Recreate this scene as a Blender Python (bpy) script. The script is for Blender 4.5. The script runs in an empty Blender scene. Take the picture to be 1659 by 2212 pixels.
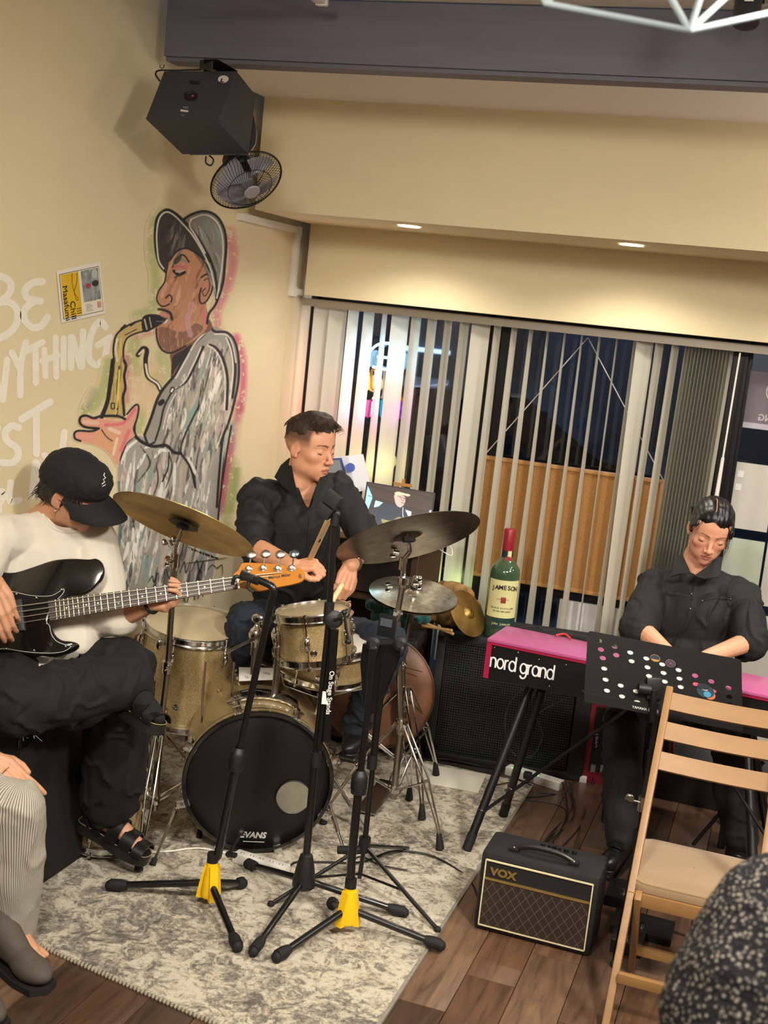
import bpy, bmesh, math, random
import numpy as np
from mathutils import Vector, Matrix, noise, Quaternion
R = math.radians
SC = bpy.context.scene
COL = SC.collection
random.seed(7)
# ---------------- camera ----------------
FPX, CX, CY = 2700.0, 829.5, 1106.0
PITCH, ROLL, YAW, EYE = R(9.2), R(6.0), R(17.8), 1.95
cF = Vector((-math.sin(YAW)*math.cos(PITCH), math.cos(YAW)*math.cos(PITCH), -math.sin(PITCH)))
_r0 = Vector((math.cos(YAW), math.sin(YAW), 0)); _u0 = _r0.cross(cF)
cR = _r0*math.cos(ROLL)+_u0*math.sin(ROLL); cU = -_r0*math.sin(ROLL)+_u0*math.cos(ROLL)
CAM = Vector((0, 0, EYE))
cam = bpy.data.cameras.new('camera'); co = bpy.data.objects.new('camera', cam); COL.objects.link(co)
co.matrix_world = Matrix(((cR.x, cU.x, -cF.x, 0), (cR.y, cU.y, -cF.y, 0), (cR.z, cU.z, -cF.z, EYE), (0, 0, 0, 1)))
cam.sensor_fit = 'HORIZONTAL'; cam.sensor_width = 36; cam.lens = FPX/1659*36
cam.clip_start = .05; cam.clip_end = 200
cam.dof.use_dof = True; cam.dof.focus_distance = 4.3; cam.dof.aperture_fstop = 5.6
SC.camera = co
# ---------------- world, exposure, lamps of the room and fill ----------------
SC.view_settings.view_transform = 'Standard'; SC.view_settings.look = 'None'
SC.view_settings.exposure = 0.0; SC.view_settings.gamma = 1; SC.view_settings.use_curve_mapping = False
W = bpy.data.worlds.new('night'); SC.world = W; W.use_nodes = True
W.node_tree.nodes['Background'].inputs[0].default_value = (.012, .02, .045, 1)
W.node_tree.nodes['Background'].inputs[1].default_value = 1.8
def area(name, loc, target, size, watts, col=(1, .86, .68), sy=None):
    l = bpy.data.lights.new(name, 'AREA'); l.energy = watts; l.color = col; l.size = size; l.spread = R(100) if size < 1 else R(180)
    if sy: l.shape = 'RECTANGLE'; l.size_y = sy
    o = bpy.data.objects.new(name, l); COL.objects.link(o); o.location = loc
    o.rotation_euler = (Vector(target)-Vector(loc)).to_track_quat('-Z', 'Y').to_euler()
    return o
area('ceiling_lamp_light', (.75, 1.9, 2.84), (-.9, 3.9, .3), .30, 31, (1, .93, .82))
area('ceiling_lamp_light', (-.9, .9, 2.84), (-1.4, 3.9, .3), .30, 23, (1, .93, .82))
area('ceiling_lamp_light', (1.6, 3.4, 2.84), (.2, 4.2, .2), .40, 20, (1, .95, .86))
area('room_glow_light', (.3, -.6, 2.6), (-.7, 4.0, .6), 2.2, 14, (1, .93, .84))
for p_, e_ in (((-.05, 2.0, 2.55), 13), ((-1.1, 1.0, 2.45), 11), ((.55, 4.55, 2.42), 11)):  # pendant bulbs; the last is an unseen fill added to brighten the back ceiling
    pl0 = bpy.data.lights.new('pendant_and_fill_light', 'POINT'); pl0.energy = e_; pl0.color = (1, .92, .80); pl0.shadow_soft_size = .06
    po0 = bpy.data.objects.new('pendant_and_fill_light', pl0); COL.objects.link(po0); po0.location = p_
# pixel of the photograph -> point of the world on a plane or at a depth along the view
def ray(px, py): return cF+cR*((px-CX)/FPX)-cU*((py-CY)/FPX)
def atp(px, py, ax, v):
    d = ray(px, py); return CAM+d*((v-CAM[ax])/d[ax])
def atx(px, py, v): return atp(px, py, 0, v)
def aty(px, py, v): return atp(px, py, 1, v)
def atz(px, py, v=0): return atp(px, py, 2, v)
def atd(px, py, t): return CAM+ray(px, py)*t
def proj(p):
    d = Vector(p)-CAM; z = d.dot(cF); return CX+FPX*d.dot(cR)/z, CY-FPX*d.dot(cU)/z, z
V = Vector
# ---------------- materials ----------------
def lin(c):
    if isinstance(c, str): c = [int(c[i:i+2], 16) for i in (0, 2, 4)]
    return tuple((x/255/12.92 if x/255 <= .04045 else ((x/255+.055)/1.055)**2.4) for x in c[:3])
_mats = {}
def M(name, col, rough=.5, metal=0.0, bump=None, var=None, emis=None, coat=0, spec=None, sub=0, trans=0, alpha=1, attr=None, col2=None, stretch=None, sheen=0, ior=None):
    if name in _mats: return _mats[name]
    m = bpy.data.materials.new(name); m.use_nodes = True; nt = m.node_tree; N = nt.nodes; L = nt.links
    b = N['Principled BSDF']; c = lin(col)
    b.inputs['Base Color'].default_value = (*c, 1); b.inputs['Roughness'].default_value = rough; b.inputs['Metallic'].default_value = metal
    if coat: b.inputs['Coat Weight'].default_value = coat; b.inputs['Coat Roughness'].default_value = .08
    if spec is not None: b.inputs['Specular IOR Level'].default_value = spec
    if sub: b.inputs['Subsurface Weight'].default_value = sub; b.inputs['Subsurface Radius'].default_value = (.01, .004, .002); b.inputs['Subsurface Scale'].default_value = .6
    if trans: b.inputs['Transmission Weight'].default_value = trans
    if ior: b.inputs['IOR'].default_value = ior
    if alpha < 1: b.inputs['Alpha'].default_value = alpha
    if sheen: b.inputs['Sheen Weight'].default_value = sheen
    if emis: b.inputs['Emission Color'].default_value = (*lin(emis[0]), 1); b.inputs['Emission Strength'].default_value = emis[1]
    tc = N.new('ShaderNodeTexCoord'); mp = N.new('ShaderNodeMapping'); L.new(tc.outputs['Object'], mp.inputs[0])
    if stretch: mp.inputs['Scale'].default_value = stretch
    if var:
        n = N.new('ShaderNodeTexNoise'); n.inputs['Scale'].default_value = var[0]; n.inputs['Detail'].default_value = 5; n.inputs['Roughness'].default_value = .6
        L.new(mp.outputs[0], n.inputs['Vector'])
        r = N.new('ShaderNodeValToRGB'); r.color_ramp.elements[0].position = .32; r.color_ramp.elements[1].position = .68
        d = lin(col2) if col2 else tuple(x*(1-var[1]) for x in c)
        r.color_ramp.elements[0].color = (*d, 1); r.color_ramp.elements[1].color = (*c, 1)
        L.new(n.outputs['Fac'], r.inputs[0]); L.new(r.outputs[0], b.inputs['Base Color'])
    if attr:
        a = N.new('ShaderNodeAttribute'); a.attribute_name = attr; L.new(a.outputs['Color'], b.inputs['Base Color'])
        if emis: L.new(a.outputs['Color'], b.inputs['Emission Color'])
    if bump:
        n2 = N.new('ShaderNodeTexNoise'); n2.inputs['Scale'].default_value = bump[0]; n2.inputs['Detail'].default_value = 4
        L.new(mp.outputs[0], n2.inputs['Vector'])
        bp = N.new('ShaderNodeBump'); bp.inputs['Strength'].default_value = bump[1]; bp.inputs['Distance'].default_value = bump[2] if len(bump) > 2 else .002
        L.new(n2.outputs['Fac'], bp.inputs['Height']); L.new(bp.outputs[0], b.inputs['Normal'])
    _mats[name] = m; return m
CH = M('chrome', 'd8d8d6', .13, 1.0)
CHD = M('chrome_dull', 'a8a39a', .28, 1.0)
BK = M('black_metal', '0c0c0d', .34, .0, coat=.3)
BKM = M('black_plastic', '131314', .5)
RUB = M('black_rubber', '0e0e0e', .75)
# ---------------- meshes ----------------
ROOT = {}
class MB:
    def __init__(s): s.v = []; s.f = []
    def add(s, vs, fs):
        o = len(s.v); s.v += [tuple(p) for p in vs]; s.f += [tuple(i+o for i in f) for f in fs]; return s
    def box(s, c, size, rot=None, bev=0):
        c = V(c); h = V(size)/2; m = rot.to_3x3() if rot is not None else Matrix.Identity(3)
        if not bev:
            vs = [c+m@V((x*h.x, y*h.y, z*h.z)) for x in (-1, 1) for y in (-1, 1) for z in (-1, 1)]
            return s.add(vs, [(0, 1, 3, 2), (4, 6, 7, 5), (0, 4, 5, 1), (2, 3, 7, 6), (0, 2, 6, 4), (1, 5, 7, 3)])
        bm = bmesh.new(); bmesh.ops.create_cube(bm, size=1)
        for v in bm.verts: v.co = V((v.co.x*size[0], v.co.y*size[1], v.co.z*size[2]))
        bmesh.ops.bevel(bm, geom=bm.edges[:]+bm.verts[:], offset=bev, segments=2, affect='EDGES', profile=.6)
        bm.verts.index_update()
        r = s.add([c+m@v.co for v in bm.verts], [[v.index for v in f.verts] for f in bm.faces]); bm.free(); return r
    def tube(s, pts, r, n=10, closed=False, cap=True, rr=None):
        pts = [V(p) for p in pts]; k = len(pts)
        if k < 2: return s
        ra = r if isinstance(r, (list, tuple)) else [r]*k
        vs = []; t0 = (pts[1]-pts[0]).normalized()
        u = t0.orthogonal().normalized()
        for i, p in enumerate(pts):
            if closed: t = (pts[(i+1) % k]-pts[i-1]).normalized()
            else: t = ((pts[min(i+1, k-1)]-pts[max(i-1, 0)])).normalized()
            u = (u-t*u.dot(t)); u = u.normalized() if u.length > 1e-6 else t.orthogonal().normalized(); w = t.cross(u)
            for j in range(n):
                a = 2*math.pi*j/n; vs.append(p+(u*math.cos(a)+w*math.sin(a))*ra[i])
        fs = []
        for i in range(k if closed else k-1):
            a, b = i*n, ((i+1) % k)*n
            for j in range(n): fs.append((a+j, a+(j+1) % n, b+(j+1) % n, b+j))
        if cap and not closed: fs.append(tuple(range(n-1, -1, -1))); fs.append(tuple((k-1)*n+j for j in range(n)))
        return s.add(vs, fs)
    def cyl(s, p0, p1, r0, r1=None, n=20):
        return s.tube([p0, p1], [r0, r0 if r1 is None else r1], n)
    def lathe(s, prof, c, axis=(0, 0, 1), n=32, xdir=None):
        c = V(c); a = V(axis).normalized(); u = V(xdir).normalized() if xdir is not None else a.orthogonal().normalized(); w = a.cross(u)
        vs = []; 
        for (r, h) in prof:
            for j in range(n):
                t = 2*math.pi*j/n; vs.append(c+a*h+(u*math.cos(t)+w*math.sin(t))*max(r, 1e-5))
        fs = []
        for i in range(len(prof)-1):
            for j in range(n): fs.append((i*n+j, i*n+(j+1) % n, (i+1)*n+(j+1) % n, (i+1)*n+j))
        return s.add(vs, fs)
    def sph(s, c, r, m=None, n=12):
        c = V(c); r = V((r, r, r)) if not hasattr(r, '__len__') else V(r); vs = []; fs = []
        q = m.to_3x3() if m is not None else Matrix.Identity(3); k = n*2
        for i in range(n+1):
            a = math.pi*i/n
            for j in range(k):
                b = 2*math.pi*j/k; vs.append(c+q@V((r.x*math.sin(a)*math.cos(b), r.y*math.sin(a)*math.sin(b), r.z*math.cos(a))))
        for i in range(n):
            for j in range(k): fs.append((i*k+j, (i+1)*k+j, (i+1)*k+(j+1) % k, i*k+(j+1) % k))
        return s.add(vs, fs)
    def prism(s, poly, o, ux, uy, th):
        # polygon in the (ux,uy) frame at o, extruded by th along ux x uy (from -th/2 to th/2)
        o = V(o); ux = V(ux).normalized(); uy = V(uy).normalized(); nn = ux.cross(uy); k = len(poly)
        vs = [o+ux*a+uy*b+nn*(th/2) for a, b in poly]+[o+ux*a+uy*b-nn*(th/2) for a, b in poly]
        return s.add(vs, [tuple(range(k)), tuple(range(2*k-1, k-1, -1))]+[(i, i+k, (i+1) % k+k, (i+1) % k) for i in range(k)])
    def build(s, name, mat, parent=None, smooth=35, loc=None, **tags):
        off = V(loc) if loc is not None else (ROOT.get(parent.name, V((0, 0, 0))) if parent else V((0, 0, 0)))
        me = bpy.data.meshes.new(name); me.from_pydata([(p[0]-off.x, p[1]-off.y, p[2]-off.z) for p in s.v], [], s.f)
        me.validate()
        bm = bmesh.new(); bm.from_mesh(me); bmesh.ops.recalc_face_normals(bm, faces=bm.faces); bm.to_mesh(me); bm.free()
        if smooth:
            me.polygons.foreach_set('use_smooth', [True]*len(me.polygons)); me.set_sharp_from_angle(angle=R(smooth))
        me.materials.append(mat)
        return link(me, name, parent, off, **tags)
def link(me, name, parent, off, **tags):
    o = bpy.data.objects.new(name, me); COL.objects.link(o)
    if parent: o.parent = parent
    else: o.location = off
    ROOT[o.name] = V(off)
    tag(o, **tags); return o
def tag(o, label=None, cat=None, group=None, kind=None):
    if label: o['label'] = label
    if cat: o['category'] = cat
    if group: o['group'] = group
    if kind: o['kind'] = kind
    return o
def thing(name, loc, label, cat, group=None):
    o = bpy.data.objects.new(name, None); COL.objects.link(o); o.location = V(loc); o.empty_display_size = .05
    ROOT[o.name] = V(loc); return tag(o, label, cat, group)
def copy_tree(o, dloc=None, loc=None, parent=None, label=None):
    c = o.copy(); COL.objects.link(c)
    if parent: c.parent = parent
    if loc is not None: c.location = V(loc)
    if label: c['label'] = label
    ROOT[c.name] = V(c.location)
    for ch in list(o.children): copy_tree(ch, parent=c)
    return c
def circ(c, r, axis, n=40, xdir=None, a0=0, a1=2*math.pi, closed=True):
    c = V(c); a = V(axis).normalized(); u = V(xdir).normalized() if xdir is not None else a.orthogonal().normalized(); w = a.cross(u)
    return [c+(u*math.cos(a0+(a1-a0)*i/(n if closed else n-1))+w*math.sin(a0+(a1-a0)*i/(n if closed else n-1)))*r for i in range(n)]
def spline(pts, k=6, closed=False):
    pts = [V(p) for p in pts]; n = len(pts); out = []
    for i in range(n if closed else n-1):
        g = lambda j: pts[j % n] if closed else pts[min(max(j, 0), n-1)]
        p0, p1, p2, p3 = g(i-1), g(i), g(i+1), g(i+2)
        for q in range(k):
            t = q/k; out.append(.5*((2*p1)+(p2-p0)*t+(2*p0-5*p1+4*p2-p3)*t*t+(3*p1-p0-3*p2+p3)*t**3))
    if not closed: out.append(pts[-1])
    return out
def disc_normal(maj, ratio, sign=1):
    # disc seen as an ellipse whose long axis runs along maj (pixels): its normal that faces the lens
    a = math.atan2(-maj[1], maj[0]); p = cU*math.cos(a)-cR*math.sin(a)
    s = math.sqrt(max(0, 1-ratio*ratio)); return (p*s*sign-cF*ratio).normalized(), (cR*math.cos(a)+cU*math.sin(a))
TMP = bpy.data.scenes.new('workbench')
def evaluated(o):
    # evaluate one object by itself, away from the crowded scene
    TMP.collection.objects.link(o); vl = TMP.view_layers[0]; vl.update(); dg = vl.depsgraph; dg.update()
    me = bpy.data.meshes.new_from_object(o.evaluated_get(dg)); bpy.data.objects.remove(o); return me
def text(s, size, o, ux, uy, mat, name='lettering', parent=None, depth=.0006, bold=0, shear=0, sx=1, align='LEFT', space=1, off=None, **tags):
    cu = bpy.data.curves.new(name, 'FONT'); cu.body = s; cu.size = size; cu.extrude = depth; cu.offset = bold; cu.shear = shear
    cu.align_x = align; cu.space_character = space; cu.resolution_u = 3
    me = evaluated(bpy.data.objects.new('t', cu))
    ux = V(ux).normalized(); uy = V(uy).normalized(); n = ux.cross(uy).normalized(); P = V(o)
    off = ROOT.get(parent.name, V((0, 0, 0))) if parent else V(o)
    for v in me.vertices: v.co = P+ux*v.co.x*sx+uy*v.co.y+n*v.co.z-off
    me.materials.clear(); me.materials.append(mat); me.name = name
    return link(me, name, parent, off, **tags)
# a soft closed body: overlapping primitives melted into one surface
def blob(m, name, mat, parent=None, voxel=.005, it=4, fac=.5, disp=None, loc=None, deci=None, post=None, **tags):
    off = V(loc) if loc is not None else (ROOT.get(parent.name, V((0, 0, 0))) if parent else V((0, 0, 0)))
    me = bpy.data.meshes.new(name); me.from_pydata([tuple(V(p)-off) for p in m.v], [], m.f)
    bm = bmesh.new(); bm.from_mesh(me); bmesh.ops.recalc_face_normals(bm, faces=bm.faces); bm.to_mesh(me); bm.free()
    o = bpy.data.objects.new('tmp', me)
    r = o.modifiers.new('r', 'REMESH'); r.mode = 'VOXEL'; r.voxel_size = voxel; r.use_smooth_shade = True
    if it: q = o.modifiers.new('s', 'SMOOTH'); q.factor = fac; q.iterations = it
    if deci: d = o.modifiers.new('d', 'DECIMATE'); d.ratio = deci
    me2 = evaluated(o)
    if disp:
        nv = len(me2.vertices); a = np.empty(nv*3, np.float32); b = np.empty(nv*3, np.float32); me2.vertices.foreach_get('co', a); me2.vertex_normals.foreach_get('vector', b)
        a = a.reshape(-1, 3); b = b.reshape(-1, 3); d = np.array([disp(V(p)+off, V(q)) for p, q in zip(a.tolist(), b.tolist())], np.float32)
        me2.vertices.foreach_set('co', (a+b*d[:, None]).ravel()); me2.update()
    if post: post(me2, off)
    me2.polygons.foreach_set('use_smooth', [True]*len(me2.polygons))
    me2.materials.clear()
    for x in (mat if isinstance(mat, list) else [mat]): me2.materials.append(x)
    me2.name = name
    return link(me2, name, parent, off, **tags)
def caps(m, pts, rs, n=14, flat=None):
    # chain of tapered limbs with round joints
    pts = [V(p) for p in pts]
    for i in range(len(pts)-1): m.tube([pts[i], pts[i+1]], [rs[i], rs[i+1]], n)
    for p, r in zip(pts, rs): m.sph(p, r, n=7)
    return m
def rotm(fwd, up):
    # columns: side (x), forward (y), up (z)
    f = V(fwd).normalized(); u = V(up); u = (u-f*u.dot(f)).normalized(); s = f.cross(u)
    return Matrix((s, f, u)).transposed()
def hit(o, px, py, lift=.002):
    # the point of a built surface that shows at a pixel
    from mathutils.bvhtree import BVHTree
    k = o.name
    if k not in _bvh:
        off = ROOT[o.name]; _bvh[k] = BVHTree.FromPolygons([v.co+off for v in o.data.vertices], [tuple(p.vertices) for p in o.data.polygons])
    r_ = ray(px, py).normalized(); q = _bvh[k].ray_cast(CAM, r_)
    return None if q[0] is None else q[0]-r_*lift
_bvh = {}
def hits(o, pts, lift=.002):
    out = [hit(o, x, y, lift) for x, y in pts]; return [p for p in out if p is not None]
def fbm(p, s): return noise.noise(p*s)+.5*noise.noise(p*s*2.1)
# ================= ROOM =================
XL, YF, ZC = -2.36, 4.085, 2.945
wallm = M('wallpaper', 'e0d1ac', .85, var=(3, .04), bump=(160, .35, .002), stretch=(1, 1, 3))
ceilm = M('ceiling_paint', 'e8e4de', .9, bump=(120, .2, .002))
beamm = M('dark_beam_wood', '66636f', .6, var=(6, .15), stretch=(.4, 3, 6), bump=(90, .25))
whitep = M('white_plastic', 'e4e0d8', .45)
def st(mb, name, mat, parent=None, **k): return mb.build(name, mat, parent, smooth=0, kind=None if parent else 'structure', **k)
st(MB().box((XL-.06, 2.2, 1.5), (.12, 7.6, 3.0)), 'wall_left', wallm)
st(MB().box((3.26, 2.2, 1.5), (.12, 7.6, 3.0)), 'wall_right', wallm)
st(MB().box((.45, -1.56, 1.5), (5.5, .12, 3.0)), 'wall_front', wallm)
# wall above the windows: header, soffit and the upper wall down to it
st(MB().box((.45, 5.68, 2.14), (5.5, .20, .33)), 'wall_back', wallm)
st(MB().box((.45, 5.37, 2.54), (5.5, .84, .47)), 'wall_back_upper', wallm)
st(MB().box((.45, 4.58, 2.80), (5.5, .86, .07)), 'ceiling_back', ceilm)
st(MB().box((.45, 1.27, ZC+.04), (5.5, 5.66, .07)), 'ceiling', ceilm)
bb = MB().box((.45, 4.14, 2.845), (5.5, .105, .20)); bb.box((.45, 4.148, 2.74), (5.5, .09, .018))
st(bb, 'trim_1', beamm)
wf = st(MB().box((-2.3, 5.75, .05), (.1, .2, .1)).box((.45, 5.80, .04), (5.4, .12, .08)), 'baseboard_back', BKM)
# floor: laid planks over a dark base
fb = M('floor_base', '241811', .8)
fl = st(MB().box((.42, 2.2, -.03), (5.6, 7.8, .05)), 'floor', fb)
tones = []
for i, c in enumerate(['6a4c38', '5a4030', '775843', '4f3a2c', '644a3a', '7d604a']):
    m = bpy.data.materials.new('floor_plank_%s' % 'abcdef'[i]); m.use_nodes = True; nt = m.node_tree; N = nt.nodes; L = nt.links; b = N['Principled BSDF']
    tc = N.new('ShaderNodeTexCoord'); mp = N.new('ShaderNodeMapping'); mp.inputs['Scale'].default_value = (9, 1.1, 1); L.new(tc.outputs['Object'], mp.inputs[0])
    oi = N.new('ShaderNodeObjectInfo'); ad = N.new('ShaderNodeVectorMath'); ad.operation = 'ADD'
    ml = N.new('ShaderNodeMath'); ml.operation = 'MULTIPLY'; ml.inputs[1].default_value = 37; L.new(oi.outputs['Random'], ml.inputs[0])
    L.new(mp.outputs[0], ad.inputs[0]); L.new(ml.outputs[0], ad.inputs[1])
    n = N.new('ShaderNodeTexNoise'); n.inputs['Scale'].default_value = 2.4; n.inputs['Detail'].default_value = 9; n.inputs['Roughness'].default_value = .68; n.inputs['Distortion'].default_value = 1.1
    L.new(ad.outputs[0], n.inputs['Vector'])
    r = N.new('ShaderNodeValToRGB'); e = r.color_ramp.elements; c1 = [x*.8 for x in lin(c)]
    e[0].position = .3; e[0].color = (*[x*.42 for x in c1], 1); e[1].position = .72; e[1].color = (*[x*1.45 for x in c1], 1)
    q = e.new(.5); q.color = (*c1, 1)
    L.new(n.outputs['Fac'], r.inputs[0]); L.new(r.outputs[0], b.inputs['Base Color'])
    b.inputs['Roughness'].default_value = .38; b.inputs['Coat Weight'].default_value = .15; b.inputs['Coat Roughness'].default_value = .3
    bp = N.new('ShaderNodeBump'); bp.inputs['Strength'].default_value = .25; bp.inputs['Distance'].default_value = .001; L.new(n.outputs['Fac'], bp.inputs['Height']); L.new(bp.outputs[0], b.inputs['Normal'])
    tones.append(m)
rp = random.Random(3); PW, PL_ = .152, .915; plank_me = {}
pm = MB().box((0, 0, 0), (PW-.0022, PL_-.0022, .008), bev=.0012)
base = None; k = 0
for i in range(-10, 22):
    x = -.85+PW*(i+.5); y0 = 1.2+rp.random()*PL_
    for j in range(-2, 6):
        y = y0+j*PL_
        if y < 1.0 or y > 6.2 or x < -2.3 or x > 3.1: continue
        if x < -1.05 and y > 3.6: continue            # under the rug
        ti = rp.randrange(6)
        if ti not in plank_me:
            o = pm.build('plank', tones[ti], fl); plank_me[ti] = o
        else:
            o = plank_me[ti].copy(); COL.objects.link(o)
        o.location = (x, y, .0005)
# the rest of the floor, behind the lens and under the rug, in one piece
st(MB().box((.45, -.35, -.002), (5.4, 2.3, .004)), 'floor_rear', tones[0], fl)['kind'] = 'stuff'
# pipe trunking, white, on the left wall and up the corner
t = thing('cable_trunking', (XL+.02, 5.2, 2.28), 'white plastic cable trunking bending down the corner beside the blinds', 'trunking')
y0, y1 = 4.905, 5.56
st(MB().box((XL+.012, (y0+y1)/2, 2.268), (.024, y1-y0, .03)), 'trunking_run', whitep, t)
st(MB().box((XL+.012, 5.545, 2.125), (.024, .032, .30)), 'trunking_run', whitep, t)
st(MB().box((XL+.012, 5.60, 1.985), (.024, .11, .03)), 'trunking_run', whitep, t)
st(MB().box((XL+.014, 5.54, 2.262), (.028, .045, .045)), 'corner_cover', whitep, t)
st(MB().box((XL+.014, 5.545, 1.985), (.028, .045, .045)), 'corner_cover', whitep, t)
st(MB().box((XL+.004, 5.545, 1.0), (.008, .006, 1.95)), 'wall_joint', wallm, t)
# ---- window: black frame, glass, night street ----
frm = M('window_frame_black', '15161a', .35, .4)
glass = bpy.data.materials.new('window_glass'); glass.use_nodes = True; nt = glass.node_tree; N = nt.nodes; L = nt.links; N.clear()
o_ = N.new('ShaderNodeOutputMaterial'); tr = N.new('ShaderNodeBsdfTransparent'); gl = N.new('ShaderNodeBsdfGlossy'); gl.inputs['Roughness'].default_value = .01; mx = N.new('ShaderNodeMixShader'); fr = N.new('ShaderNodeFresnel'); fr.inputs[0].default_value = 1.5
tr.inputs[0].default_value = (.86, .9, .92, 1); L.new(fr.outputs[0], mx.inputs[0]); L.new(tr.outputs[0], mx.inputs[1]); L.new(gl.outputs[0], mx.inputs[2]); L.new(mx.outputs[0], o_.inputs[0])
def window(nm, x0, x1, bars, lab):
    f = MB()
    for x in (x0, x1): f.box((x, 5.86, .99), (.055, .07, 1.98))
    f.box(((x0+x1)/2, 5.86, 1.96), (x1-x0, .07, .05)); f.box(((x0+x1)/2, 5.86, .04), (x1-x0, .07, .08))
    w = f.build(nm, frm, smooth=0, kind='structure')
    for z in bars: MB().box(((x0+x1)/2, 5.86, z), (x1-x0-.05, .06, .045)).build('window_bar', frm, w, smooth=0)
    zs = [.08]+sorted(bars)+[1.94]
    for a, b in zip(zs, zs[1:]): MB().box(((x0+x1)/2, 5.865, (a+b)/2), (x1-x0-.05, .006, b-a-.03)).build('window_glass', glass, w, smooth=0)
    return w
window('window_1', -2.33, -1.42, [.70], '')
window('window_2', -1.365, -.32, [.70], '')
window('window_3', -.262, 1.3, [.12], '')
MB().box((-.285, 5.85, .99), (.07, .12, 1.98)).build('window_post', frm, smooth=0, kind='structure')
MB().box((2.3, 5.86, 1.0), (1.9, .1, 2.0)).build('wall_back_right', wallm, smooth=0, kind='structure')
# papers stuck on the glass
pap = M('paper_sheet', 'c4bfb6', .8, var=(5, .05), bump=(25, .4, .003)); pap2 = M('paper_sheet_pale_green', 'b8bfae', .8, var=(5, .06), bump=(25, .4, .003))
papT = M('paper_sheet_white', 'e2e1e2', .8, bump=(25, .3, .003))  # plain white paper, paler than the other sheets
def paper(x0, x1, z0, z1, lab, mat=pap, y=5.845, extras=0):
    o = MB().box(((x0+x1)/2, y, (z0+z1)/2), (x1-x0, .0015, z1-z0)).build('window_paper', mat, smooth=0, loc=((x0+x1)/2, y, (z0+z1)/2), label=lab, cat='paper', group='papers taped over the window')
    return o
paper(-.245, -.062, 1.135, 1.435, 'beige paper with two small labels, top of those taped over the door glass')
paper(-.235, -.062, .795, 1.09, 'pale green paper taped below the labelled one, behind the keyboard player', pap2)
paper(-.05, .35, .80, 1.10, 'pale wide paper at the right edge of the glass beside the green one')
paper(-.05, .35, 1.135, 1.43, 'pale wide paper at the right edge above a black bar')
paper(-.235, .35, .45, .755, 'off-white paper taped low on the glass right of the keyboard player')
paper(-.235, .35, .14, .43, 'off-white paper taped lowest, near the floor behind the folding chair')
paper(-.95, -.62, .25, .68, 'white paper low on the window behind the blinds, left one', papT, 5.84)
paper(-.60, -.32, .25, .67, 'white paper low on the window behind the blinds, beside the keyboard player', papT, 5.84)
for z, x in ((1.382, -.212), (1.322, -.214)):
    MB().box((x, 5.843, z), (.026, .001, .03)).build('paper_label', papT, bpy.data.objects['window_paper'], smooth=0)
# no smoking sheet, seen from behind: mirrored lettering
ns = thing('no_smoking_sign', (-.15, 5.84, 1.72), 'translucent no smoking sheet seen mirrored, hung at upper right of the glass', 'sign')
MB().box((-.11, 5.838, 1.72), (.255, .0012, .255)).build('sheet', M('no_smoking_sheet', '6e646c', .6, var=(14, .12)), ns, smooth=0)
inkp = M('pale_print', 'b9b0b6', .7)
MB().box((-.11, 5.8365, 1.605), (.255, .0012, .025)).build('sheet_border', M('sheet_border', 'aca9b4', .6), ns, smooth=0)
rm = MB().tube(circ((-.105, 5.836, 1.765), .05, (0, 1, 0), 32), .004, 6, closed=True); rm.box((-.105, 5.836, 1.765), (.09, .002, .007), Matrix.Rotation(R(40), 4, 'Y')); rm.box((-.105, 5.836, 1.765), (.05, .002, .012)); rm.build('no_smoking_symbol', inkp, ns)
text('NO', .04, (-.085, 5.836, 1.668), (-1, 0, 0), (0, 0, 1), inkp, 'lettering', ns, align='CENTER', bold=.001)
text('SMOKING', .04, (-.085, 5.836, 1.632), (-1, 0, 0), (0, 0, 1), inkp, 'lettering', ns, align='CENTER', bold=.001)
# ---- street outside ----
asph = M('street_asphalt', '1c2027', .7, var=(2, .3))
MB().box((-1, 16, -.12), (30, 20, .1)).build('ground_street', asph, smooth=0, kind='structure')
bw = M('street_facade', '2c3542', .8, var=(1.2, .4)); dk = M('shop_shutter', '3c4654', .5, .2)
fc = thing('building', (-5.5, 15, 0), 'dim grey building across the night street behind the blinds', 'building')
MB().box((-6.5, 15.5, 4), (14, 1, 8)).build('facade', bw, fc, smooth=0)
for i in range(8):
    MB().box((-12+i*1.6, 14.95, 1.3), (1.2, .12, 2.4)).build('shop_shutter', dk, fc, smooth=0)
MB().box((-6.5, 14.7, 3.0), (14, .6, .12)).build('canopy', M('canopy_grey', '6a7378', .6), fc, smooth=0)
for p_, e_ in (((-7, 12, 5), 260), ((-1.5, 13, 4.5), 200), ((-4, 9, 4), 90)):  # blue fill with no lamp in view, added to brighten the street
    l = bpy.data.lights.new('street_fill_light', 'POINT'); l.energy = e_; l.color = (.55, .72, 1); l.shadow_soft_size = .3
    o = bpy.data.objects.new('street_fill_light', l); COL.objects.link(o); o.location = p_
for i, (x, z, w, h, c, s) in enumerate([(-9.8, 2.2, .6, .35, 'cfe8ff', 5), (-7.2, 1.9, .25, .2, 'ffe3c0', 3), (-5.0, 2.45, .5, .12, '3b8cff', 9), (-5.3, 3.4, .45, .2, 'e8f4ff', 7), (-3.6, 2.6, .25, .12, 'ffeed0', 5), (-2.9, 2.5, .25, .12, 'ffeed0', 4), (-8.4, .5, .35, .25, '9fc8ff', 12), (-4.5, 1.5, .7, .05, 'bcd6ff', 2), (-3.2, 1.1, .9, .05, 'd8e4ff', 2)]):
    MB().box((x, 14.85, z), (w, .08, h)).build('lit_sign', M('street_lamp_glow_%s' % 'abcdefghi'[i], c, .5, emis=(c, s)), fc, smooth=0)
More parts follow.
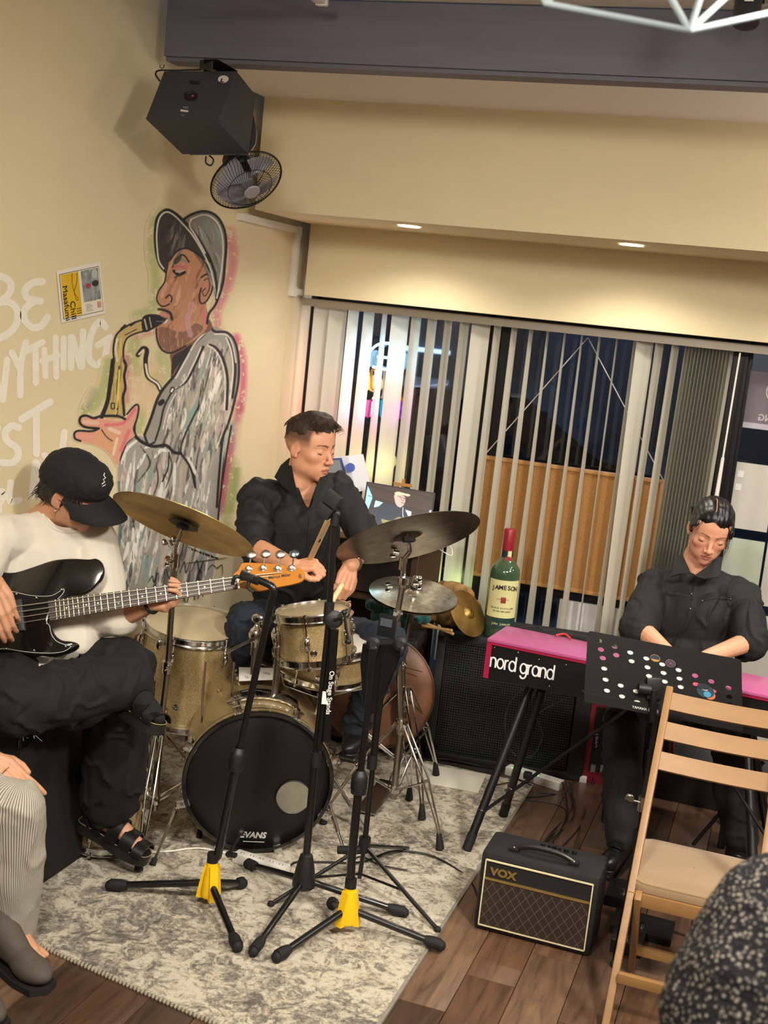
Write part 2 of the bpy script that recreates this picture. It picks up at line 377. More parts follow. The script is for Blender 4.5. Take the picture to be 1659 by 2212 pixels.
# parked van with highlights
vn = thing('parked_car', (-3.2, 10, 0), 'dark parked car in the street outside the window', 'car')
cp = [(-2, .3), (-2, .75), (-1.6, .95), (-1, 1.35), (.6, 1.38), (1.2, .98), (2, .85), (2.05, .3)]
MB().prism(cp, (-2.6, 10.4, 0), (1, 0, 0), (0, 0, 1), 1.7).build('car_body', M('car_paint', '1a2230', .12, .5, coat=.8), vn)
for x in (-4, -1.3): MB().lathe([(0, -.1), (.3, -.1), (.33, 0), (.3, .1), (0, .1)], (x, 9.55, .24), (0, 1, 0), 20).build('wheel', RUB, vn)
for x in (-3.1, -2.2): MB().box((x, 9.54, 1.15), (.75, .02, .3)).build('car_window', M('car_glass', '20262e', .05), vn, smooth=0)
MB().box(aty(1533, 950, 9.6), (.03, .03, .03)).build('tail_lamp', M('tail_lamp', 'ff3010', .4, emis=('ff3018', 6)), vn, smooth=0)
# ---- vertical blinds ----
slm = M('blind_fabric', 'ddd8c8', .8, bump=(300, .1)); 
_n = slm.node_tree; _t = _n.nodes.new('ShaderNodeBsdfTranslucent'); _t.inputs[0].default_value = (.75, .74, .68, 1); _m = _n.nodes.new('ShaderNodeMixShader'); _m.inputs[0].default_value = .3
_n.links.new(_n.nodes['Principled BSDF'].outputs[0], _m.inputs[1]); _n.links.new(_t.outputs[0], _m.inputs[2]); _n.links.new(_m.outputs[0], _n.nodes['Material Output'].inputs[0])
bl = thing('vertical_blind', (-1.2, 5.72, 1.94), 'white vertical slat blind hanging in front of the night window', 'blind')
rail = MB().box((.0, 5.70, 1.943), (4.68, .05, .036)); rail.build('head_rail', M('blind_rail', 'a09789', .4, .3), bl, smooth=0)
def slat(x, a0, a1, zb=.3, w=.088, jit=0):
    # a0, a1: how far the slat is turned from edge-on, at the top and at the foot
    e = math.pi/2+math.atan2(-x, 5.7); a0 = e-a0; a1 = e-a1
    m = MB(); n = 12; vs = []
    for i in range(n+1):
        t = i/n; z = 1.925-(1.925-zb)*t; tt = min(1, max(0, (t-.02)/.98))
        a = a0+(a1-a0)*tt; xx = x+jit*t
        for q in (-1, -.33, .33, 1):
            s = q*w/2; bow = .006*(1-q*q)
            vs.append((xx+math.cos(a)*s-math.sin(a)*bow, 5.725+math.sin(a)*s+math.cos(a)*bow, z))
    fs = [(i*4+j, i*4+j+1, i*4+j+5, i*4+j+4) for i in range(n) for j in range(3)]
    m.add(vs, fs); o = m.build('slat', slm, bl, smooth=80)
    return o
sl = [(82, 88), (80, 82), (36, 46), (36, 52), (15, 42), (72, 84), (32, 30), (30, 26), (24, 24), (30, 26), (82, 74), (22, 30), (18, 28), (12, 24), (5, 25), (4, 26), (3, 25), (5, 23), (3, 2), (6, 18)]
for i, (a0, a1) in enumerate(sl): slat(-2.255+i*.0795, R(a0), R(a1))
slat(-.70, R(60), R(30)); slat(-.635, R(25), R(12), jit=-.01); slat(-.565, R(22), R(26), jit=-.02)
for i in range(14): slat(-.515+i*.0150, R(10+random.uniform(-1, 1)), R(11+random.uniform(-2, 2)), w=.086, jit=-.03)
MB().tube([(-.283, 5.665, 1.92), (-.29, 5.665, 1.45)], .004, 8).build('control_cord', whitep, bl)
MB().tube([(-.29, 5.665, 1.46), (-.293, 5.665, 1.26)], [.007, .0095], 10).build('cord_weight', whitep, bl)
# ---- cork board hung behind the slats ----
ck = thing('cork_board', (-.98, 5.80, 1.02), 'wood-framed cork board hung on strings behind the blind slats', 'board')
cA, cB = (-1.40, .727), (-.535, 1.311)
MB().box(((cA[0]+cB[0])/2, 5.805, 1.019), (.86, .01, .58)).build('cork_sheet', M('cork', 'b5834a', .9, var=(90, .25), bump=(200, .6)), ck, smooth=0)
wd = M('pale_wood_frame', 'c08c50', .5, var=(20, .2), stretch=(1, 1, 6))
for c, s in (((-.967, 5.80, 1.303), (.865, .022, .018)), ((-.967, 5.80, .735), (.865, .022, .018)), ((-1.392, 5.80, 1.019), (.018, .022, .55)), ((-.543, 5.80, 1.019), (.018, .022, .55))):
    MB().box(c, s, bev=.002).build('board_frame', wd, ck)
for x in (-1.39, -.545): MB().tube([(x, 5.80, 1.312), (-.97, 5.80, 1.915)], .0022, 6).build('hanging_string', whitep, ck)
# ---- downlights in the soffit ----
lampm = M('downlight_led', 'fff6e0', .5, emis=('fff3d8', 14))
dl = thing('downlight', (-1.68, 5.166, 2.303), 'recessed round downlight in the soffit, the left of two', 'downlight')
MB().lathe([(.047, 0), (.055, -.003), (.055, .0), (.047, 0)], (-1.68, 5.166, 2.303), (0, 0, 1), 28).build('trim_ring', whitep, dl)
MB().lathe([(0, -.0015), (.047, -.0015), (.047, 0), (0, 0)], (-1.68, 5.166, 2.303), (0, 0, 1), 28).build('lamp_face', lampm, dl)
copy_tree(dl, loc=(-.738, 5.166, 2.303), label='recessed round downlight in the soffit, the right of two')
copy_tree(dl, loc=(.25, 5.166, 2.303), label='recessed round downlight in the soffit beyond the right edge')
for x in (-1.68, -.738, .25, 1.2):
    l = bpy.data.lights.new('downlight_beam', 'SPOT'); l.energy = 31; l.color = (1, .94, .82); l.spot_size = R(150); l.spot_blend = .6; l.shadow_soft_size = .045
    o = bpy.data.objects.new('downlight_beam', l); COL.objects.link(o); o.location = (x, 5.166, 2.295)
# neon figure sign hung inside the glass
ne = thing('neon_sign', (-1.98, 5.80, 1.6), 'multicoloured neon sign glowing between the blind slats at left', 'neon sign')
def neon(pts, c, s, r=.0055, nm='neon_tube'):
    P = [aty(x, y, 5.80) for x, y in pts]; MB().tube(spline(P, 5), r, 8).build(nm, M('neon_'+c, c, .4, emis=(c, s)), ne)
neon([(790, 790), (796, 765), (815, 745), (842, 742), (862, 757), (868, 780), (855, 798)], '8fdcff', 9)
neon([(805, 792), (820, 796), (850, 800)], '8fdcff', 9)
neon([(800, 758), (792, 772), (797, 790), (788, 792), (789, 770)], 'd8f2ff', 7)
neon([(815, 770), (845, 774)], '7fd2ff', 7)
neon([(784, 800), (784, 840), (794, 838), (795, 803), (784, 800)], 'ffb020', 8)
neon([(812, 800), (810, 850), (806, 862)], 'ffe9c8', 8)
neon([(862, 800), (862, 840), (854, 868), (845, 850)], 'ff9a20', 8)
neon([(806, 868), (804, 900), (812, 900), (814, 868), (806, 868)], '38d8ff', 9)
neon([(848, 872), (846, 902), (854, 903), (856, 874), (848, 872), (850, 888)], 'd040ff', 9)
neon([(783, 865), (779, 890), (776, 905)], 'ff4aa8', 9)
for c, px, e in (((.35, .65, 1), (790, 775), 1.3), ((1, .55, .25), (790, 830), 1.6), ((1, .2, .5), (775, 885), 1.2), ((.3, .7, 1), (850, 780), 1.0), ((.9, .8, .3), (820, 1000), 1.0), ((.7, 1, .35), (985, 1250), .5)):
    l = bpy.data.lights.new('neon_light', 'POINT'); l.energy = e*1.3; l.color = c; l.shadow_soft_size = .05
    o = bpy.data.objects.new('neon_light', l); COL.objects.link(o); o.location = aty(*px, 5.80)
# ================= WALL PAINTING (flat, on the left wall) =================
H_, W_ = 1010, 570; OX, OY = -5, 430
cv = np.zeros((H_, W_, 4), np.float32)
rg = np.random.default_rng(5)
def vnoise(h, w, sy, sx):
    g = rg.random((int(h/sy)+3, int(w/sx)+3)).astype(np.float32)
    y = np.arange(h)/sy; x = np.arange(w)/sx; yi = y.astype(int); xi = x.astype(int); fy = (y-yi)[:, None]; fx = (x-xi)[None]
    fy = fy*fy*(3-2*fy); fx = fx*fx*(3-2*fx)
    a = g[yi][:, xi]; b = g[yi][:, xi+1]; c = g[yi+1][:, xi]; d = g[yi+1][:, xi+1]
    return (a*(1-fx)+b*fx)*(1-fy)+(c*(1-fx)+d*fx)*fy
NV = .5*vnoise(H_, W_, 22, 3)+.5*vnoise(H_, W_, 9, 2); NG = .6*vnoise(H_, W_, 9, 9)+.4*vnoise(H_, W_, 3, 3)
def comp(x0, y0, mask, col):
    h, w = mask.shape; r = cv[y0:y0+h, x0:x0+w]; c = np.array(lin(col), np.float32); m = mask[..., None]
    a0 = r[..., 3:4]; a = m+a0*(1-m)
    r[..., :3] = np.where(a > 1e-4, (c*m+r[..., :3]*a0*(1-m))/np.maximum(a, 1e-4), 0); r[..., 3:4] = a
fA = lambda p: (p[0]/2.37-OX, 420+p[1]/2.37-OY)
fC = lambda p: (p[0]/2.9625-OX, 900+p[1]/2.9625-OY)
def sp2(pts, closed=False, k=5):
    return [(p.x, p.y) for p in spline([(a, b, 0) for a, b in pts], k, closed)]
def stroke(pts, w, col, al=1, dry=0, f=fA, soft=1.0, taper=0, smooth=True):
    P = [f(p) for p in pts]
    if smooth and len(P) > 2: P = sp2(P)
    P = np.array(P, np.float32); w = w/2.37 if f is fA else w/2.96; h = w/2
    x0 = max(0, int(P[:, 0].min()-h-3)); x1 = min(W_, int(P[:, 0].max()+h+4)); y0 = max(0, int(P[:, 1].min()-h-3)); y1 = min(H_, int(P[:, 1].max()+h+4))
    if x1 <= x0 or y1 <= y0: return
    yy, xx = np.mgrid[y0:y1, x0:x1].astype(np.float32); D = np.full(xx.shape, 1e9, np.float32); n = len(P)-1
    for i in range(n):
        a, b = P[i], P[i+1]; d = b-a; L2 = max(float(d@d), 1e-6); t = np.clip(((xx-a[0])*d[0]+(yy-a[1])*d[1])/L2, 0, 1)
        q = np.hypot(xx-a[0]-t*d[0], yy-a[1]-t*d[1]); u = (i+t)/n; hh = h*(1-taper*np.abs(2*u-1)**2)
        D = np.minimum(D, q-hh)
    m = np.clip(.5-D/soft, 0, 1)
    if dry: m = m*np.clip(((NV if dry > 0 else NG)[y0:y1, x0:x1]-abs(dry)*.62)*6+.5, 0, 1)
    comp(x0, y0, m*al, col)
def fill(pts, col, al=1, dry=0, f=fA, smooth=True, soft=1):
    P = [f(p) for p in pts]
    if smooth: P = sp2(P, True, 4)
    P = np.array(P, np.float32)
    x0 = max(0, int(P[:, 0].min()-2)); x1 = min(W_, int(P[:, 0].max()+3)); y0 = max(0, int(P[:, 1].min()-2)); y1 = min(H_, int(P[:, 1].max()+3))
    if x1 <= x0 or y1 <= y0: return
    yy, xx = np.mgrid[y0:y1, x0:x1].astype(np.float32); ins = np.zeros(xx.shape, bool); n = len(P)
    for i in range(n):
        a, b = P[i], P[(i+1) % n]
        if a[1] == b[1]: continue
        c = ((a[1] > yy) != (b[1] > yy)) & (xx < (b[0]-a[0])*(yy-a[1])/(b[1]-a[1])+a[0]); ins ^= c
    m = ins.astype(np.float32)
    if dry: m = m*np.clip(((NV if dry > 0 else NG)[y0:y1, x0:x1]-abs(dry)*.62)*5+.5, 0, 1)
    comp(x0, y0, m*al, col)
BLK, WHT, GRY, GRN, PNK, TEA = '15171b', 'e4e0d6', '8d8982', '9bab62', 'c9607a', '6f9c98'
S = stroke
# soft colours behind the figure
for pts, w, c, a in [([(830, 90), (785, 160), (780, 300), (800, 420), (795, 520), (770, 590), (700, 620)], 46, GRN, .5),
    ([(560, 860), (540, 960), (500, 1060), (440, 1110)], 50, GRN, .55), ([(690, 760), (680, 860), (700, 900)], 60, GRN, .5),
    ([(830, 830), (850, 900), (800, 960)], 70, GRN, .45), ([(720, 1120), (710, 1200)], 50, GRN, .5),
    ([(1160, 190), (1190, 330), (1160, 480), (1110, 600), (1120, 690)], 42, PNK, .55), ([(1190, 180), (1210, 300), (1175, 470)], 26, 'd58a8e', .5),
    ([(1210, 730), (1240, 830), (1245, 960), (1230, 1100)], 34, PNK, .75), ([(1225, 1080), (1205, 1200), (1180, 1330), (1150, 1500), (1140, 1610)], 40, 'b25a70', .6),
    ([(1215, 1400), (1200, 1500), (1180, 1610)], 34, GRN, .6), ([(650, 820), (655, 920), (650, 1060)], 22, PNK, .6), ([(700, 730), (790, 705)], 20, PNK, .5),
    ([(700, 980), (760, 900), (790, 1000), (740, 1080)], 90, 'd9b48c', .4), ([(480, 1010), (440, 1090)], 40, '8c8c7c', .35), ([(1190, 1180), (1185, 1300)], 22, TEA, .6)]:
    S(pts, w*1.15, c, min(1,a*1.25), -.45, soft=12)
for pts, w, c, a in [([(1500, 280), (1490, 440), (1440, 700)], 60, GRN, .6), ([(1480, 150), (1430, 420), (1400, 620)], 40, 'b44c66', .7), ([(1530, 60), (1520, 300)], 40, 'dcc6ac', .6)]: S(pts, w, c, a, -.45, fC, 12)
# jacket
jk = [(1075, 672), (1160, 705), (1200, 742), (1222, 830), (1222, 950), (1200, 1070), (1170, 1170), (1140, 1250), (1128, 1380), (1115, 1500), (1108, 1640), (980, 1640), (760, 1640), (640, 1560), (615, 1400), (625, 1330), (650, 1270), (700, 1235), (745, 1235), (775, 1140), (800, 1050), (850, 980), (890, 930), (930, 850), (985, 770), (1045, 710)]
fill(jk, '9a968e')
fill([(1075, 740), (1150, 780), (1180, 860), (1190, 1000), (1150, 1150), (1120, 1300), (1100, 1500), (950, 1500), (940, 1320), (1010, 1100), (1020, 900)], 'bcae9b', .8, .7)
# lower coat, down to the signature
fill([(760, 280), (860, 140), (1000, 150), (1200, 180), (1400, 240), (1390, 620), (1380, 900), (1330, 1100), (1180, 1150), (1000, 1170), (760, 1150), (750, 800), (760, 560)], 'a29e97', 1, 0, fC)
fill([(700, 1180), (760, 1150), (760, 1400), (690, 1360), (640, 1300)], 'c6a79a', .8, .5, fC)
rs = random.Random(4)
cols = ['f0ede4', 'e8e4da', '6c6a68', 'dcd6ca', '4b4b4e', 'c9c2b4', '86a3a0', 'd9cfbf', 'b5a89a', '2c2d31', 'a7ad92', 'c7b2a6']
for i in range(150):
    t = rs.random(); x = 860+rs.random()*330; y = 760+rs.random()*480; x = min(x, 1205-(y-900)*.12 if y > 900 else 1190)
    if x < 1040-(y-760)*.62: continue
    ln = 60+rs.random()*150; dx = -.25*ln+rs.uniform(-20, 20)
    S([(x, y), (x+dx*.5+rs.uniform(-8, 8), y+ln*.5), (x+dx, y+ln)], rs.uniform(8, 26), rs.choice(cols), .9, .62, taper=.7)
for i in range(210):
    x = 790+rs.random()*590; y = 180+rs.random()*800; ln = 80+rs.random()*220
    if x+ln*.12 > 1385-(y-200)*.03: continue
    S([(x, y), (x-ln*.08, y+ln*.5), (x-ln*.2+rs.uniform(-20, 20), y+ln)], rs.uniform(10, 34), rs.choice(cols), .9, .62, fC, taper=.7)
for p in [[(1075, 770), (1110, 790), (1145, 850), (1165, 950), (1160, 1100)], [(1040, 780), (1000, 870), (950, 960), (880, 1000)], [(1170, 730), (1195, 800), (1205, 900), (1190, 1040)]]:
    S(p, 14, BLK, 1, .2); S([(a-12, b+4) for a, b in p], 7, WHT, .9, .3)
for p in [[(760, 250), (800, 180), (860, 130)], [(900, 190), (960, 300), (880, 420)], [(1080, 230), (1100, 330), (1060, 460)], [(1160, 240), (1230, 350), (1260, 470)], [(1440, 150), (1420, 400), (1400, 620)], [(1000, 300), (1010, 420), (960, 560)]]:
    S(p, 12, BLK, .9, .4, fC, taper=.6)
for p in [[(780, 300), (810, 210), (880, 150)], [(930, 200), (985, 170)], [(990, 260), (1030, 215), (1070, 220)], [(880, 330), (930, 240)], [(1120, 300), (1110, 500)], [(1040, 400), (1010, 600)], [(840, 300), (800, 500)], [(1200, 260), (1260, 380)]]:
    S(p, 22, 'efece4', .9, .4, fC, taper=.5)
S([(760, 420), (770, 700), (740, 1000)], 16, '3d6a70', .8, .5, fC); S([(1480, 60), (1440, 300), (1400, 600), (1390, 800)], 13, BLK, 1, .2, fC); S([(1455, 90), (1415, 320), (1385, 560)], 10, '9fc4c4', .8, .3, fC)
# jacket outlines
for p, w in [([(1075, 672), (1100, 702), (1160, 706), (1198, 745), (1220, 830), (1221, 950), (1198, 1070), (1168, 1175), (1140, 1250), (1125, 1400), (1110, 1600)], 13),
    ([(1045, 715), (985, 775), (935, 850), (890, 930), (840, 990), (805, 1050), (775, 1140), (740, 1230)], 15), ([(1025, 700), (950, 790), (885, 900)], 12),
    ([(690, 1150), (690, 1230), (740, 1275), (790, 1290), (850, 1285), (890, 1320), (925, 1325)], 17), ([(740, 1235), (760, 1280), (790, 1270)], 12),
    ([(880, 1010), (840, 1090), (820, 1180), (795, 1260)], 10), ([(925, 1325), (935, 1260), (985, 1150), (1020, 1080)], 9), ([(925, 1325), (975, 1400), (1000, 1500)], 12),
    ([(865, 1320), (860, 1400), (830, 1470)], 8), ([(640, 1290), (612, 1360)], 12)]: S(p, w, BLK, 1, .12)
S([(1060, 700), (1000, 760), (950, 850), (900, 940)], 8, WHT, .9, .2); S([(1100, 715), (1160, 720), (1190, 770), (1208, 860)], 6, WHT, .9, .2); S([(900, 1020), (860, 1100), (835, 1200)], 6, WHT, .9, .2)
S([(878, 1008), (884, 996)], 24, BLK); S([(878, 1008), (884, 998)], 11, WHT); S([(820, 1070), (832, 1060)], 26, BLK)
# neck, face
fill([(880, 800), (1000, 740), (1065, 640), (1085, 690), (1020, 730), (940, 830), (885, 930), (875, 860)], '7a5440')
fill([(885, 830), (930, 800), (985, 770), (900, 890), (875, 940), (880, 880)], BLK, .95)
fc_ = [(862, 345), (890, 300), (945, 278), (1000, 290), (1045, 335), (1075, 400), (1090, 440), (1086, 500), (1055, 560), (1068, 620), (1055, 690), (1000, 742), (950, 772), (905, 800), (862, 812), (825, 795), (806, 740), (798, 690), (815, 655), (808, 620), (832, 592), (815, 570), (803, 540), (808, 500), (838, 455), (850, 410)]
fill(fc_, 'bf8a68')
for i in range(110):
    x = 850+rs.random()*220; y = 310+rs.random()*470
    if x < 850+abs(y-560)*.1-10 or (y > 650 and x > 1040-(y-650)*.6): continue
    ln = 30+rs.random()*80; c = rs.choice(['cf9a7c', 'a06a4e', 'd8a88a', '8b5a48', 'c8806e', '5f4038', 'cf8f86', 'b98a62'])
    S([(x, y), (x-ln*.25, y+ln*.5), (x-ln*.45, y+ln)], rs.uniform(6, 16), c, .6, .7, taper=.6)
fill([(810, 690), (850, 680), (900, 700), (950, 700), (1000, 660), (1040, 690), (960, 760), (900, 800), (860, 808), (822, 785)], '6e4a42', .75, .45)
S([(985, 560), (960, 640), (975, 720)], 26, 'c99aa8', .7, .5); S([(1040, 600), (1050, 660)], 18, 'cf6c84', .7, .4); S([(930, 470), (900, 560)], 20, 'dcb49c', .7, .5); S([(850, 460), (830, 520)], 20, 'd9a48c', .8, .3)
S([(1000, 300), (1050, 370), (1090, 470)], 16, '4a3c38', .7, .5)
S([(884, 372), (900, 335), (935, 308), (968, 345)], 9, BLK); S([(890, 355), (925, 330), (950, 345)], 16, '6d8f8a', .7, .3); S([(893, 372), (925, 368), (950, 380)], 14, 'c4566a', .7, .3)
fill([(886, 345), (905, 318), (930, 312), (925, 335), (900, 360)], '2a2a2c', .85)
S([(890, 392), (915, 412), (945, 398)], 16, BLK); S([(900, 396), (925, 395), (945, 388)], 6, 'c9c0b4', .8); S([(893, 425), (930, 412)], 8, '43302c', .8)
S([(850, 405), (842, 450), (812, 495), (803, 540), (820, 568), (845, 572), (868, 560)], 8, BLK); S([(848, 530), (868, 515), (880, 530), (876, 550)], 9, BLK, .95)
S([(812, 588), (832, 590), (856, 598), (874, 612), (880, 640)], 15, BLK, .95, .15); S([(812, 620), (832, 612), (850, 620)], 12, 'd28a92'); S([(820, 652), (845, 655), (855, 640)], 12, 'e2cfc0'); S([(826, 634), (858, 636)], 5, BLK)
S([(800, 675), (803, 735), (822, 788), (862, 812), (905, 800), (950, 775)], 10, BLK, 1, .1); S([(862, 345), (850, 405)], 8, BLK)
S([(1030, 425), (1060, 408), (1086, 430), (1086, 490), (1058, 545), (1030, 558), (1020, 525), (1030, 480)], 9, BLK); S([(1045, 440), (1068, 432), (1072, 480), (1050, 520), (1036, 500), (1052, 480)], 6, '3a2a26'); S([(1055, 450), (1062, 480)], 8, 'c98a7a')
# cap
fill([(930, 132), (985, 100), (1050, 88), (1108, 112), (1142, 170), (1155, 250), (1150, 350), (1138, 460), (1115, 540), (1098, 520), (1085, 440), (1060, 350), (1010, 270), (965, 200)], '85867f')
fill([(812, 112), (850, 82), (892, 96), (940, 140), (990, 195), (1045, 280), (1085, 350), (1040, 330), (1000, 300), (950, 276), (905, 290), (868, 335), (845, 392), (822, 362), (804, 300), (797, 210)], '33302f')
for i in range(46):
    x = 970+rs.random()*150; y = 115+rs.random()*330; ln = 40+rs.random()*80
    if x > 1135 or x < 960+(y-115)*.34: continue
    S([(x, y), (x+ln*.25, y+ln*.5), (x+ln*.35, y+ln)], rs.uniform(6, 16), rs.choice(['a9aba2', '5e605c', 'b8c4bc', '6f9c98', '8a7c7c', 'c6b8a6']), .75, .6, taper=.6)
for i in range(30):
    x = 830+rs.random()*120; y = 130+rs.random()*160; ln = 30+rs.random()*70
    S([(x, y), (x-ln*.1, y+ln*.6), (x-ln*.3, y+ln)], rs.uniform(6, 18), rs.choice(['4c4845', '6a6460', '29282a', '837a74']), .6, .6, taper=.6)
for p, w in [([(930, 135), (985, 100), (1050, 86), (1108, 110), (1145, 170), (1158, 250), (1152, 350), (1140, 460), (1105, 560), (1070, 610), (1060, 660)], 13), ([(845, 395), (818, 362), (800, 300), (793, 210), (805, 118), (850, 78), (895, 94), (942, 136), (995, 195), (1048, 278), (1090, 370), (1110, 470), (1108, 540)], 13), ([(868, 340), (905, 292), (950, 276), (1000, 298), (1045, 340), (1078, 400)], 9)]: S(p, w, BLK, 1, .08)
for p in [[(838, 380), (815, 345), (806, 290), (802, 200), (816, 122), (850, 90), (890, 106), (935, 150), (985, 208), (1035, 290), (1075, 375), (1098, 470)], [(975, 128), (1045, 104), (1098, 128), (1130, 180), (1142, 260), (1138, 350), (1125, 450), (1110, 530)], [(980, 130), (970, 160), (1000, 210), (1050, 300)]]: S(p, 7, WHT, .95, .15)
# saxophone
fill([(740, 640), (800, 622), (805, 680), (730, 700), (680, 715), (640, 745), (632, 800), (640, 880), (640, 1000), (636, 1135), (520, 1140), (545, 1060), (560, 960), (575, 860), (578, 790), (590, 720), (650, 675)], 'c2a86e')
for i in range(46):
    y = 720+rs.random()*360; x = 585+rs.random()*45; ln = 40+rs.random()*110
    S([(x, y), (x-ln*.02, y+ln*.5), (x-ln*.08, min(1130, y+ln))], rs.uniform(3, 9), rs.choice(['e2c65a', 'efe2b0', '3a342a', '8f7a46', 'd8c48a', 'c9b25a']), .85, .5, taper=.5)
for p, w in [([(740, 640), (690, 655), (640, 680), (595, 720), (580, 790), (585, 860)], 10), ([(730, 702), (680, 718), (645, 745), (632, 800), (635, 860)], 9), ([(578, 850), (565, 960), (550, 1060), (520, 1140)], 22), ([(636, 850), (645, 880), (636, 930), (642, 990), (630, 1040), (636, 1130)], 14), ([(610, 880), (598, 1000), (600, 1100)], 7), ([(620, 690), (640, 670)], 12), ([(670, 670), (690, 655)], 12), ([(640, 720), (700, 690)], 5)]: S(p, w, BLK, 1, .1)
S([(600, 740), (592, 790), (600, 850)], 10, WHT, .9, .3); S([(612, 900), (604, 1010), (596, 1090)], 10, 'ecd45c', .9, .3); S([(570, 1070), (585, 1070), (585, 1095), (570, 1095), (570, 1070)], 7, BLK)
fill([(730, 628), (790, 612), (835, 628), (850, 645), (800, 680), (735, 705)], BLK); S([(740, 640), (752, 690)], 7, 'd8ccb0', .8, .3); S([(765, 630), (775, 680)], 5, 'd8ccb0', .8, .3); S([(800, 650), (840, 650)], 5, '6a6460')
S([(706, 822), (732, 788), (752, 800), (745, 850), (755, 930), (800, 965), (824, 1005)], 24, BLK); S([(712, 818), (735, 796)], 10, 'e9dcb8'); S([(746, 870), (760, 932), (806, 968), (820, 995)], 9, 'efe6d2')
# hand
fill([(412, 1165), (430, 1142), (480, 1148), (540, 1150), (620, 1158), (655, 1130), (690, 1085), (708, 1090), (702, 1140), (685, 1190), (690, 1235), (650, 1270), (620, 1330), (600, 1390), (560, 1330), (500, 1290), (420, 1268), (392, 1258), (386, 1235), (400, 1218), (470, 1215), (500, 1195), (450, 1192), (420, 1185)], 'dfa08a')
fill([(500, 1210), (600, 1230), (600, 1330), (540, 1300), (480, 1270)], 'e0a878', .8, .3)
for p, w, c in [([(430, 1165), (500, 1170)], 20, 'e9c2ac'), ([(400, 1240), (480, 1240)], 18, 'e8a090'), ([(540, 1180), (630, 1170), (690, 1100)], 16, 'dd6f7c'), ([(660, 1210), (620, 1310)], 20, 'dd6f7c'), ([(520, 1200), (570, 1280)], 12, 'c9ab7c'), ([(560, 1200), (610, 1220)], 20, 'ecd2c0'), ([(600, 1250), (580, 1330)], 14, 'efd9c4')]: S(p, w, c, .8, .3)
for p, w in [([(412, 1262), (384, 1250), (382, 1222), (404, 1210), (470, 1212), (505, 1198)], 12), ([(505, 1198), (440, 1192), (410, 1172), (412, 1142), (440, 1132), (480, 1145), (520, 1135), (600, 1135), (640, 1150)], 14), ([(650, 1125), (690, 1080), (710, 1085), (702, 1145), (685, 1200), (700, 1240)], 10), ([(520, 1205), (545, 1240), (575, 1262)], 6)]: S(p, w, BLK, 1, .08)
# signature scribbled below
for p in [[(810, 1370), (835, 1290), (865, 1230)], [(950, 1060), (975, 1020), (985, 1060), (1010, 1000), (1015, 1060)], [(1035, 1060), (1060, 975), (1085, 1040), (1105, 950), (1120, 1030)], [(1150, 1000), (1180, 930), (1190, 1000), (1215, 930)], [(1225, 990), (1260, 920), (1275, 990), (1300, 930), (1310, 985)], [(1330, 980), (1360, 950), (1390, 970), (1420, 950), (1425, 1010)], [(1240, 1120), (1250, 1220)], [(1180, 1150), (1190, 1200), (1215, 1130)], [(1260, 1180), (1290, 1110), (1300, 1170)], [(1340, 1140), (1370, 1130), (1390, 1080)], [(1195, 940), (1450, 905)]]: S(p, 9, BLK, .95, .15, fC, taper=.5)
# the painted surface: a fine sheet of coloured cells on the wall
y0_, y1_, z0_, z1_ = 3.26, 5.36, .62, 2.30; dy, dz = .0034, .0021
ys = np.arange(y0_, y1_, dy); zs = np.arange(z0_, z1_, dz); Y, Z = np.meshgrid(ys, zs)
xw = XL+.0015
dx_, dy_, dz_ = xw, Y, Z-EYE
den = dx_*cF.x+dy_*cF.y+dz_*cF.z; PX = CX+FPX*(dx_*cR.x+dy_*cR.y+dz_*cR.z)/den-OX; PY = CY-FPX*(dx_*cU.x+dy_*cU.y+dz_*cU.z)/den-OY
ok = (PX > 0) & (PX < W_-2) & (PY > 0) & (PY < H_-2)
ix = np.clip(PX.astype(int), 0, W_-2); iy = np.clip(PY.astype(int), 0, H_-2); fx = np.clip(PX-ix, 0, 1)[..., None]; fy = np.clip(PY-iy, 0, 1)[..., None]
pm_ = cv.copy(); pm_[..., :3] *= pm_[..., 3:4]
s = (pm_[iy, ix]*(1-fx)+pm_[iy, ix+1]*fx)*(1-fy)+(pm_[iy+1, ix]*(1-fx)+pm_[iy+1, ix+1]*fx)*fy
s[~ok] = 0; a = s[..., 3]; wl = np.array(lin('e0d1ac')); colr = s[..., :3]+wl*(1-a[..., None])
nz, ny = Y.shape; cell = (a[:-1, :-1]+a[1:, :-1]+a[:-1, 1:]+a[1:, 1:]) > .06
idx = np.arange(nz*ny).reshape(nz, ny); q = np.stack([idx[:-1, :-1], idx[:-1, 1:], idx[1:, 1:], idx[1:, :-1]], -1)[cell]
used = np.unique(q); remap = np.full(nz*ny, -1); remap[used] = np.arange(len(used)); q = remap[q]
me = bpy.data.meshes.new('painted_musician'); ml_ = thing('wall_painting', (XL, 4.4, .7), 'large wall painting of a saxophone player in a cap, with painted words beside it', 'mural')
off = ROOT[ml_.name]
me.vertices.add(len(used)); me.vertices.foreach_set('co', np.stack([np.full(len(used), xw-off.x), Y.ravel()[used]-off.y, Z.ravel()[used]-off.z], -1).astype(np.float32).ravel())
me.loops.add(len(q)*4); me.loops.foreach_set('vertex_index', q.ravel().astype(np.int32)); me.polygons.add(len(q))
me.polygons.foreach_set('loop_start', (np.arange(len(q))*4).astype(np.int32)); me.update(calc_edges=True)
ca = me.color_attributes.new('paint', 'FLOAT_COLOR', 'POINT'); ca.data.foreach_set('color', np.concatenate([colr.reshape(-1, 3)[used], np.ones((len(used), 1))], 1).astype(np.float32).ravel())
me.materials.append(M('wall_paint', 'ffffff', .75, attr='paint', bump=(160, .35, .002))); link(me, 'painted_figure', ml_, off)
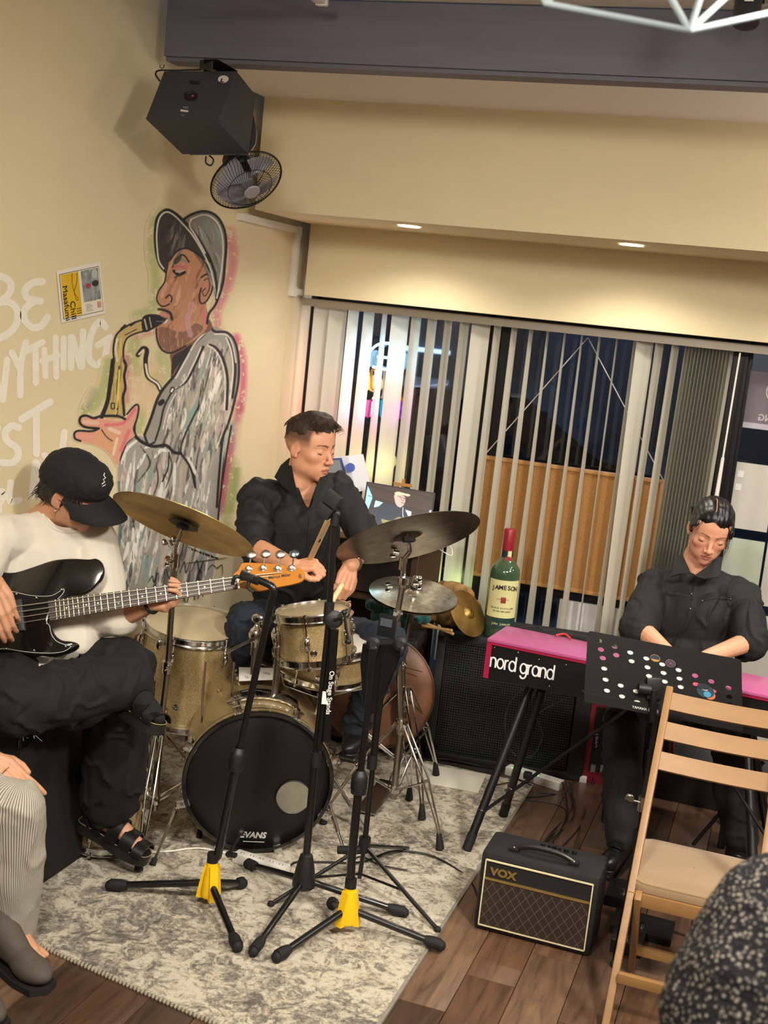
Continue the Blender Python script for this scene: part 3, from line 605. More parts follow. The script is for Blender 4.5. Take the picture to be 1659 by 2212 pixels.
# painted words: BE / ANYTHING / JUST / PLAY
lw = M('letter_paint', 'efe9da', .8, var=(30, .06))
def letter(strokes, w=12.0):
    m = MB(); w *= 1.2
    for si, pts in enumerate(strokes):
        P = [(p[0]/4.096, 560+p[1]/4.096) for p in pts]
        if len(P) > 2: P = [(p.x, p.y) for p in spline([(a, b, 0) for a, b in P], 6)]
        k = len(P); Lf = []; Rt = []
        for i in range(k):
            a, b = P[max(i-1, 0)], P[min(i+1, k-1)]; d = math.hypot(b[0]-a[0], b[1]-a[1]); nx, ny = -(b[1]-a[1])/d*w/2, (b[0]-a[0])/d*w/2
            Lf.append((P[i][0]+nx, P[i][1]+ny)); Rt.append((P[i][0]-nx, P[i][1]-ny))
        def cap(c, a0, sgn): return [(c[0]+math.cos(a0+sgn*math.pi*j/5)*w/2, c[1]+math.sin(a0+sgn*math.pi*j/5)*w/2) for j in range(1, 5)]
        x = XL+.0008+.00015*si; vs = [atx(*p, x) for p in Lf]+[atx(*p, x) for p in Rt]
        fs = [(i, i+1, k+i+1, k+i) for i in range(k-1)]
        aE = math.atan2(Lf[-1][1]-P[-1][1], Lf[-1][0]-P[-1][0]); c = [atx(*p, x) for p in cap(P[-1], aE, -1)]
        o = len(vs); vs += c; fs.append([k-1]+list(range(o, o+4))+[2*k-1])
        aS = math.atan2(Rt[0][1]-P[0][1], Rt[0][0]-P[0][0]); c = [atx(*p, x) for p in cap(P[0], aS, -1)]
        o = len(vs); vs += c; fs.append([k]+list(range(o, o+4))+[0])
        m.add(vs, fs)
    m.build('painted_letter', lw, ml_, smooth=0)
letter([[(-90, 150), (0, 150), (80, 190), (95, 270), (40, 350), (-40, 390)], [(-40, 390), (80, 380), (150, 450), (145, 570), (70, 660), (-60, 720)], [(-90, 150), (-80, 720)]], 13)
letter([[(375, 198), (290, 210), (222, 275), (245, 345), (360, 372)], [(300, 372), (222, 440), (215, 530), (285, 605), (370, 585), (420, 510)]], 13)
letter([[(-70, 1330), (-40, 1000)], [(-60, 980), (25, 1245)], [(25, 1245), (62, 890)]])
letter([[(105, 825), (165, 950)], [(228, 735), (185, 930), (178, 1205)]])
letter([[(215, 820), (375, 735)], [(312, 790), (318, 1090)]])
letter([[(392, 800), (402, 1035)], [(492, 690), (497, 1040)], [(372, 900), (510, 850)]], 11)
letter([[(563, 700), (562, 960)]], 11)
letter([[(628, 690), (628, 960)], [(638, 690), (715, 955)], [(735, 640), (722, 950)]])
letter([[(932, 600), (890, 550), (830, 610), (790, 740), (790, 880), (850, 935), (900, 900)], [(865, 762), (975, 690)], [(955, 710), (912, 975)]])
letter([[(-60, 1500), (-50, 1780), (-110, 1850)], [(-70, 1500), (-20, 1490)]])
letter([[(165, 1490), (100, 1475), (45, 1540), (65, 1610), (145, 1670), (160, 1740), (110, 1800), (20, 1800)]], 13)
letter([[(190, 1415), (445, 1262)], [(322, 1340), (322, 1720)]], 13)
letter([[(570, 1530), (540, 1760)], [(390, 1735), (500, 1860), (520, 2000)]], 12)
letter([[(315, 1800), (285, 2090)], [(318, 1800), (420, 2010)], [(300, 1960), (390, 1940)]], 13)
letter([[(95, 1975), (85, 2140), (170, 2130)]])
letter([[(-10, 2050), (-10, 2250)], [(-10, 2050), (45, 2070), (10, 2140)]])
# concert flyer taped under the word
fy_ = thing('flyer', (XL+.004, 3.75, 1.83), 'small yellow and white concert flyer taped crooked on the left wall', 'poster')
Q = [V(p) for p in (atx(122, 585, XL+.004), atx(216, 565, XL+.004), atx(228, 677, XL+.004), atx(133, 698, XL+.004))]
def fq(u, v, d=0): p = Q[0]*(1-u)*(1-v)+Q[1]*u*(1-v)+Q[2]*u*v+Q[3]*(1-u)*v; return p+V((d, 0, 0))
def fr_(u0, u1, v0, v1, mat, nm, d=.0006):
    MB().add([fq(u0, v0, d), fq(u1, v0, d), fq(u1, v1, d), fq(u0, v1, d), fq(u0, v0, d-.0006), fq(u1, v0, d-.0006), fq(u1, v1, d-.0006), fq(u0, v1, d-.0006)], [(0, 1, 2, 3), (4, 5, 6, 7), (0, 1, 5, 4), (2, 3, 7, 6), (1, 2, 6, 5), (0, 3, 7, 4)]).build(nm, mat, fy_, smooth=0)
ink = M('print_ink', '1c1c1a', .7); yel = M('flyer_yellow', 'dcb312', .6, var=(30, .1)); tq = M('flyer_photo', '58686a', .6, var=(40, .7), col2='a7aaa4')
fr_(0, 1, 0, 1, M('flyer_paper', 'e4ddd2', .6), 'sheet'); fr_(.045, .955, .075, .94, ink, 'border_line', .001); fr_(.055, .945, .085, .93, M('flyer_paper_inner', 'e2dac8', .6), 'inner_sheet', .0014)
fr_(.07, .46, .095, .92, yel, 'yellow_panel', .0018); fr_(.52, .92, .10, .70, tq, 'photo_panel', .0018); fr_(.82, .91, .74, .86, M('flyer_pink', 'c99387', .7), 'pink_square', .0018)
for u, v, c, ru, rv in ((.64, .56, '8d9496', .09, .10), (.83, .2, 'b4b8b0', .07, .09), (.66, .4, 'a8304c', .06, .05), (.82, .38, '1f2024', .08, .06)):
    MB().add([fq(u+ru*math.cos(t*.524), v+rv*math.sin(t*.524), .0024) for t in range(12)], [tuple(range(12))]).build('printed_shape', M('flyer_'+c, c, .6), fy_, smooth=0)
uu, vv = (Q[1]-Q[0]).normalized(), (Q[3]-Q[0]).normalized()
text('Masafumi', .039, fq(.085, .30, .0025), vv, uu, ink, 'lettering', fy_, sx=.82); text('Chill', .042, fq(.215, .62, .0025), vv, uu, ink, 'lettering', fy_, sx=.82)
for i in range(6): fr_(.56, .66+.03*(i % 3), .745+i*.026, .753+i*.026, M('grey_print', '8a8a84', .7), 'text_line', .0022)
MB().tube([fq(a, b, .0022) for a, b in sp2([(.32, .1), (.3, .3), (.34, .5), (.4, .6), (.36, .62), (.33, .45), (.4, .3), (.43, .12)])], .0009, 5).build('drawn_line', ink, fy_)
for i in range(9): fr_(.35+.033*(i % 3), .372+.033*(i % 3), .78+.045*(i//3), .80+.045*(i//3), ink, 'printed_character', .0022)
# ================= RUG =================
rugm = bpy.data.materials.new('rug_pile'); rugm.use_nodes = True; nt = rugm.node_tree; N = nt.nodes; L = nt.links; b = N['Principled BSDF']
tc = N.new('ShaderNodeTexCoord')
def nz_(sc, det, ro, dist=0):
    n = N.new('ShaderNodeTexNoise'); n.inputs['Scale'].default_value = sc; n.inputs['Detail'].default_value = det; n.inputs['Roughness'].default_value = ro; n.inputs['Distortion'].default_value = dist
    L.new(tc.outputs['Object'], n.inputs['Vector']); return n
n1 = nz_(15, 9, .75, 1.2); n2 = nz_(60, 5, .8); n3 = nz_(1.8, 3, .5); wv = N.new('ShaderNodeTexVoronoi'); wv.inputs['Scale'].default_value = 5; wv.feature = 'SMOOTH_F1'
vm = N.new('ShaderNodeVectorMath'); vm.operation = 'ADD'; L.new(tc.outputs['Object'], vm.inputs[0]); sc_ = N.new('ShaderNodeVectorMath'); sc_.operation = 'SCALE'; sc_.inputs['Scale'].default_value = .35; L.new(n1.outputs['Color'], sc_.inputs[0]); L.new(sc_.outputs[0], vm.inputs[1]); L.new(vm.outputs[0], wv.inputs['Vector'])
sn = N.new('ShaderNodeMath'); sn.operation = 'SINE'; mu = N.new('ShaderNodeMath'); mu.operation = 'MULTIPLY'; mu.inputs[1].default_value = 26; L.new(wv.outputs['Distance'], mu.inputs[0]); L.new(mu.outputs[0], sn.inputs[0])
def mth(op, a, c):
    m = N.new('ShaderNodeMath'); m.operation = op
    for i, v in enumerate((a, c)):
        if isinstance(v, (int, float)): m.inputs[i].default_value = v
        else: L.new(v, m.inputs[i])
    return m.outputs[0]
t1 = mth('MULTIPLY', sn.outputs[0], .035); t2 = mth('MULTIPLY', n1.outputs['Fac'], 1.0); t3 = mth('MULTIPLY', n2.outputs['Fac'], .55); t4 = mth('MULTIPLY', n3.outputs['Fac'], .35)
tt = mth('ADD', mth('ADD', t1, t2), mth('ADD', t3, t4))
rr = N.new('ShaderNodeValToRGB'); e = rr.color_ramp.elements; e[0].position = .78; e[0].color = (*lin('5c5852'), 1); e[1].position = 1.12; e[1].color = (*lin('c9c0ae'), 1)
q = e.new(.90); q.color = (*lin('8c8478'), 1); q = e.new(.985); q.color = (*lin('b9ad97'), 1)
rr.color_ramp.interpolation = 'LINEAR'; L.new(mth('MULTIPLY', tt, .98), rr.inputs[0])
for el, p in zip(rr.color_ramp.elements, (.76, .87, .95, 1.0)): el.position = p
L.new(rr.outputs[0], b.inputs['Base Color']); b.inputs['Roughness'].default_value = .95
bp = N.new('ShaderNodeBump'); bp.inputs['Strength'].default_value = .8; bp.inputs['Distance'].default_value = .006; L.new(n2.outputs['Fac'], bp.inputs['Height']); L.new(bp.outputs[0], b.inputs['Normal'])
rug = thing('rug', (-1.5, 4, 0), 'large faded grey and cream patterned rug under the drum kit', 'rug')
c0 = atz(60, 2037); c1 = atz(450, 2212); rgy = c0.y-(c0.x+2.2)*(c1.y-c0.y)/(c1.x-c0.x)
def ry(x): return c0.y+(x-c0.x)*(c1.y-c0.y)/(c1.x-c0.x)
XR = -.845
MB().prism([(-2.35, ry(-2.35)), (XR, ry(XR)), (XR, 5.1), (-2.35, 5.1)], (0, 0, .009), (1, 0, 0), (0, 1, 0), .012).build('pile', rugm, rug, smooth=0)
ed = MB(); a_, b_ = V((-2.35, ry(-2.35), .010)), V((XR, ry(XR), .010)); n_ = int((b_-a_).length/.013)
for i in range(n_): p = a_.lerp(b_, i/n_); ed.sph(p, (.0055, .011, .008), n=4)
o = ed.build('bound_edge', M('rug_binding', 'a89e8a', .95, var=(60, .3)), rug); o['kind'] = 'stuff'
MB().box((XR+.001, (ry(XR)+5.1)/2, .009), (.012, 5.1-ry(XR), .013), bev=.003).build('side_binding', M('rug_side_binding', '8f877b', .95, var=(80, .3)), rug)
GZ = .0155
# ================= DRUMS =================
spk = bpy.data.materials.new('champagne_sparkle'); spk.use_nodes = True; nt = spk.node_tree; N = nt.nodes; L = nt.links; b = N['Principled BSDF']
tc = N.new('ShaderNodeTexCoord'); n = N.new('ShaderNodeTexNoise'); n.inputs['Scale'].default_value = 700; L.new(tc.outputs['Object'], n.inputs['Vector'])
r = N.new('ShaderNodeValToRGB'); e = r.color_ramp.elements; e[0].position = .42; e[0].color = (*lin('86704a'), 1); e[1].position = .66; e[1].color = (*lin('f0dca8'), 1); L.new(n.outputs['Fac'], r.inputs[0])
q = e.new(.55); q.color = (*lin('b79c6c'), 1); L.new(r.outputs[0], b.inputs['Base Color']); b.inputs['Metallic'].default_value = .35; b.inputs['Roughness'].default_value = .3; b.inputs['Coat Weight'].default_value = .8; b.inputs['Coat Roughness'].default_value = .05
bp = N.new('ShaderNodeBump'); bp.inputs['Strength'].default_value = .25; bp.inputs['Distance'].default_value = .0006; L.new(n.outputs['Fac'], bp.inputs['Height']); L.new(bp.outputs[0], b.inputs['Normal'])
headw = M('drum_head_white', 'd8d2c4', .55, var=(14, .08)); headc = M('drum_head_clear', 'c9b894', .35, var=(8, .15)); headb = M('drum_head_black', '0b0b0b', .42, var=(3, .2)); hoopb = M('drum_hoop_black', '0d0d0e', .25, coat=.6)
def drum(nm, lab, c, ax, r, dep, top, bot, n=6, group=None, metal=True, phase=0.3, shell=spk):
    # c: centre of the top (or front) head, ax: towards the other head
    c = V(c); ax = V(ax).normalized(); u = ax.orthogonal().normalized(); w = ax.cross(u)
    d = thing(nm, c+ax*dep, lab, 'drum', group)
    MB().lathe([(r, .012), (r, dep-.012), (r-.006, dep-.012), (r-.006, .012), (r, .012)], c, ax, 56).build('shell', shell, d)
    MB().lathe([(0, .004), (r-.004, .004), (r+.002, .007), (r+.002, .012), (0, .012)], c, ax, 56).build('drum_head', top, d)
    MB().lathe([(0, dep-.004), (r-.004, dep-.004), (r+.002, dep-.007), (r+.002, dep-.012), (0, dep-.012)], c, ax, 56).build('drum_head', bot, d)
    for h0, s in ((0, 1), (dep, -1)):
        if metal: P = [(r+.003, h0-s*.006), (r+.008, h0-s*.007), (r+.009, h0-s*.004), (r+.005, h0), (r+.005, h0+s*.018), (r+.016, h0+s*.020), (r+.016, h0+s*.024), (r+.003, h0+s*.024), (r+.003, h0-s*.006)]
        else: P = [(r-.002, h0-s*.014), (r+.009, h0-s*.014), (r+.012, h0-s*.01), (r+.012, h0+s*.026), (r+.009, h0+s*.030), (r+.003, h0+s*.026), (r-.002, h0-s*.014)]
        MB().lathe(P, c, ax, 64).build('hoop', CH if metal else (hoopb if h0 == 0 else spk), d)
        if not metal: MB().lathe([(r+.0122, h0-s*.002), (r+.0132, h0-s*.002), (r+.0132, h0+s*.018), (r+.0122, h0+s*.018), (r+.0122, h0-s*.002)], c, ax, 64).build('hoop_inlay', spk, d)
    for k in range(n):
        a = 2*math.pi*(k+phase)/n; dr = u*math.cos(a)+w*math.sin(a); t_ = ax.cross(dr); m = MB(); rt = rotm(ax, dr)
        mid = dep/2 if dep < .22 else None
        for h in ([mid] if mid else [.075, dep-.075]):
            m.box(c+ax*h+dr*(r+.010), (.018, .05, .02), rt, bev=.005); m.sph(c+ax*h+dr*(r+.018), (.011, .022, .009), rt, 6)
            if not mid: m.build('lug', CH, d); m = MB()
        if mid: m.build('lug', CH, d)
        m = MB(); off = r+(.012 if metal else .022)
        for h0, h1, s in ((-.004, .07 if not mid else dep/2-.02, 1), (dep+.004, dep-(.07 if not mid else dep/2-.02), -1)):
            m.tube([c+dr*off+ax*h0, c+dr*off+ax*h1], .0028, 7); m.cyl(c+dr*off+ax*(h0-s*.006), c+dr*off+ax*(h0+s*.004), .006, n=8)
            if not metal: m.box(c+dr*(off-.004)+ax*(h0+s*.002), (.030, .016, .046), rt, bev=.004); m.box(c+dr*(off+.002)+ax*(h0+s*.03), (.018, .07, .014), rt, bev=.004)
            m.build('tension_rod', CH, d); m = MB()
    m = MB().lathe([(0, 0), (.011, 0), (.012, .002), (.007, .003), (.007, .0005), (0, .0005)], c+ax*dep*.72+(-cF-ax*(-cF).dot(ax)).normalized()*(r+.0005), (-cF-ax*(-cF).dot(ax)).normalized(), 18); m.build('badge', CH, d)
    return d
bf = atd(558, 1688, 4.36); br_ = atd(551, 1588, 4.72); bax = br_-bf; bax.z = 0; bax.normalize(); bax.z = .05; bax.normalize()
hz_ = 0
bd = drum('bass_drum', 'champagne sparkle bass drum with black front head and offset port hole, on the rug', bf, bax, .252, .45, headb, headw, 8, metal=False, phase=.5)
bx = V((0, 0, 1)).cross(bax).normalized()*-1     # to the right as seen from the front
if bx.dot(cR) < 0: bx = -bx
def onh(px, py):   # a point on the front head's plane
    d = ray(px, py); return CAM+d*((bf-bax*.0-CAM).dot(bax)/d.dot(bax))
pc = onh(634, 1722)
MB().lathe([(0, -.001), (.062, -.001), (.062, .0015), (0, .0015)], pc+bax*.002, bax, 36).build('port_hole', M('port_hole_view', '857f6c', .8, var=(9, .35)), bd)
MB().tube(circ(pc, .0625, bax, 36), .0022, 6, closed=True).build('port_ring', BK, bd)
text('EVANS', .030, onh(518, 1808)-bax*.001, bx, (0, 0, 1), M('logo_grey', 'c9c8c4', .6), 'lettering', bd, bold=.0012, shear=.2)
MB().box(onh(548, 1818)-bax*.001, (.075, .002, .0025), rotm(bax, (0, 0, 1))).build('logo_line', M('logo_grey', 'c9c8c4', .6), bd, smooth=0)
# spurs, tom mount
for s in (-1, 1):
    p = bf+bax*.10+bx*s*.24-V((0, 0, .05)); q = p-bax*.22+bx*s*.10; q.z = GZ+.003
    MB().tube([p, p.lerp(q, .55)], .008, 10).tube([p.lerp(q, .5), q], .0055, 8).build('spur', CH, bd); MB().cyl(p.lerp(q, .93), q, .009, .011, n=10).build('spur_foot', RUB, bd)
top = bf+bax*.15+V((0, 0, .255))
m = MB()
for i in range(7):
    a = R(-24+8*i); m.box(bf+bax*.15+bx*math.sin(a)*.262+V((0, 0, math.cos(a)*.262)), (.042, .075, .012), rotm(bax, bx*math.sin(a)+V((0, 0, math.cos(a)))), bev=.003)
m.build('tom_mount_plate', CH, bd)
ptop = atd(605, 1374, 4.44); pbase = V((ptop.x+.0, ptop.y, top.z+.0))
m = MB().tube([pbase-V((0, 0, .02)), ptop], .0125, 16); m.cyl(ptop-V((0, 0, .07)), ptop-V((0, 0, .03)), .018, n=16); m.build('mount_tube', CHD, bd)
m = MB()
pt2 = atd(553, 1374, 4.55); m.tube([pt2-V((0, 0, .16)), pt2], .010, 14); m.cyl(pt2-V((0, 0, .07)), pt2-V((0, 0, .04)), .017, n=14); m.build('mount_tube', CHD, bd)
for p, s in ((ptop, 1), (pt2, .85)):
    m = MB().lathe([(0, -.042), (.019*s, -.042), (.022*s, -.020), (.031*s, -.012), (.034*s, .012), (.026*s, .028), (.012, .036), (.009, .046), (0, .046)], p, (0, 0, 1), 22)
    m.sph(p+V((0, 0, .064)), (.030*s, .009, .020), None, 8); m.sph(p+V((.018*s, 0, .055)), (.010, .007, .012), None, 6); m.build('tilter', CH, bd)
m = MB(); q0 = atd(640, 1370, 4.42); m.tube([ptop+V((.01, 0, .01)), q0], .010, 10); m.lathe([(0, -.02), (.03, -.02), (.034, -.01), (.034, .014), (.026, .02), (0, .02)], q0, (q0-ptop).normalized(), 24); m.cyl(q0+V((-.01, 0, .03)), q0+V((-.01, 0, .05)), .008, n=8); m.build('tom_bracket', CH, bd)
MB().tube([atd(546, 1382, 4.52), atd(488, 1410, 4.46)], .0045, 8).tube([atd(548, 1378, 4.52), atd(500, 1402, 4.46)], .003, 8).build('spare_rod', CHD, bd)
# notes on paper lying on the bass drum
nt_ = thing('note_paper', atd(552, 1455, 4.6), 'small white sheet of hand-drawn notes lying on top of the bass drum', 'paper')
pn = M('note_paper_white', 'ece8de', .8)
A_, B_, C_, D_ = atd(516, 1441, 4.62), atd(592, 1443, 4.60), atd(591, 1468, 4.52), atd(516, 1471, 4.54)
MB().add([A_, B_, C_, D_, A_-V((0, 0, .001)), B_-V((0, 0, .001)), C_-V((0, 0, .001)), D_-V((0, 0, .001))], [(0, 1, 2, 3), (4, 7, 6, 5), (0, 4, 5, 1), (1, 5, 6, 2), (2, 6, 7, 3), (3, 7, 4, 0)]).build('sheet', pn, nt_, smooth=0)
m = MB(); rs = random.Random(9)
for cx_, cy_ in ((.25, .6), (.35, .5), (.72, .55), (.82, .5), (.65, .3), (.2, .25)):
    pts = [A_.lerp(B_, cx_+.05*math.cos(t*1.3)+.006*t).lerp(D_.lerp(C_, cx_+.05*math.cos(t*1.3)+.006*t), 1-cy_+.12*math.sin(t*1.7))+V((0, 0, .0012)) for t in range(7)]
    m.tube(pts, .0006, 4)
m.build('pencil_scribble', M('pencil', '6a6a68', .8), nt_)
# floor tom, rack tom, snare, spare drum
nf, mf = disc_normal((214, 36), .27); fc0 = atd(420, 1346, 4.72)
ft = drum('floor_tom', 'champagne sparkle floor tom standing between the bass player and the drummer', fc0, -nf, .180, .37, headc, headc, 6, 'toms of the kit', phase=.15)
for px, py in ((330, 1540), (500, 1500), (438, 1500)):
    p = atd(px, py, 4.45); f = V((p.x+(p.x-fc0.x)*.25, p.y+(p.y-fc0.y)*.1, GZ)); MB().tube([p+V((0, 0, .12)), p, f], .005, 8).build('tom_leg', CH, ft); MB().cyl(f, f+V((0, 0, .03)), .012, .009, n=10).build('rubber_foot', RUB, ft)
MB().sph(atd(343, 1392, 4.36), (.012, .01, .022), None, 8).build('wing_screw', CH, ft)
nr, mr = disc_normal((158, -12), .13); rc0 = atd(675, 1317, 4.38)
rt_ = drum('rack_tom', 'champagne sparkle rack tom mounted above the bass drum', rc0, -nr, .128, .175, headc, headc, 6, 'toms of the kit', phase=.05)
ns_, _ = disc_normal((211, 34), .30); sc0 = atd(706, 1372, 4.62)
sd = drum('snare_drum', 'champagne sparkle snare drum with white head, behind the rack tom', sc0, -ns_, .174, .135, headw, headw, 8, phase=.2)
m = MB(); sb = sc0-ns_*.15
for a in (0, 120, 240):
    dd = V((math.cos(R(a)), math.sin(R(a)), 0)); m.tube([V((sb.x, sb.y, sb.z-.10)), V((sb.x, sb.y, sb.z-.03))+dd*.17, V((sb.x, sb.y, sb.z+.02))+dd*.19], .005, 8)
    m.tube([V((sb.x, sb.y, .30)), V((sb.x, sb.y, GZ+.006))+dd*.24], .007, 8); m.cyl(V((sb.x, sb.y, GZ))+dd*.24, V((sb.x, sb.y, GZ+.03))+dd*.235, .013, n=8)
m.tube([V((sb.x, sb.y, .10)), V((sb.x, sb.y, sb.z-.08))], .011, 12)
ss = thing('snare_stand', (sb.x, sb.y, GZ), 'chrome tripod stand holding the snare drum', 'stand'); m.build('frame', CH, ss)
spd1 = drum('spare_drum', 'small champagne drum standing on the rug behind the bass player’s sandal', atd(236, 1672, 4.30), (-.02, .04, -1), .128, .235, headc, headc, 6, phase=.1)
# ================= CYMBALS =================
def cymm(nm, c1, c2, rough=.32, sc=26, st=(1, 1, 1)):
    m = M(nm, c1, rough, .92, var=(sc, .3), col2=c2, bump=(60, .25, .0008)); return m
def cymbal(nm, lab, c, nrm, r, bell, mat, under=False, group='cymbals'):
    # nrm: the outward (bell) side
    d = thing(nm, c, lab, 'cymbal', group); n = V(nrm).normalized()
    bh = bell*.42; P = [(.005, bh+.010)]
    for i in range(1, 7): t = i/6; P.append((bell*t, bh*math.cos(t*math.pi/2)**.8+.010))
    for i in range(1, 15): t = i/14; P.append((bell+(r-bell)*t, .010*(1-t**1.4)))
    Q = [(a, b-.0012) for a, b in reversed(P)]
    MB().lathe(P+Q, c, n, 96).build('bronze_plate', mat, d, smooth=28)
    return d
def wing(m, p, ax, s=1):
    ax = V(ax).normalized(); u = ax.orthogonal().normalized()
    m.cyl(p, p+ax*.014*s, .006*s, n=10)
    for q in (-1, 1): m.sph(p+ax*.014*s+u*q*.011*s, (.007*s, .0022*s, .008*s), rotm(ax.cross(u), ax), 6)
# crash, seen from below
crn, crm = disc_normal((300, 108), .30, -1)
crc = atd(396, 1134, 4.08)
cr_ = cymbal('crash_cymbal', 'large golden crash cymbal tilted away, its underside showing behind the cap', crc, -crn, .243, .050, cymm('bronze_gold', 'd9b565', '8a6c38', .34, 5))
MB().lathe([(.008, 0), (.050, .002), (.052, .0005), (.008, .0005)], crc-crn*-.001, -crn, 40).build('bell_hollow', M('bell_dark', '3a3226', .5, .5), cr_)
_r = ray(440, 1192)
text('MEINL', .040, CAM+_r*((crc-CAM).dot(crn)/_r.dot(crn))+crn*.003, -crm, -crm.cross(crn).normalized()*(1 if crm.cross(crn).z > 0 else -1), M('cymbal_print', '2c2210', .7), 'lettering', cr_, bold=.0012, align='CENTER')
def cstand(nm, lab, base, pts, r=(.0125, .011, .0095), grp='chrome cymbal stands', legang=20, hubz=.42, spread=.27, clampz=()):
    # tripod cymbal stand: base (x,y), points of the tube from the hub up
    d = thing(nm, (base.x, base.y, GZ), lab, 'stand', grp)
    b0 = V((base.x, base.y, .12)); m = MB().tube([b0]+[V(pts[0])], .0135, 16); m.build('lower_tube', CHD, d)
    for i in range(len(pts)-1):
        MB().tube([pts[i], pts[i+1]], r[min(i, 2)], 14).build('upper_tube', CHD, d)
        q = V(pts[i]); dd = (V(pts[i+1])-q).normalized(); mm = MB().cyl(q-dd*.022, q+dd*.02, .0185, n=16); wing(mm, q-cF*.012, (-cF+cR*.6)); mm.build('clamp', CH, d)
    hub = V((base.x, base.y, hubz)); MB().cyl(hub-V((0, 0, .02)), hub+V((0, 0, .015)), .022, n=16).build('hub', CH, d)
    low = V((base.x, base.y, .16)); MB().cyl(low-V((0, 0, .015)), low+V((0, 0, .015)), .02, n=14).build('hub', CH, d)
    for a in (0, 120, 240):
        dd = V((math.cos(R(legang+a)), math.sin(R(legang+a)), 0)); s_ = V((-dd.y, dd.x, 0)); ft = V((base.x, base.y, GZ+.006))+dd*spread
        m = MB()
        for q in (-.011, .011):
            m.tube([hub+dd*.02+s_*q, hub.lerp(ft, .42)+dd*.045+s_*q*1.3, ft+V((0, 0, .04))+s_*q*.4], .0042, 6)
            m.tube([low+dd*.015+s_*q, hub.lerp(ft, .45)+dd*.04+s_*q*1.2], .0042, 6)
        m.cyl(hub.lerp(ft, .44)+dd*.04-s_*.018, hub.lerp(ft, .44)+dd*.04+s_*.018, .005, n=8)
        m.build('leg', CH, d)
        MB().tube([ft+V((0, 0, .055))-dd*.01, ft+V((0, 0, .02)), ft+dd*.004], [.009, .014, .016], 12).build('rubber_foot', RUB, d)
    return d
cb = V((atz(352, 1795).x+.03, 4.02, 0))
cb = aty(345, 1590, 3.78); cs1 = cstand('cymbal_stand', 'chrome tripod cymbal stand beside the bass player, holding the crash cymbal', cb, [V((cb.x, cb.y, .42)), aty(362, 1440, 3.78), aty(376, 1232, 3.76)], legang=50, hubz=.40)
m = MB().tube([aty(376, 1232, 3.76), aty(379, 1180, 3.75), crc-crn*.02, crc-crn*-.05], [.011, .008, .006, .0035], 10); m.cyl(aty(376, 1225, 3.76), aty(379, 1195, 3.76), .016, n=14); wing(m, aty(370, 1180, 3.74), cU-cR*.4, 1.5); wing(m, aty(372, 1212, 3.73), -cR, 1.3)
m.build('tilter', CH, cs1); MB().lathe([(.006, 0), (.02, 0), (.02, .008), (.006, .008)], crc+crn*.004, crn, 16).build('felt', M('felt_dark', '1e1c1a', .9), cs1)
# ride
rdn, rdm = disc_normal((310, -74), .30, -1); rdc = atd(882, 1163, 4.5)
rd_ = cymbal('ride_cymbal', 'large dark ride cymbal tilted away above the hi-hat, underside showing', rdc, -rdn, .266, .055, cymm('bronze_dark', '7c7264', '4a453e', .36, 16))
rb = aty(868, 1560, 4.36); rb.z = 0
cs2 = cstand('cymbal_stand', 'chrome tripod cymbal stand holding the dark ride cymbal', rb, [V((rb.x, rb.y, .40)), aty(858, 1330, 4.36), aty(869, 1268, 4.34)], legang=-28, hubz=.42, spread=.26)
m = MB().tube([aty(869, 1268, 4.34), aty(873, 1208, 4.32), aty(886, 1190, 4.32), rdc-rdn*-.002, rdc-rdn*.02], [.012, .010, .008, .006, .004], 10); m.cyl(aty(871, 1262, 4.33), aty(872, 1248, 4.33), .020, n=16); m.cyl(aty(868, 1230, 4.33), aty(872, 1205, 4.33), .015, n=12); wing(m, aty(862, 1195, 4.31), -cR+cU*.2, 1.5); wing(m, aty(893, 1262, 4.32), cR, 1.4); wing(m, aty(848, 1268, 4.32), -cR, 1.3)
m.build('tilter', CH, cs2); MB().box(rdc+rdn*.008+cU*.004, (.05, .02, .018), rotm(rdn, cU), bev=.004).build('felt', M('felt_dark', '1e1c1a', .9), cs2)
ldn, _ = disc_normal((60, 90), .8, 1)
cymbal('leaning_cymbal', 'dull brass cymbal standing behind the floor tom against the wall', atd(322, 1408, 4.98), ldn, .085, .022, cymm('bronze_old2', '9a7c48', '66522e', .45, 12), group=None)
# hi-hat
hn, hm = disc_normal((190, 27), .33); hc = atd(893, 1283, 4.98)
hh1 = cymbal('hi_hat_cymbal', 'bright hammered top hi-hat cymbal over the teal cloth', hc, hn, .178, .038, cymm('bronze_bright', 'f4eede', 'bdb19a', .17, 34))
hh2 = cymbal('hi_hat_cymbal', 'lower hi-hat cymbal, hidden just under the bright one', hc-hn*.012, -hn, .177, .038, cymm('bronze_mid', 'b59c68', '7e6a44', .35, 30))
hb = V((aty(862, 1560, 4.62).x, 4.62, 0)); hb = aty(866, 1590, hc.y)
hs = cstand('hi_hat_stand', 'chrome hi-hat stand with foot pedal left of the large speaker cabinet', hb, [V((hb.x, hb.y, .38)), aty(868, 1440, hc.y), hc-hn*.03], legang=-50, hubz=.45, spread=.28)
m = MB().tube([hc-hn*.03, hc+hn*.12+V((0, 0, .1))], .0032, 8); m.tube([hc-hn*.03, aty(886, 1345, hc.y)], .010, 10); m.build('pull_rod', CHD, hs)
m = MB().lathe([(.004, 0), (.013, .0), (.014, .012), (.010, .03), (.012, .045), (.004, .05)], hc+hn*.03, hn, 18); wing(m, hc+hn*.06, cR, 1.2); m.build('clutch', CH, hs); MB().lathe([(.004, 0), (.016, 0), (.016, .012), (.004, .012)], hc+hn*.02, hn, 16).build('felt', M('felt_dark', '1e1c1a', .9), hs)
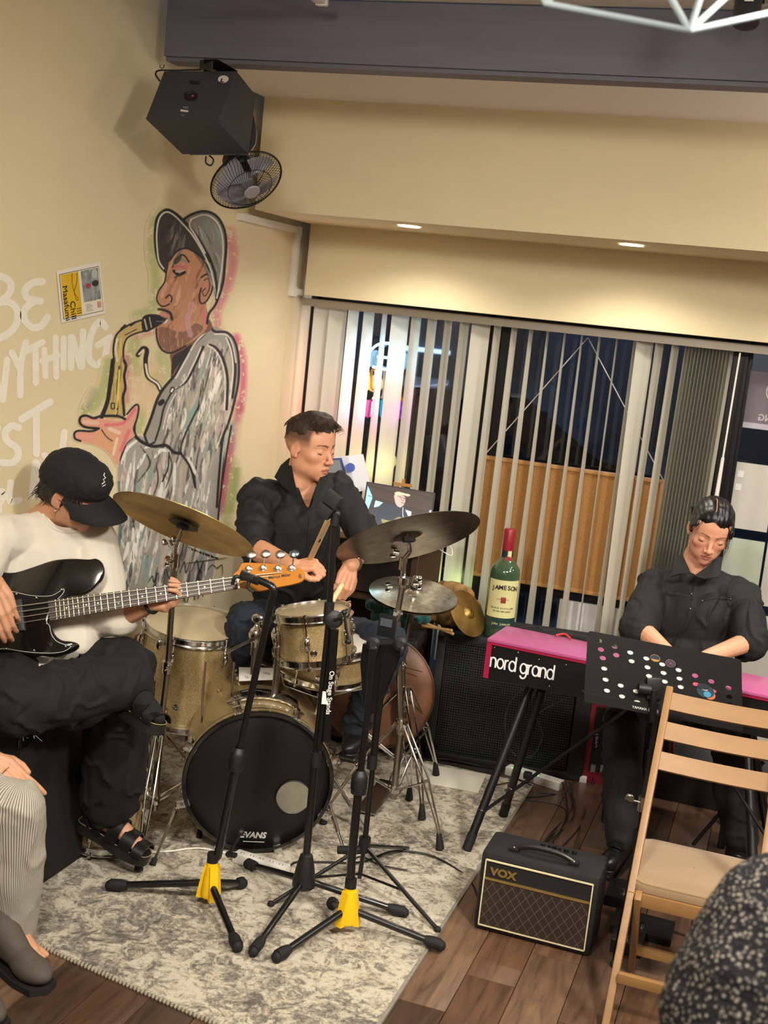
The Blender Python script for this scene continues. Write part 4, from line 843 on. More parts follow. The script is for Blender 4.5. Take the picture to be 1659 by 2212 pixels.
fp = V((hb.x, hb.y, GZ)); m = MB().box(fp+V((-.02, -.17, .035)), (.08, .27, .008), Matrix.Rotation(R(8), 4, 'X'), bev=.003); m.box(fp+V((-.02, -.02, .004)), (.09, .10, .008)); m.tube([fp+V((-.02, -.03, .05)), fp+V((0, 0, .14))], .004, 6); m.build('foot_pedal', CHD, hs)
# small cymbal leaning on the pouch
# drummer's throne and bass-drum pedal hidden parts
th = thing('drum_throne', (-1.80, 4.62, GZ), 'round black drum stool under the drummer', 'stool')
m = MB().lathe([(0, .50), (.16, .50), (.175, .52), (.175, .56), (.15, .585), (0, .59)], (-1.80, 4.62, 0), (0, 0, 1), 36); m.build('seat', M('vinyl_black', '131313', .45, bump=(60, .2)), th)
m = MB().tube([(-1.80, 4.62, .12), (-1.80, 4.62, .50)], .014, 12)
for a in (30, 150, 270): m.tube([(-1.80, 4.62, .34), (-1.80+.24*math.cos(R(a)), 4.62+.24*math.sin(R(a)), GZ+.01)], .007, 8)
m.build('tripod', CH, th)
# leather cymbal bag behind the hi-hat
lb = thing('cymbal_bag', (-1.3, 4.95, GZ), 'round brown leather cymbal bag leaning behind the hi-hat stand', 'bag')
lea = M('brown_leather', '84593c', .5, var=(9, .4), col2='573726', bump=(70, .4, .002))
c = aty(815, 1492, 4.78); nb = V((.15, -.97, .12)).normalized()
pr = [(0, .04)]+[(.30*math.sin(t), .02+.022*math.cos(t)) for t in [i*math.pi/14 for i in range(1, 8)]]+[(.30, .0), (.295, -.02), (0, -.03)]
pr = [(0, .038), (.08, .037), (.16, .033), (.215, .025), (.236, .012), (.24, 0), (.236, -.012), (.215, -.02), (0, -.03)]
m = MB().lathe(pr, c, nb, 56)
for i, p in enumerate(m.v): m.v[i] = tuple(V(p)+nb*.008*fbm(V(p), 7))
m.build('bag_body', lea, lb, smooth=60)
MB().tube(circ(c+nb*.010, .238, nb, 64), .0045, 6, closed=True).build('piping', M('leather_dark', '4f2f22', .5), lb)
MB().tube([c+nb*.04+V((-.05, 0, .14)), c+nb*.045+V((.19, 0, .125))], .0022, 5).build('zip_seam', M('leather_dark', '4f2f22', .5), lb)
MB().tube(spline([c+nb*.05+V((.03, -.02, .21)), c+nb*.07+V((.06, -.03, .06)), c+nb*.07+V((.02, -.03, -.08)), c+nb*.05+V((-.03, -.02, -.18))], 6), .012, 8).build('bag_strap', M('leather_tan', 'a8764a', .5, bump=(60, .3)), lb)
# bass drum pedal
bp_ = thing('bass_drum_pedal', bf+bax*.55, 'chrome bass drum pedal behind the bass drum', 'pedal')
q = bf+bax*.50; q.z = GZ
m = MB().box(q+V((0, 0, .006)), (.12, .26, .01)); m.box(q+bax*.04+V((0, 0, .05)), (.08, .24, .008), Matrix.Rotation(R(10), 4, 'X')); m.tube([q-bax*.06+bx*.06, q-bax*.06+bx*.06+V((0, 0, .2)), q-bax*.06-bx*.06+V((0, 0, .2)), q-bax*.06-bx*.06], .006, 8); m.tube([q-bax*.06+V((0, 0, .2)), q-bax*.09+V((0, 0, .30))], .004, 6); m.build('frame', CHD, bp_)
MB().sph(q-bax*.09+V((0, 0, .31)), (.022, .03, .022), None, 8).build('beater', M('felt_white', 'd8d4c8', .9), bp_)
# ================= STANDS IN FRONT =================
YEL = M('yellow_plastic', 'f0bd10', .4)
def foot_leg(m, mf, h, p, r=.0115, k=.86):
    p = V((p.x, p.y, GZ+.016)) if len(p) == 3 else p
    q = h.lerp(p, k); m.tube([h, q], r, 12); mf.tube([h.lerp(p, k-.03), h.lerp(p, k+.04), p+V((0, 0, .004))], [r*1.15, r*1.7, r*1.6], 12); mf.sph(p, r*1.6, None, 6)
def hercules(nm, lab, hubpx, hubY, feet, polepx, clutch, r=.0135):
    fs = [atz(*f, .02) for f in feet]; hub = aty(*hubpx, hubY)
    d = thing(nm, (hub.x, hub.y, GZ), lab, 'stand', 'yellow hubbed stands')
    for f in fs:
        m = MB(); mf = MB(); foot_leg(m, mf, hub, f); m.build('leg', BK, d); mf.build('rubber_foot', RUB, d)
    ax = (aty(*polepx[0], hubY)-hub).normalized()
    m = MB().lathe([(0, .075), (.017, .075), (.020, .06), (.026, .02), (.031, -.03), (.029, -.045), (0, -.045)], hub, (0, 0, 1), 12)
    for f in fs:
        dd = (f-hub); dd.z = 0; dd.normalize(); m.prism([(0, .06), (.022, .06), (.034, .0), (.042, -.05), (0, -.05)], hub, dd, (0, 0, 1), .026)
    m.build('hub', YEL, d)
    P = [aty(*p, hubY) for p in polepx]; c = aty(*clutch, hubY)
    MB().tube([hub+V((0, 0, .07)), P[0], c], r, 16).build('lower_tube', BK, d)
    MB().cyl(hub+V((0, 0, .07)), hub+V((0, 0, .10)), r*1.35, n=16).build('collar', BKM, d)
    m = MB(); dd = (c-P[0]).normalized(); m.lathe([(r, -.035), (r*1.75, -.035), (r*1.8, -.02), (r*1.85, .02), (r*1.5, .028), (r, .04)], c, dd, 24)
    for i in range(6): m.tube(circ(c+dd*(-.018+i*.006), r*1.87, dd, 20), .0012, 4, closed=True)
    m.build('grip_clutch', BKM, d)
    MB().tube([c]+P[1:], r*.8, 14).build('upper_tube', BK, d)
    return d, P
d, P = hercules('guitar_stand', 'black stand with yellow hub at left, its hooked top under the bass headstock', (455, 1906), 3.43, [(238, 1920), (523, 1915), (512, 2052)], [(470, 1850), (512, 1640), (560, 1420), (584, 1305)], (512, 1640))
m = MB().tube(spline([aty(584, 1305, 3.43), aty(591, 1275, 3.43), aty(580, 1262, 3.43), aty(545, 1248, 3.43)], 5), .0115, 12); m.tube([aty(560, 1256, 3.43), aty(520, 1240, 3.42)], .014, 10); m.build('bent_neck', BK, d)
m = MB().tube(spline([aty(523, 1248, 3.42), aty(508, 1246, 3.40), aty(502, 1262, 3.40)], 5), .006, 8); m.tube(spline([aty(540, 1250, 3.42), aty(536, 1268, 3.40), aty(548, 1278, 3.40)], 5), .006, 8); m.box(aty(536, 1248, 3.42), (.045, .03, .018), bev=.005); m.build('yoke', BKM, d)
m = MB().box(aty(500, 1846, 3.42), (.035, .02, .012), bev=.003); m.tube([aty(492, 1850, 3.42), aty(520, 1800, 3.40)], .005, 8); m.sph(aty(520, 1798, 3.4), .012, None, 7); m.build('release_lever', BKM, d)
d, P = hercules('microphone_stand', 'black stand with yellow hub, third from left, ending in a dark folded desk', (752, 1962), 3.49, [(598, 2075), (950, 2050), (716, 1958)], [(760, 1850), (776, 1690), (792, 1560), (806, 1400)], (776, 1690))
# black straight stand with clip and folded boom
hb_ = aty(657, 1900, 3.58); d = thing('boom_microphone_stand', (hb_.x, hb_.y, GZ), 'tall black microphone stand with folded boom and clip, in front of the bass drum', 'microphone stand')
for f in ((535, 1873), (547, 2063), (872, 1978)):
    m = MB(); mf = MB(); foot_leg(m, mf, hb_, atz(*f, .02), .0105); m.build('leg', BK, d); mf.build('rubber_foot', RUB, d)
MB().lathe([(.012, .09), (.02, .085), (.027, .06), (.037, .0), (.038, -.02), (.03, -.028), (0, -.028)], hb_, (0, 0, 1), 24).build('hub', BKM, d)
PA = lambda x, y: aty(x, y, 3.58)
MB().tube([hb_+V((0, 0, .05)), PA(680, 1640)], .0125, 14).build('lower_tube', BK, d); MB().tube([PA(680, 1640), PA(711, 1330), PA(722, 1125)], .0095, 14).build('upper_tube', BK, d)
MB().cyl(PA(681, 1655), PA(683, 1625), .017, n=14).build('clutch', BKM, d); m = MB(); m.cyl(PA(708, 1345), PA(712, 1300), .016, n=14); m.build('clutch', BKM, d)
MB().tube([PA(688, 1620), PA(716, 1400)], .012, 14).tube([PA(704, 1600), PA(722, 1360)], .0145, 14).build('boom_arm', BK, d)
m = MB().lathe([(0, -.014), (.026, -.014), (.028, -.006), (.028, .010), (.02, .014), (0, .014)], PA(722, 1338), -cF, 24); m.tube([PA(722, 1338)-cF*.02, PA(745, 1330)-cF*.02, PA(752, 1380)-cF*.02], .0045, 8); m.sph(PA(753, 1384)-cF*.02, .010, None, 7); m.sph(PA(744, 1322)-cF*.02, .009, None, 7); m.build('boom_joint', BKM, d)
m = MB().box(PA(706, 1102)+V((-.002, -.01, 0)), (.050, .032, .038), Matrix.Rotation(R(28), 4, 'Y'), bev=.003); m.box(PA(721, 1080)+V((0, -.012, .004)), (.052, .034, .040), Matrix.Rotation(R(28), 4, 'Y'), bev=.003); m.build('microphone_clip', M('dull_black', '1c1c1b', .7), d)
m = MB().cyl(PA(722, 1135), PA(725, 1108), .014, n=14); m.sph(PA(727, 1112), (.014, .010, .016), None, 8); m.build('swivel', BKM, d)
lg = M('label_white', 'd8d6d0', .6); uy = (PA(716, 1560)-PA(730, 1400)).normalized()
text('On Stage Stands', .0215, PA(713, 1448)-cF*.0155, uy, cR, lg, 'lettering', d, bold=.0003)
MB().box(PA(703, 1506)-cF*.0150, (.020, .002, .040), rotm(cF, -uy)).build('price_sticker', lg, d, smooth=0)
# folded laptop-tray stand on short tripod
hd = aty(787, 1827, 3.80); d = thing('tripod_stand', (hd.x, hd.y, GZ), 'thin black tripod stand behind the yellow hubbed one, with a cylindrical grip', 'stand')
PB = lambda x, y, yy=3.80: aty(x, y, yy)
for f in ((945, 2008), (585, 1953)):
    p = atz(*f, .02); MB().tube([hd, p], .0072, 10).build('leg', BK, d); MB().sph(p, .012, None, 7).build('rubber_foot', RUB, d)
p3 = V((hd.x+.05, hd.y+.38, .02)); MB().tube([hd, p3], .0072, 10).build('leg', BK, d)
MB().tube([hd-V((0, 0, .0)), V((hd.x-.005, hd.y, .05))], .008, 10).tube([V((hd.x-.005, hd.y, .065)), hd.lerp(atz(945, 2008, .02), .55)], .0045, 8).tube([V((hd.x-.005, hd.y, .065)), hd.lerp(atz(585, 1953, .02), .55)], .0045, 8).build('brace', BK, d)
MB().cyl(PB(730, 1836, 3.78), PB(780, 1836, 3.79), .014, n=14).build('grip', RUB, d)
MB().tube([hd, PB(806, 1650), PB(826, 1480)], .0095, 12).tube([PB(806, 1650), PB(829, 1400)], .0125, 12).build('column', BK, d)
MB().cyl(hd-V((0, 0, .02)), hd+V((0, 0, .03)), .020, n=14).build('hub', BKM, d); m = MB(); m.cyl(PB(803, 1660), PB(805, 1630), .017, n=12); m.build('collar', BKM, d)
ux_ = (PB(860, 1400)-PB(800, 1395)).normalized(); uz_ = (PB(838, 1400)-PB(815, 1560)).normalized()
m = MB().prism([(-.030, -.20), (.012, -.20), (.062, 0), (.060, .035), (-.068, .035), (-.068, -.03)], PB(825, 1415), ux_, uz_, .022); m.build('folded_desk', M('folded_black', '101214', .3, coat=.5), d)
m = MB().box(PB(836, 1352), (.060, .012, .075), rotm((0, 1, 0), uz_), bev=.002); m.build('holder_plate', M('satin_black', '1a1c1e', .3), d); MB().box(PB(836, 1344)+V((0, -.008, 0)), (.040, .003, .026), rotm((0, 1, 0), uz_)).build('sheen_patch', M('sheen_grey', '4c5258', .12), d, smooth=0)  # grey sheen on the black plate, painted in as its own patch
m = MB()
for px in (806, 864): m.lathe([(0, -.018), (.018, -.018), (.023, -.008), (.023, .010), (.012, .018), (0, .018)], PB(px, 1390, 3.78), (.3, -.95, .1), 18); m.sph(PB(px+4, 1406, 3.77), (.010, .010, .02), None, 7)
m.tube([PB(806, 1388, 3.79), PB(864, 1388, 3.79)], .012, 10); m.build('clamp_knob', BKM, d)
# ================= BIG SPEAKER CABINET AND WHAT IS ON IT =================
tol = M('black_tolex', '17181a', .6, bump=(220, .5, .0015))
q = R(8); U = V((math.cos(q), math.sin(q), 0)); Vb = V((-math.sin(q), math.cos(q), 0)); O = V((-1.352, 5.155, 0))
sc = thing('speaker_cabinet', O+U*.34+Vb*.2, 'large black speaker cabinet with woven grille behind the keyboard stand', 'speaker')
rot = Matrix((U, Vb, V((0, 0, 1)))).transposed()
def bx_(m, u, v, z, su, sv, sz, bev=0): return m.box(O+U*u+Vb*v+V((0, 0, z)), (su, sv, sz), rot, bev=bev)
m = MB(); W2 = .70; H2 = .585
bx_(m, W2/2, .21, .018, W2, .38, .036, .008); bx_(m, W2/2, .21, H2-.02, W2, .38, .04, .008); bx_(m, .02, .21, H2/2, .04, .38, H2-.02, .008); bx_(m, W2-.035, .21, H2/2, .07, .38, H2-.02, .008); bx_(m, W2/2, .37, H2/2, W2-.02, .02, H2-.02)
m.build('body', tol, sc)
m = MB(); bx_(m, W2/2-.015, .06, H2/2, W2-.1, .01, H2-.06); m.build('baffle', M('baffle_black', '060607', .9), sc, smooth=0)
for u, z in ((.21, .15), (.48, .15), (.21, .42), (.48, .42)):
    MB().lathe([(0, .01), (.03, .012), (.04, .0), (.085, -.004), (.10, -.006), (.108, -.004), (.108, .0)], O+U*u+Vb*.055+V((0, 0, z)), Vb, 32).build('speaker_cone', M('cone_dark', '08080a', .7), sc)
m = MB(); gw = M('grille_wire', '3a3d40', .4, .5); n1_, n2_ = 52, 44
for i in range(n1_+1): u = .045+(W2-.125)*i/n1_; bx_(m, u, .028, H2/2, .0034, .0034, H2-.075)
for i in range(n2_+1): z = .04+(H2-.082)*i/n2_; bx_(m, W2/2-.0175, .026, z, W2-.125, .0034, .0034)
o = m.build('grille', gw, sc, smooth=0); o['kind'] = 'stuff'
T = H2
# whiskey bottle, giant
bo = aty(1074, 1378, 5.28); bo.z = T
bt = thing('whiskey_bottle', bo, 'giant green whiskey bottle with cream label and red cap on the speaker cabinet', 'bottle')
gg = M('green_glass', '40593f', .06, 0, coat=.6, var=(5, .25)); bo = V((bo.x, bo.y, T)); Rr = .066
MB().lathe([(0, 0), (Rr-.004, 0), (Rr, .006), (Rr, .285), (Rr-.004, .305), (Rr-.018, .325), (.030, .345), (.024, .36), (.022, .43), (.024, .435), (0, .435)], bo, (0, 0, 1), 40).build('glass_body', gg, bt)
MB().lathe([(.0245, .385), (.026, .386), (.0265, .475), (.024, .48), (0, .481)], bo, (0, 0, 1), 32).build('cap', M('red_cap', '8e1a28', .35), bt)
def wrapb(z0, z1, a0, a1, r, mat, nm):
    vs = []; n = 20
    ac = math.atan2(CAM.y-bo.y, CAM.x-bo.x)
    for z in (z0, z1):
        for i in range(n+1): a = ac+R(a0+(a1-a0)*i/n); vs.append(bo+V((math.cos(a)*r, math.sin(a)*r, z)))
    MB().add(vs, [(i, i+1, n+2+i, n+1+i) for i in range(n)]).build(nm, mat, bt, smooth=80); return ac
crm_ = M('label_cream', 'dcd59a', .6); dkg = M('label_green', '1c3a34', .5); blk_ = M('label_black', '1a1a18', .6)
wrapb(.095, .262, -62, 75, Rr+.0008, crm_, 'front_label'); wrapb(.045, .094, -65, 75, Rr+.0012, dkg, 'lower_label'); wrapb(.352, .386, -90, 90, .0255, M('neck_dark', '1d2c33', .5), 'neck_label'); wrapb(.352, .386, 5, 45, .0262, crm_, 'neck_stripe')
def curved_text(s, size, zc, mat, a_c=6, bold=0, arc=0, font_w=.62, r=None, nm='lettering'):
    r = r or Rr+.002; ac = math.atan2(CAM.y-bo.y, CAM.x-bo.x); n = len(s); st_ = size*font_w/r
    for i, ch in enumerate(s):
        if ch == ' ': continue
        k = i-(n-1)/2; a = ac+R(a_c)+k*st_; nrm = V((math.cos(a), math.sin(a), 0)); ux = V((-math.sin(a), math.cos(a), 0))
        text(ch, size, bo+nrm*r+V((0, 0, zc-arc*k*k)), ux, (0, 0, 1), mat, nm, bt, bold=bold, align='CENTER', depth=.0002)
curved_text('JAMESON', .027, .222, blk_, 7, .0007, .0006, .66); curved_text('TRIPLE DISTILLED', .010, .135, blk_, 4, .0002, 0, .66); curved_text('IRISH WHISKEY', .010, .121, blk_, 4, .0002, 0, .66); curved_text('John Jameson', .015, .064, crm_, 8, 0, 0, .5); curved_text('ESTD  1780', .007, .175, blk_, 4, 0, 0, .8)
ac = math.atan2(CAM.y-bo.y, CAM.x-bo.x)+R(6); nn_ = V((math.cos(ac), math.sin(ac), 0)); MB().box(bo+nn_*(Rr+.001)+V((0, 0, .175)), (.022, .002, .026), rotm(nn_, (0, 0, 1)), bev=.002).build('crest', M('crest_red', '9c2a2a', .6), bt)
MB().lathe([(0, 0), (.017, 0), (.017, .003), (0, .003)], bo+nn_*.0255+V((.004, 0, .345)), nn_, 20).build('seal', M('seal_red', 'a02c34', .5), bt)
# pouches, cloth, mallets, small cymbal
sued = M('beige_suede', 'a8824f', .9, var=(16, .4), bump=(60, .8, .004)); teal = M('teal_velvet', '0d6a6c', .8, var=(12, .4), sheen=.6, bump=(40, .5, .003))
def wr(a, s): return lambda p, n: a*(noise.noise(p*s)+.6*noise.noise(V((p.x*s*2, p.y*s*2, p.z*s*.7))))
pu = thing('drawstring_pouch', aty(980, 1290, 5.3), 'upper tan suede drawstring pouch crumpled against the blinds', 'bag', 'tan pouches by the bottle')
m = MB(); c = aty(978, 1283, 5.36); m.sph(c, (.105, .05, .055), None, 12); m.sph(c+V((.05, .0, -.045)), (.08, .05, .06), None, 12); m.sph(c+V((-.075, 0, -.02)), (.035, .035, .04), None, 10); m.sph(c+V((.0, 0, -.07)), (.10, .06, .05), None, 10)
blob(m, 'suede_bag', sued, pu, voxel=.006, it=2, disp=wr(.016, 24)); MB().tube(spline([c+V((-.09, -.06, .03)), c+V((-.05, -.06, .01)), c+V((-.075, -.07, -.03)), c+V((-.10, -.05, .0)), c+V((-.06, -.06, .035))], 5), .003, 6).build('drawstring', M('dark_cord', '2a1c14', .8), pu)
pu = thing('drawstring_pouch', aty(965, 1350, 5.25), 'lower tan suede pouch with gathered mouth lying on the speaker cabinet', 'bag', 'tan pouches by the bottle')
m = MB(); c = aty(968, 1345, 5.28); c.z = T+.045; m.sph(c, (.09, .06, .045), None, 12); m.sph(c+V((-.07, -.02, .02)), (.035, .04, .04), None, 10); m.sph(c+V((.05, .0, .01)), (.06, .05, .05), None, 10)
blob(m, 'suede_bag', sued, pu, voxel=.006, it=2, disp=wr(.016, 28))
tc_ = thing('teal_cloth', aty(860, 1315, 4.9), 'crumpled teal velvet cloth behind the hi-hat', 'cloth')
m = MB(); c = aty(866, 1316, 4.90)
for dx, dz, r in ((.0, -.02, .085), (-.10, .0, .05), (-.04, .01, .055), (.03, -.01, .05), (.09, -.02, .04), (.0, -.05, .06), (-.08, -.05, .05)): m.sph(c+V((dx, .01*dx, dz)), (r, .05, r*.6), None, 10)
blob(m, 'velvet', teal, tc_, voxel=.006, it=1, disp=wr(.013, 30))
# small case lid under the cloth
cs_ = thing('open_case', aty(880, 1360, 4.95), 'dark open case of sticks and brushes behind the hi-hat', 'case')
c = aty(850, 1372, 4.93); MB().box(c+V((0, .0, -.01)), (.24, .2, .05), rot, bev=.008).build('case_body', M('case_dark', '14161b', .6), cs_); MB().box(c+V((0, -.1, .02)), (.24, .01, .01), rot).build('case_rim', M('case_rim', '3d4450', .4, .5), cs_)
br = thing('wire_brushes', c+V((.05, -.1, .06)), 'fan of thin steel drum brushes lying by the tan pouch', 'drum brushes')
m = MB()
for i in range(16): a = aty(835, 1322+i*.6, 5.08); b_ = aty(915+i*.5, 1338+i*2.2, 5.02); m.tube([a, b_], .0008, 4)
m.build('bristles', CHD, br)['kind'] = 'stuff'
for i, (a, b_) in enumerate((((912, 1352), (975, 1362)), ((920, 1347), (978, 1369)))):
    st_ = MB().tube([aty(*a, 5.12), aty(*b_, 5.08)], [.006, .0065], 10); st_.sph(aty(*b_, 5.08), .0075, None, 6); o = st_.build('mallet_stick', M('pale_hickory', 'cfa367', .5), loc=aty(*a, 5.12)); tag(o, 'pale wooden stick with rounded end %s of the pair by the pouch' % ('upper', 'lower')[i], 'stick', 'loose sticks on the cabinet')
sn_, _ = disc_normal((63, 108), .62, 1); spc = aty(1010, 1325, 5.16)
cymbal('splash_cymbal', 'small old bronze cymbal leaning against the green bottle', spc, (sn_+V((0, 0, 0))).normalized(), .108, .03, cymm('bronze_old', 'b08c50', '75592e', .42, 12), group=None)
# cords on top of the keyboard side
# ================= WOODEN CABINET WITH LAPTOP =================
wdk = M('dark_walnut', '4a3022', .45, var=(9, .35), stretch=(1, 1, 5)); wlt = M('worn_wood', '8a6b50', .5, var=(8, .3), stretch=(5, 1, 1)); 
wc = thing('wooden_cabinet', (-1.68, 5.2, GZ), 'dark wooden cabinet behind the drummer carrying the laptop', 'cabinet')
x0, x1, ya, yb, zt = -2.10, -1.45, 5.05, 5.44, .985
U3 = V((math.cos(R(4)), math.sin(R(4)), 0))
MB().box(((x0+x1)/2+.02, (ya+yb)/2-.02, zt-.014), (x1-x0+.10, yb-ya+.04, .028), bev=.003).build('top_board', wlt, wc)
for x, n__ in ((x0+.012, 'side_panel'), (x1-.012, 'side_panel')): MB().box((x, (ya+yb)/2, (zt-.03)/2+.005), (.024, yb-ya, zt-.04)).build(n__, wdk, wc, smooth=0)
MB().box(((x0+x1)/2, yb-.01, (zt-.03)/2), (x1-x0-.05, .012, zt-.06)).build('back_panel', wdk, wc, smooth=0)
for z in (.06, .42, .70): MB().box(((x0+x1)/2, (ya+yb)/2, z), (x1-x0-.05, yb-ya-.03, .018)).build('shelf', wdk, wc, smooth=0)
MB().box(((x0+x1)/2, ya+.05, .83), (.62, .012, .22)).build('drawer_front', M('very_dark_wood', '1e1512', .5), wc, smooth=0)
lp = thing('laptop', (-1.6, 5.1, zt), 'open black laptop showing a guitarist in a cap and glasses', 'laptop')
s0, s1, s3 = atd(792, 1040, 5.42), atd(941, 1065, 5.42), atd(777, 1139, 5.38); s2 = s1+(s3-s0)
s3.z = max(s3.z, zt+.012)
nrm = (s1-s0).cross(s3-s0).normalized(); nrm = nrm if nrm.dot(cF) < 0 else -nrm
MB().add([s0, s1, s2, s3, s0-nrm*.006, s1-nrm*.006, s2-nrm*.006, s3-nrm*.006], [(0, 1, 2, 3), (4, 7, 6, 5), (0, 4, 5, 1), (1, 5, 6, 2), (2, 6, 7, 3), (3, 7, 4, 0)]).build('screen_lid', BKM, lp, smooth=0)
hin = (s3+s2)/2; fw = V((nrm.x, nrm.y, 0)).normalized(); MB().box(hin+fw*.11+V((0, 0, -.004)), ((s2-s3).length, .22, .014), rotm(fw, (0, 0, 1)), bev=.003).build('keyboard_deck', BKM, lp)
m = MB()
sd_ = (s2-s3).normalized(); sd_.z = 0; sd_.normalize()
for r_ in range(5):
    for c_ in range(13): m.box(hin+fw*(.03+r_*.02)+sd_*((c_-6)*.021)+V((0, 0, .0045)), (.017, .015, .003), rotm(fw, (0, 0, 1)))
m.build('keys', M('key_black', '1b1b1d', .5), lp, smooth=0)['kind'] = 'stuff'
# picture on the screen (flat, lit)
cv[...] = 0; NVs = NV; 
fS = lambda p: ((p[0]-585)*.62, (p[1]-0)*.62+150)
def F_(pts, c, sm=True): fill(pts, c, 1, 0, fS, sm)
def S_(pts, w, c): stroke(pts, w*1.5, c, 1, 0, fS)
F_([(560, -30), (1260, -30), (1260, 460), (560, 460)], '261c1a', False); F_([(560, -30), (1260, -30), (1240, 240), (640, 110)], '33221b', False)
F_([(640, 10), (690, 120), (610, 340), (580, 330)], '8cc4e8', False); F_([(715, 145), (775, 160), (740, 190), (700, 200)], '9ccff0', False); F_([(610, 280), (640, 290), (690, 370), (600, 360)], '7fb4dc', False)
F_([(1010, 250), (1080, 270), (1075, 320), (1005, 310)], '79b8ea', False); F_([(1095, 280), (1140, 290), (1135, 320), (1095, 310)], '8cc0e8', False); F_([(935, 200), (1010, 220), (1000, 310), (930, 300)], 'a9b2b8', False); F_([(1158, 210), (1185, 205), (1190, 255), (1165, 262)], 'd9ecf6')
for a, b_ in (((650, 110), (1200, 230)), ((1000, 60), (1210, 120)), ((900, 90), (640, 20))): S_([a, b_], 6, '1a1210')
F_([(760, 185), (860, 160), (890, 165), (960, 210), (990, 310), (960, 330), (800, 420), (640, 360), (640, 260), (700, 215)], '1a2336'); S_([(770, 200), (730, 280), (790, 340)], 8, '0f1522')
F_([(760, 290), (840, 300), (900, 268), (935, 280), (930, 320), (980, 325), (890, 370), (800, 350)], '7d7a4a'); S_([(905, 292), (910, 296)], 26, 'cfc9a8'); S_([(880, 345), (1080, 318)], 10, '8a7a60'); F_([(775, 325), (830, 325), (870, 350), (830, 378), (785, 365)], 'c9a294'); S_([(940, 190), (938, 240), (950, 310)], 7, 'b0b4b4')
F_([(878, 90), (950, 100), (960, 130), (945, 170), (915, 190), (885, 170), (870, 120)], 'b89a92'); F_([(872, 78), (900, 66), (960, 78), (1000, 85), (985, 100), (940, 92), (885, 95)], 'b8ac94'); S_([(895, 100), (940, 112), (985, 125)], 5, '15151a'); S_([(915, 105), (940, 140), (950, 110)], 5, '15151a'); S_([(960, 125), (975, 140), (985, 118)], 5, '15151a'); S_([(925, 150), (950, 158)], 6, '4a3030')
gx, gy = 190, 120; uu = np.linspace(.025, .975, gx); vv = np.linspace(.03, .97, gy); Ug, Vg = np.meshgrid(uu, vv)
px_ = 648-6-58*Vg+(570+14*0)*Ug; py_ = 0+(60+12*Vg)*Ug+360*Vg
cx_ = np.clip((px_-585)*.62, 0, W_-1).astype(int); cy_ = np.clip(py_*.62+150, 0, H_-1).astype(int); cc = cv[cy_, cx_, :3]
pos = np.array(s0)[None, None]*((1-Ug)*(1-Vg))[..., None]+np.array(s1)[None, None]*(Ug*(1-Vg))[..., None]+np.array(s2)[None, None]*(Ug*Vg)[..., None]+np.array(s3)[None, None]*((1-Ug)*Vg)[..., None]+np.array(nrm)*.0012-np.array(ROOT[lp.name])
ids = np.arange(gx*gy).reshape(gy, gx); qd = np.stack([ids[:-1, :-1], ids[:-1, 1:], ids[1:, 1:], ids[1:, :-1]], -1).reshape(-1, 4)
me = bpy.data.meshes.new('screen_picture'); me.from_pydata([tuple(p) for p in pos.reshape(-1, 3)], [], qd.tolist())
ca = me.color_attributes.new('paint', 'FLOAT_COLOR', 'POINT'); ca.data.foreach_set('color', np.concatenate([cc.reshape(-1, 3), np.ones((gx*gy, 1))], 1).astype(np.float32).ravel())
me.materials.append(M('lit_screen', '000000', .3, attr='paint', emis=('ffffff', .85))); link(me, 'screen_picture', lp, ROOT[lp.name])
# toy-like white monitor with blue bezel
dv = thing('retro_monitor', aty(738, 1068, 5.5), 'small white and blue retro monitor with grey screen beside the drummer', 'monitor')
wb = M('white_shell', 'dfe0ea', .4); A1 = lambda x, y, t=5.45: atd(x, y, t)
fr0 = [A1(700, 990), A1(752, 985), A1(770, 1063), A1(704, 1072)]; bk = [p+V((.02, .14, 0)) for p in fr0]
MB().add(fr0+bk, [(0, 1, 2, 3), (4, 7, 6, 5), (0, 4, 5, 1), (1, 5, 6, 2), (2, 6, 7, 3), (3, 7, 4, 0)]).build('shell', wb, dv, smooth=0)
def qd_(pts, t, mat, nm, th=.004):
    P_ = [A1(x, y, t) for x, y in pts]; k = len(P_); MB().add(P_+[p+cF*th for p in P_], [tuple(range(k)), tuple(range(2*k-1, k-1, -1))]+[(i, (i+1) % k, (i+1) % k+k, i+k) for i in range(k)]).build(nm, mat, dv, smooth=0)
qd_([(703, 991), (738, 989), (755, 1050), (705, 1055)], 5.444, M('bezel_blue', '34458c', .4), 'bezel'); qd_([(704, 995), (733, 993), (748, 1046), (705, 1050)], 5.440, M('grey_screen', '98a0a4', .15), 'screen')
MB().lathe([(0, -.006), (.018, -.006), (.02, .0), (.02, .006), (0, .006)], A1(757, 1010, 5.43), -cF, 24).build('dial', M('dial_blue', '4a66c8', .4), dv)
for i, (x, y) in enumerate(((764, 1054), (769, 1054), (764, 1060), (752, 1061))): MB().sph(A1(x, y, 5.44), .004, None, 6).build('knob', BKM, dv)
qd_([(708, 1060), (748, 1056), (750, 1064), (708, 1068)], 5.441, M('panel_red_blue', '9c4a58', .5, var=(120, .8), col2='2f4a9c'), 'control_strip')
MB().box(aty(738, 1110, 5.56), (.16, .10, .14), bev=.01).build('pedestal', wb, dv)
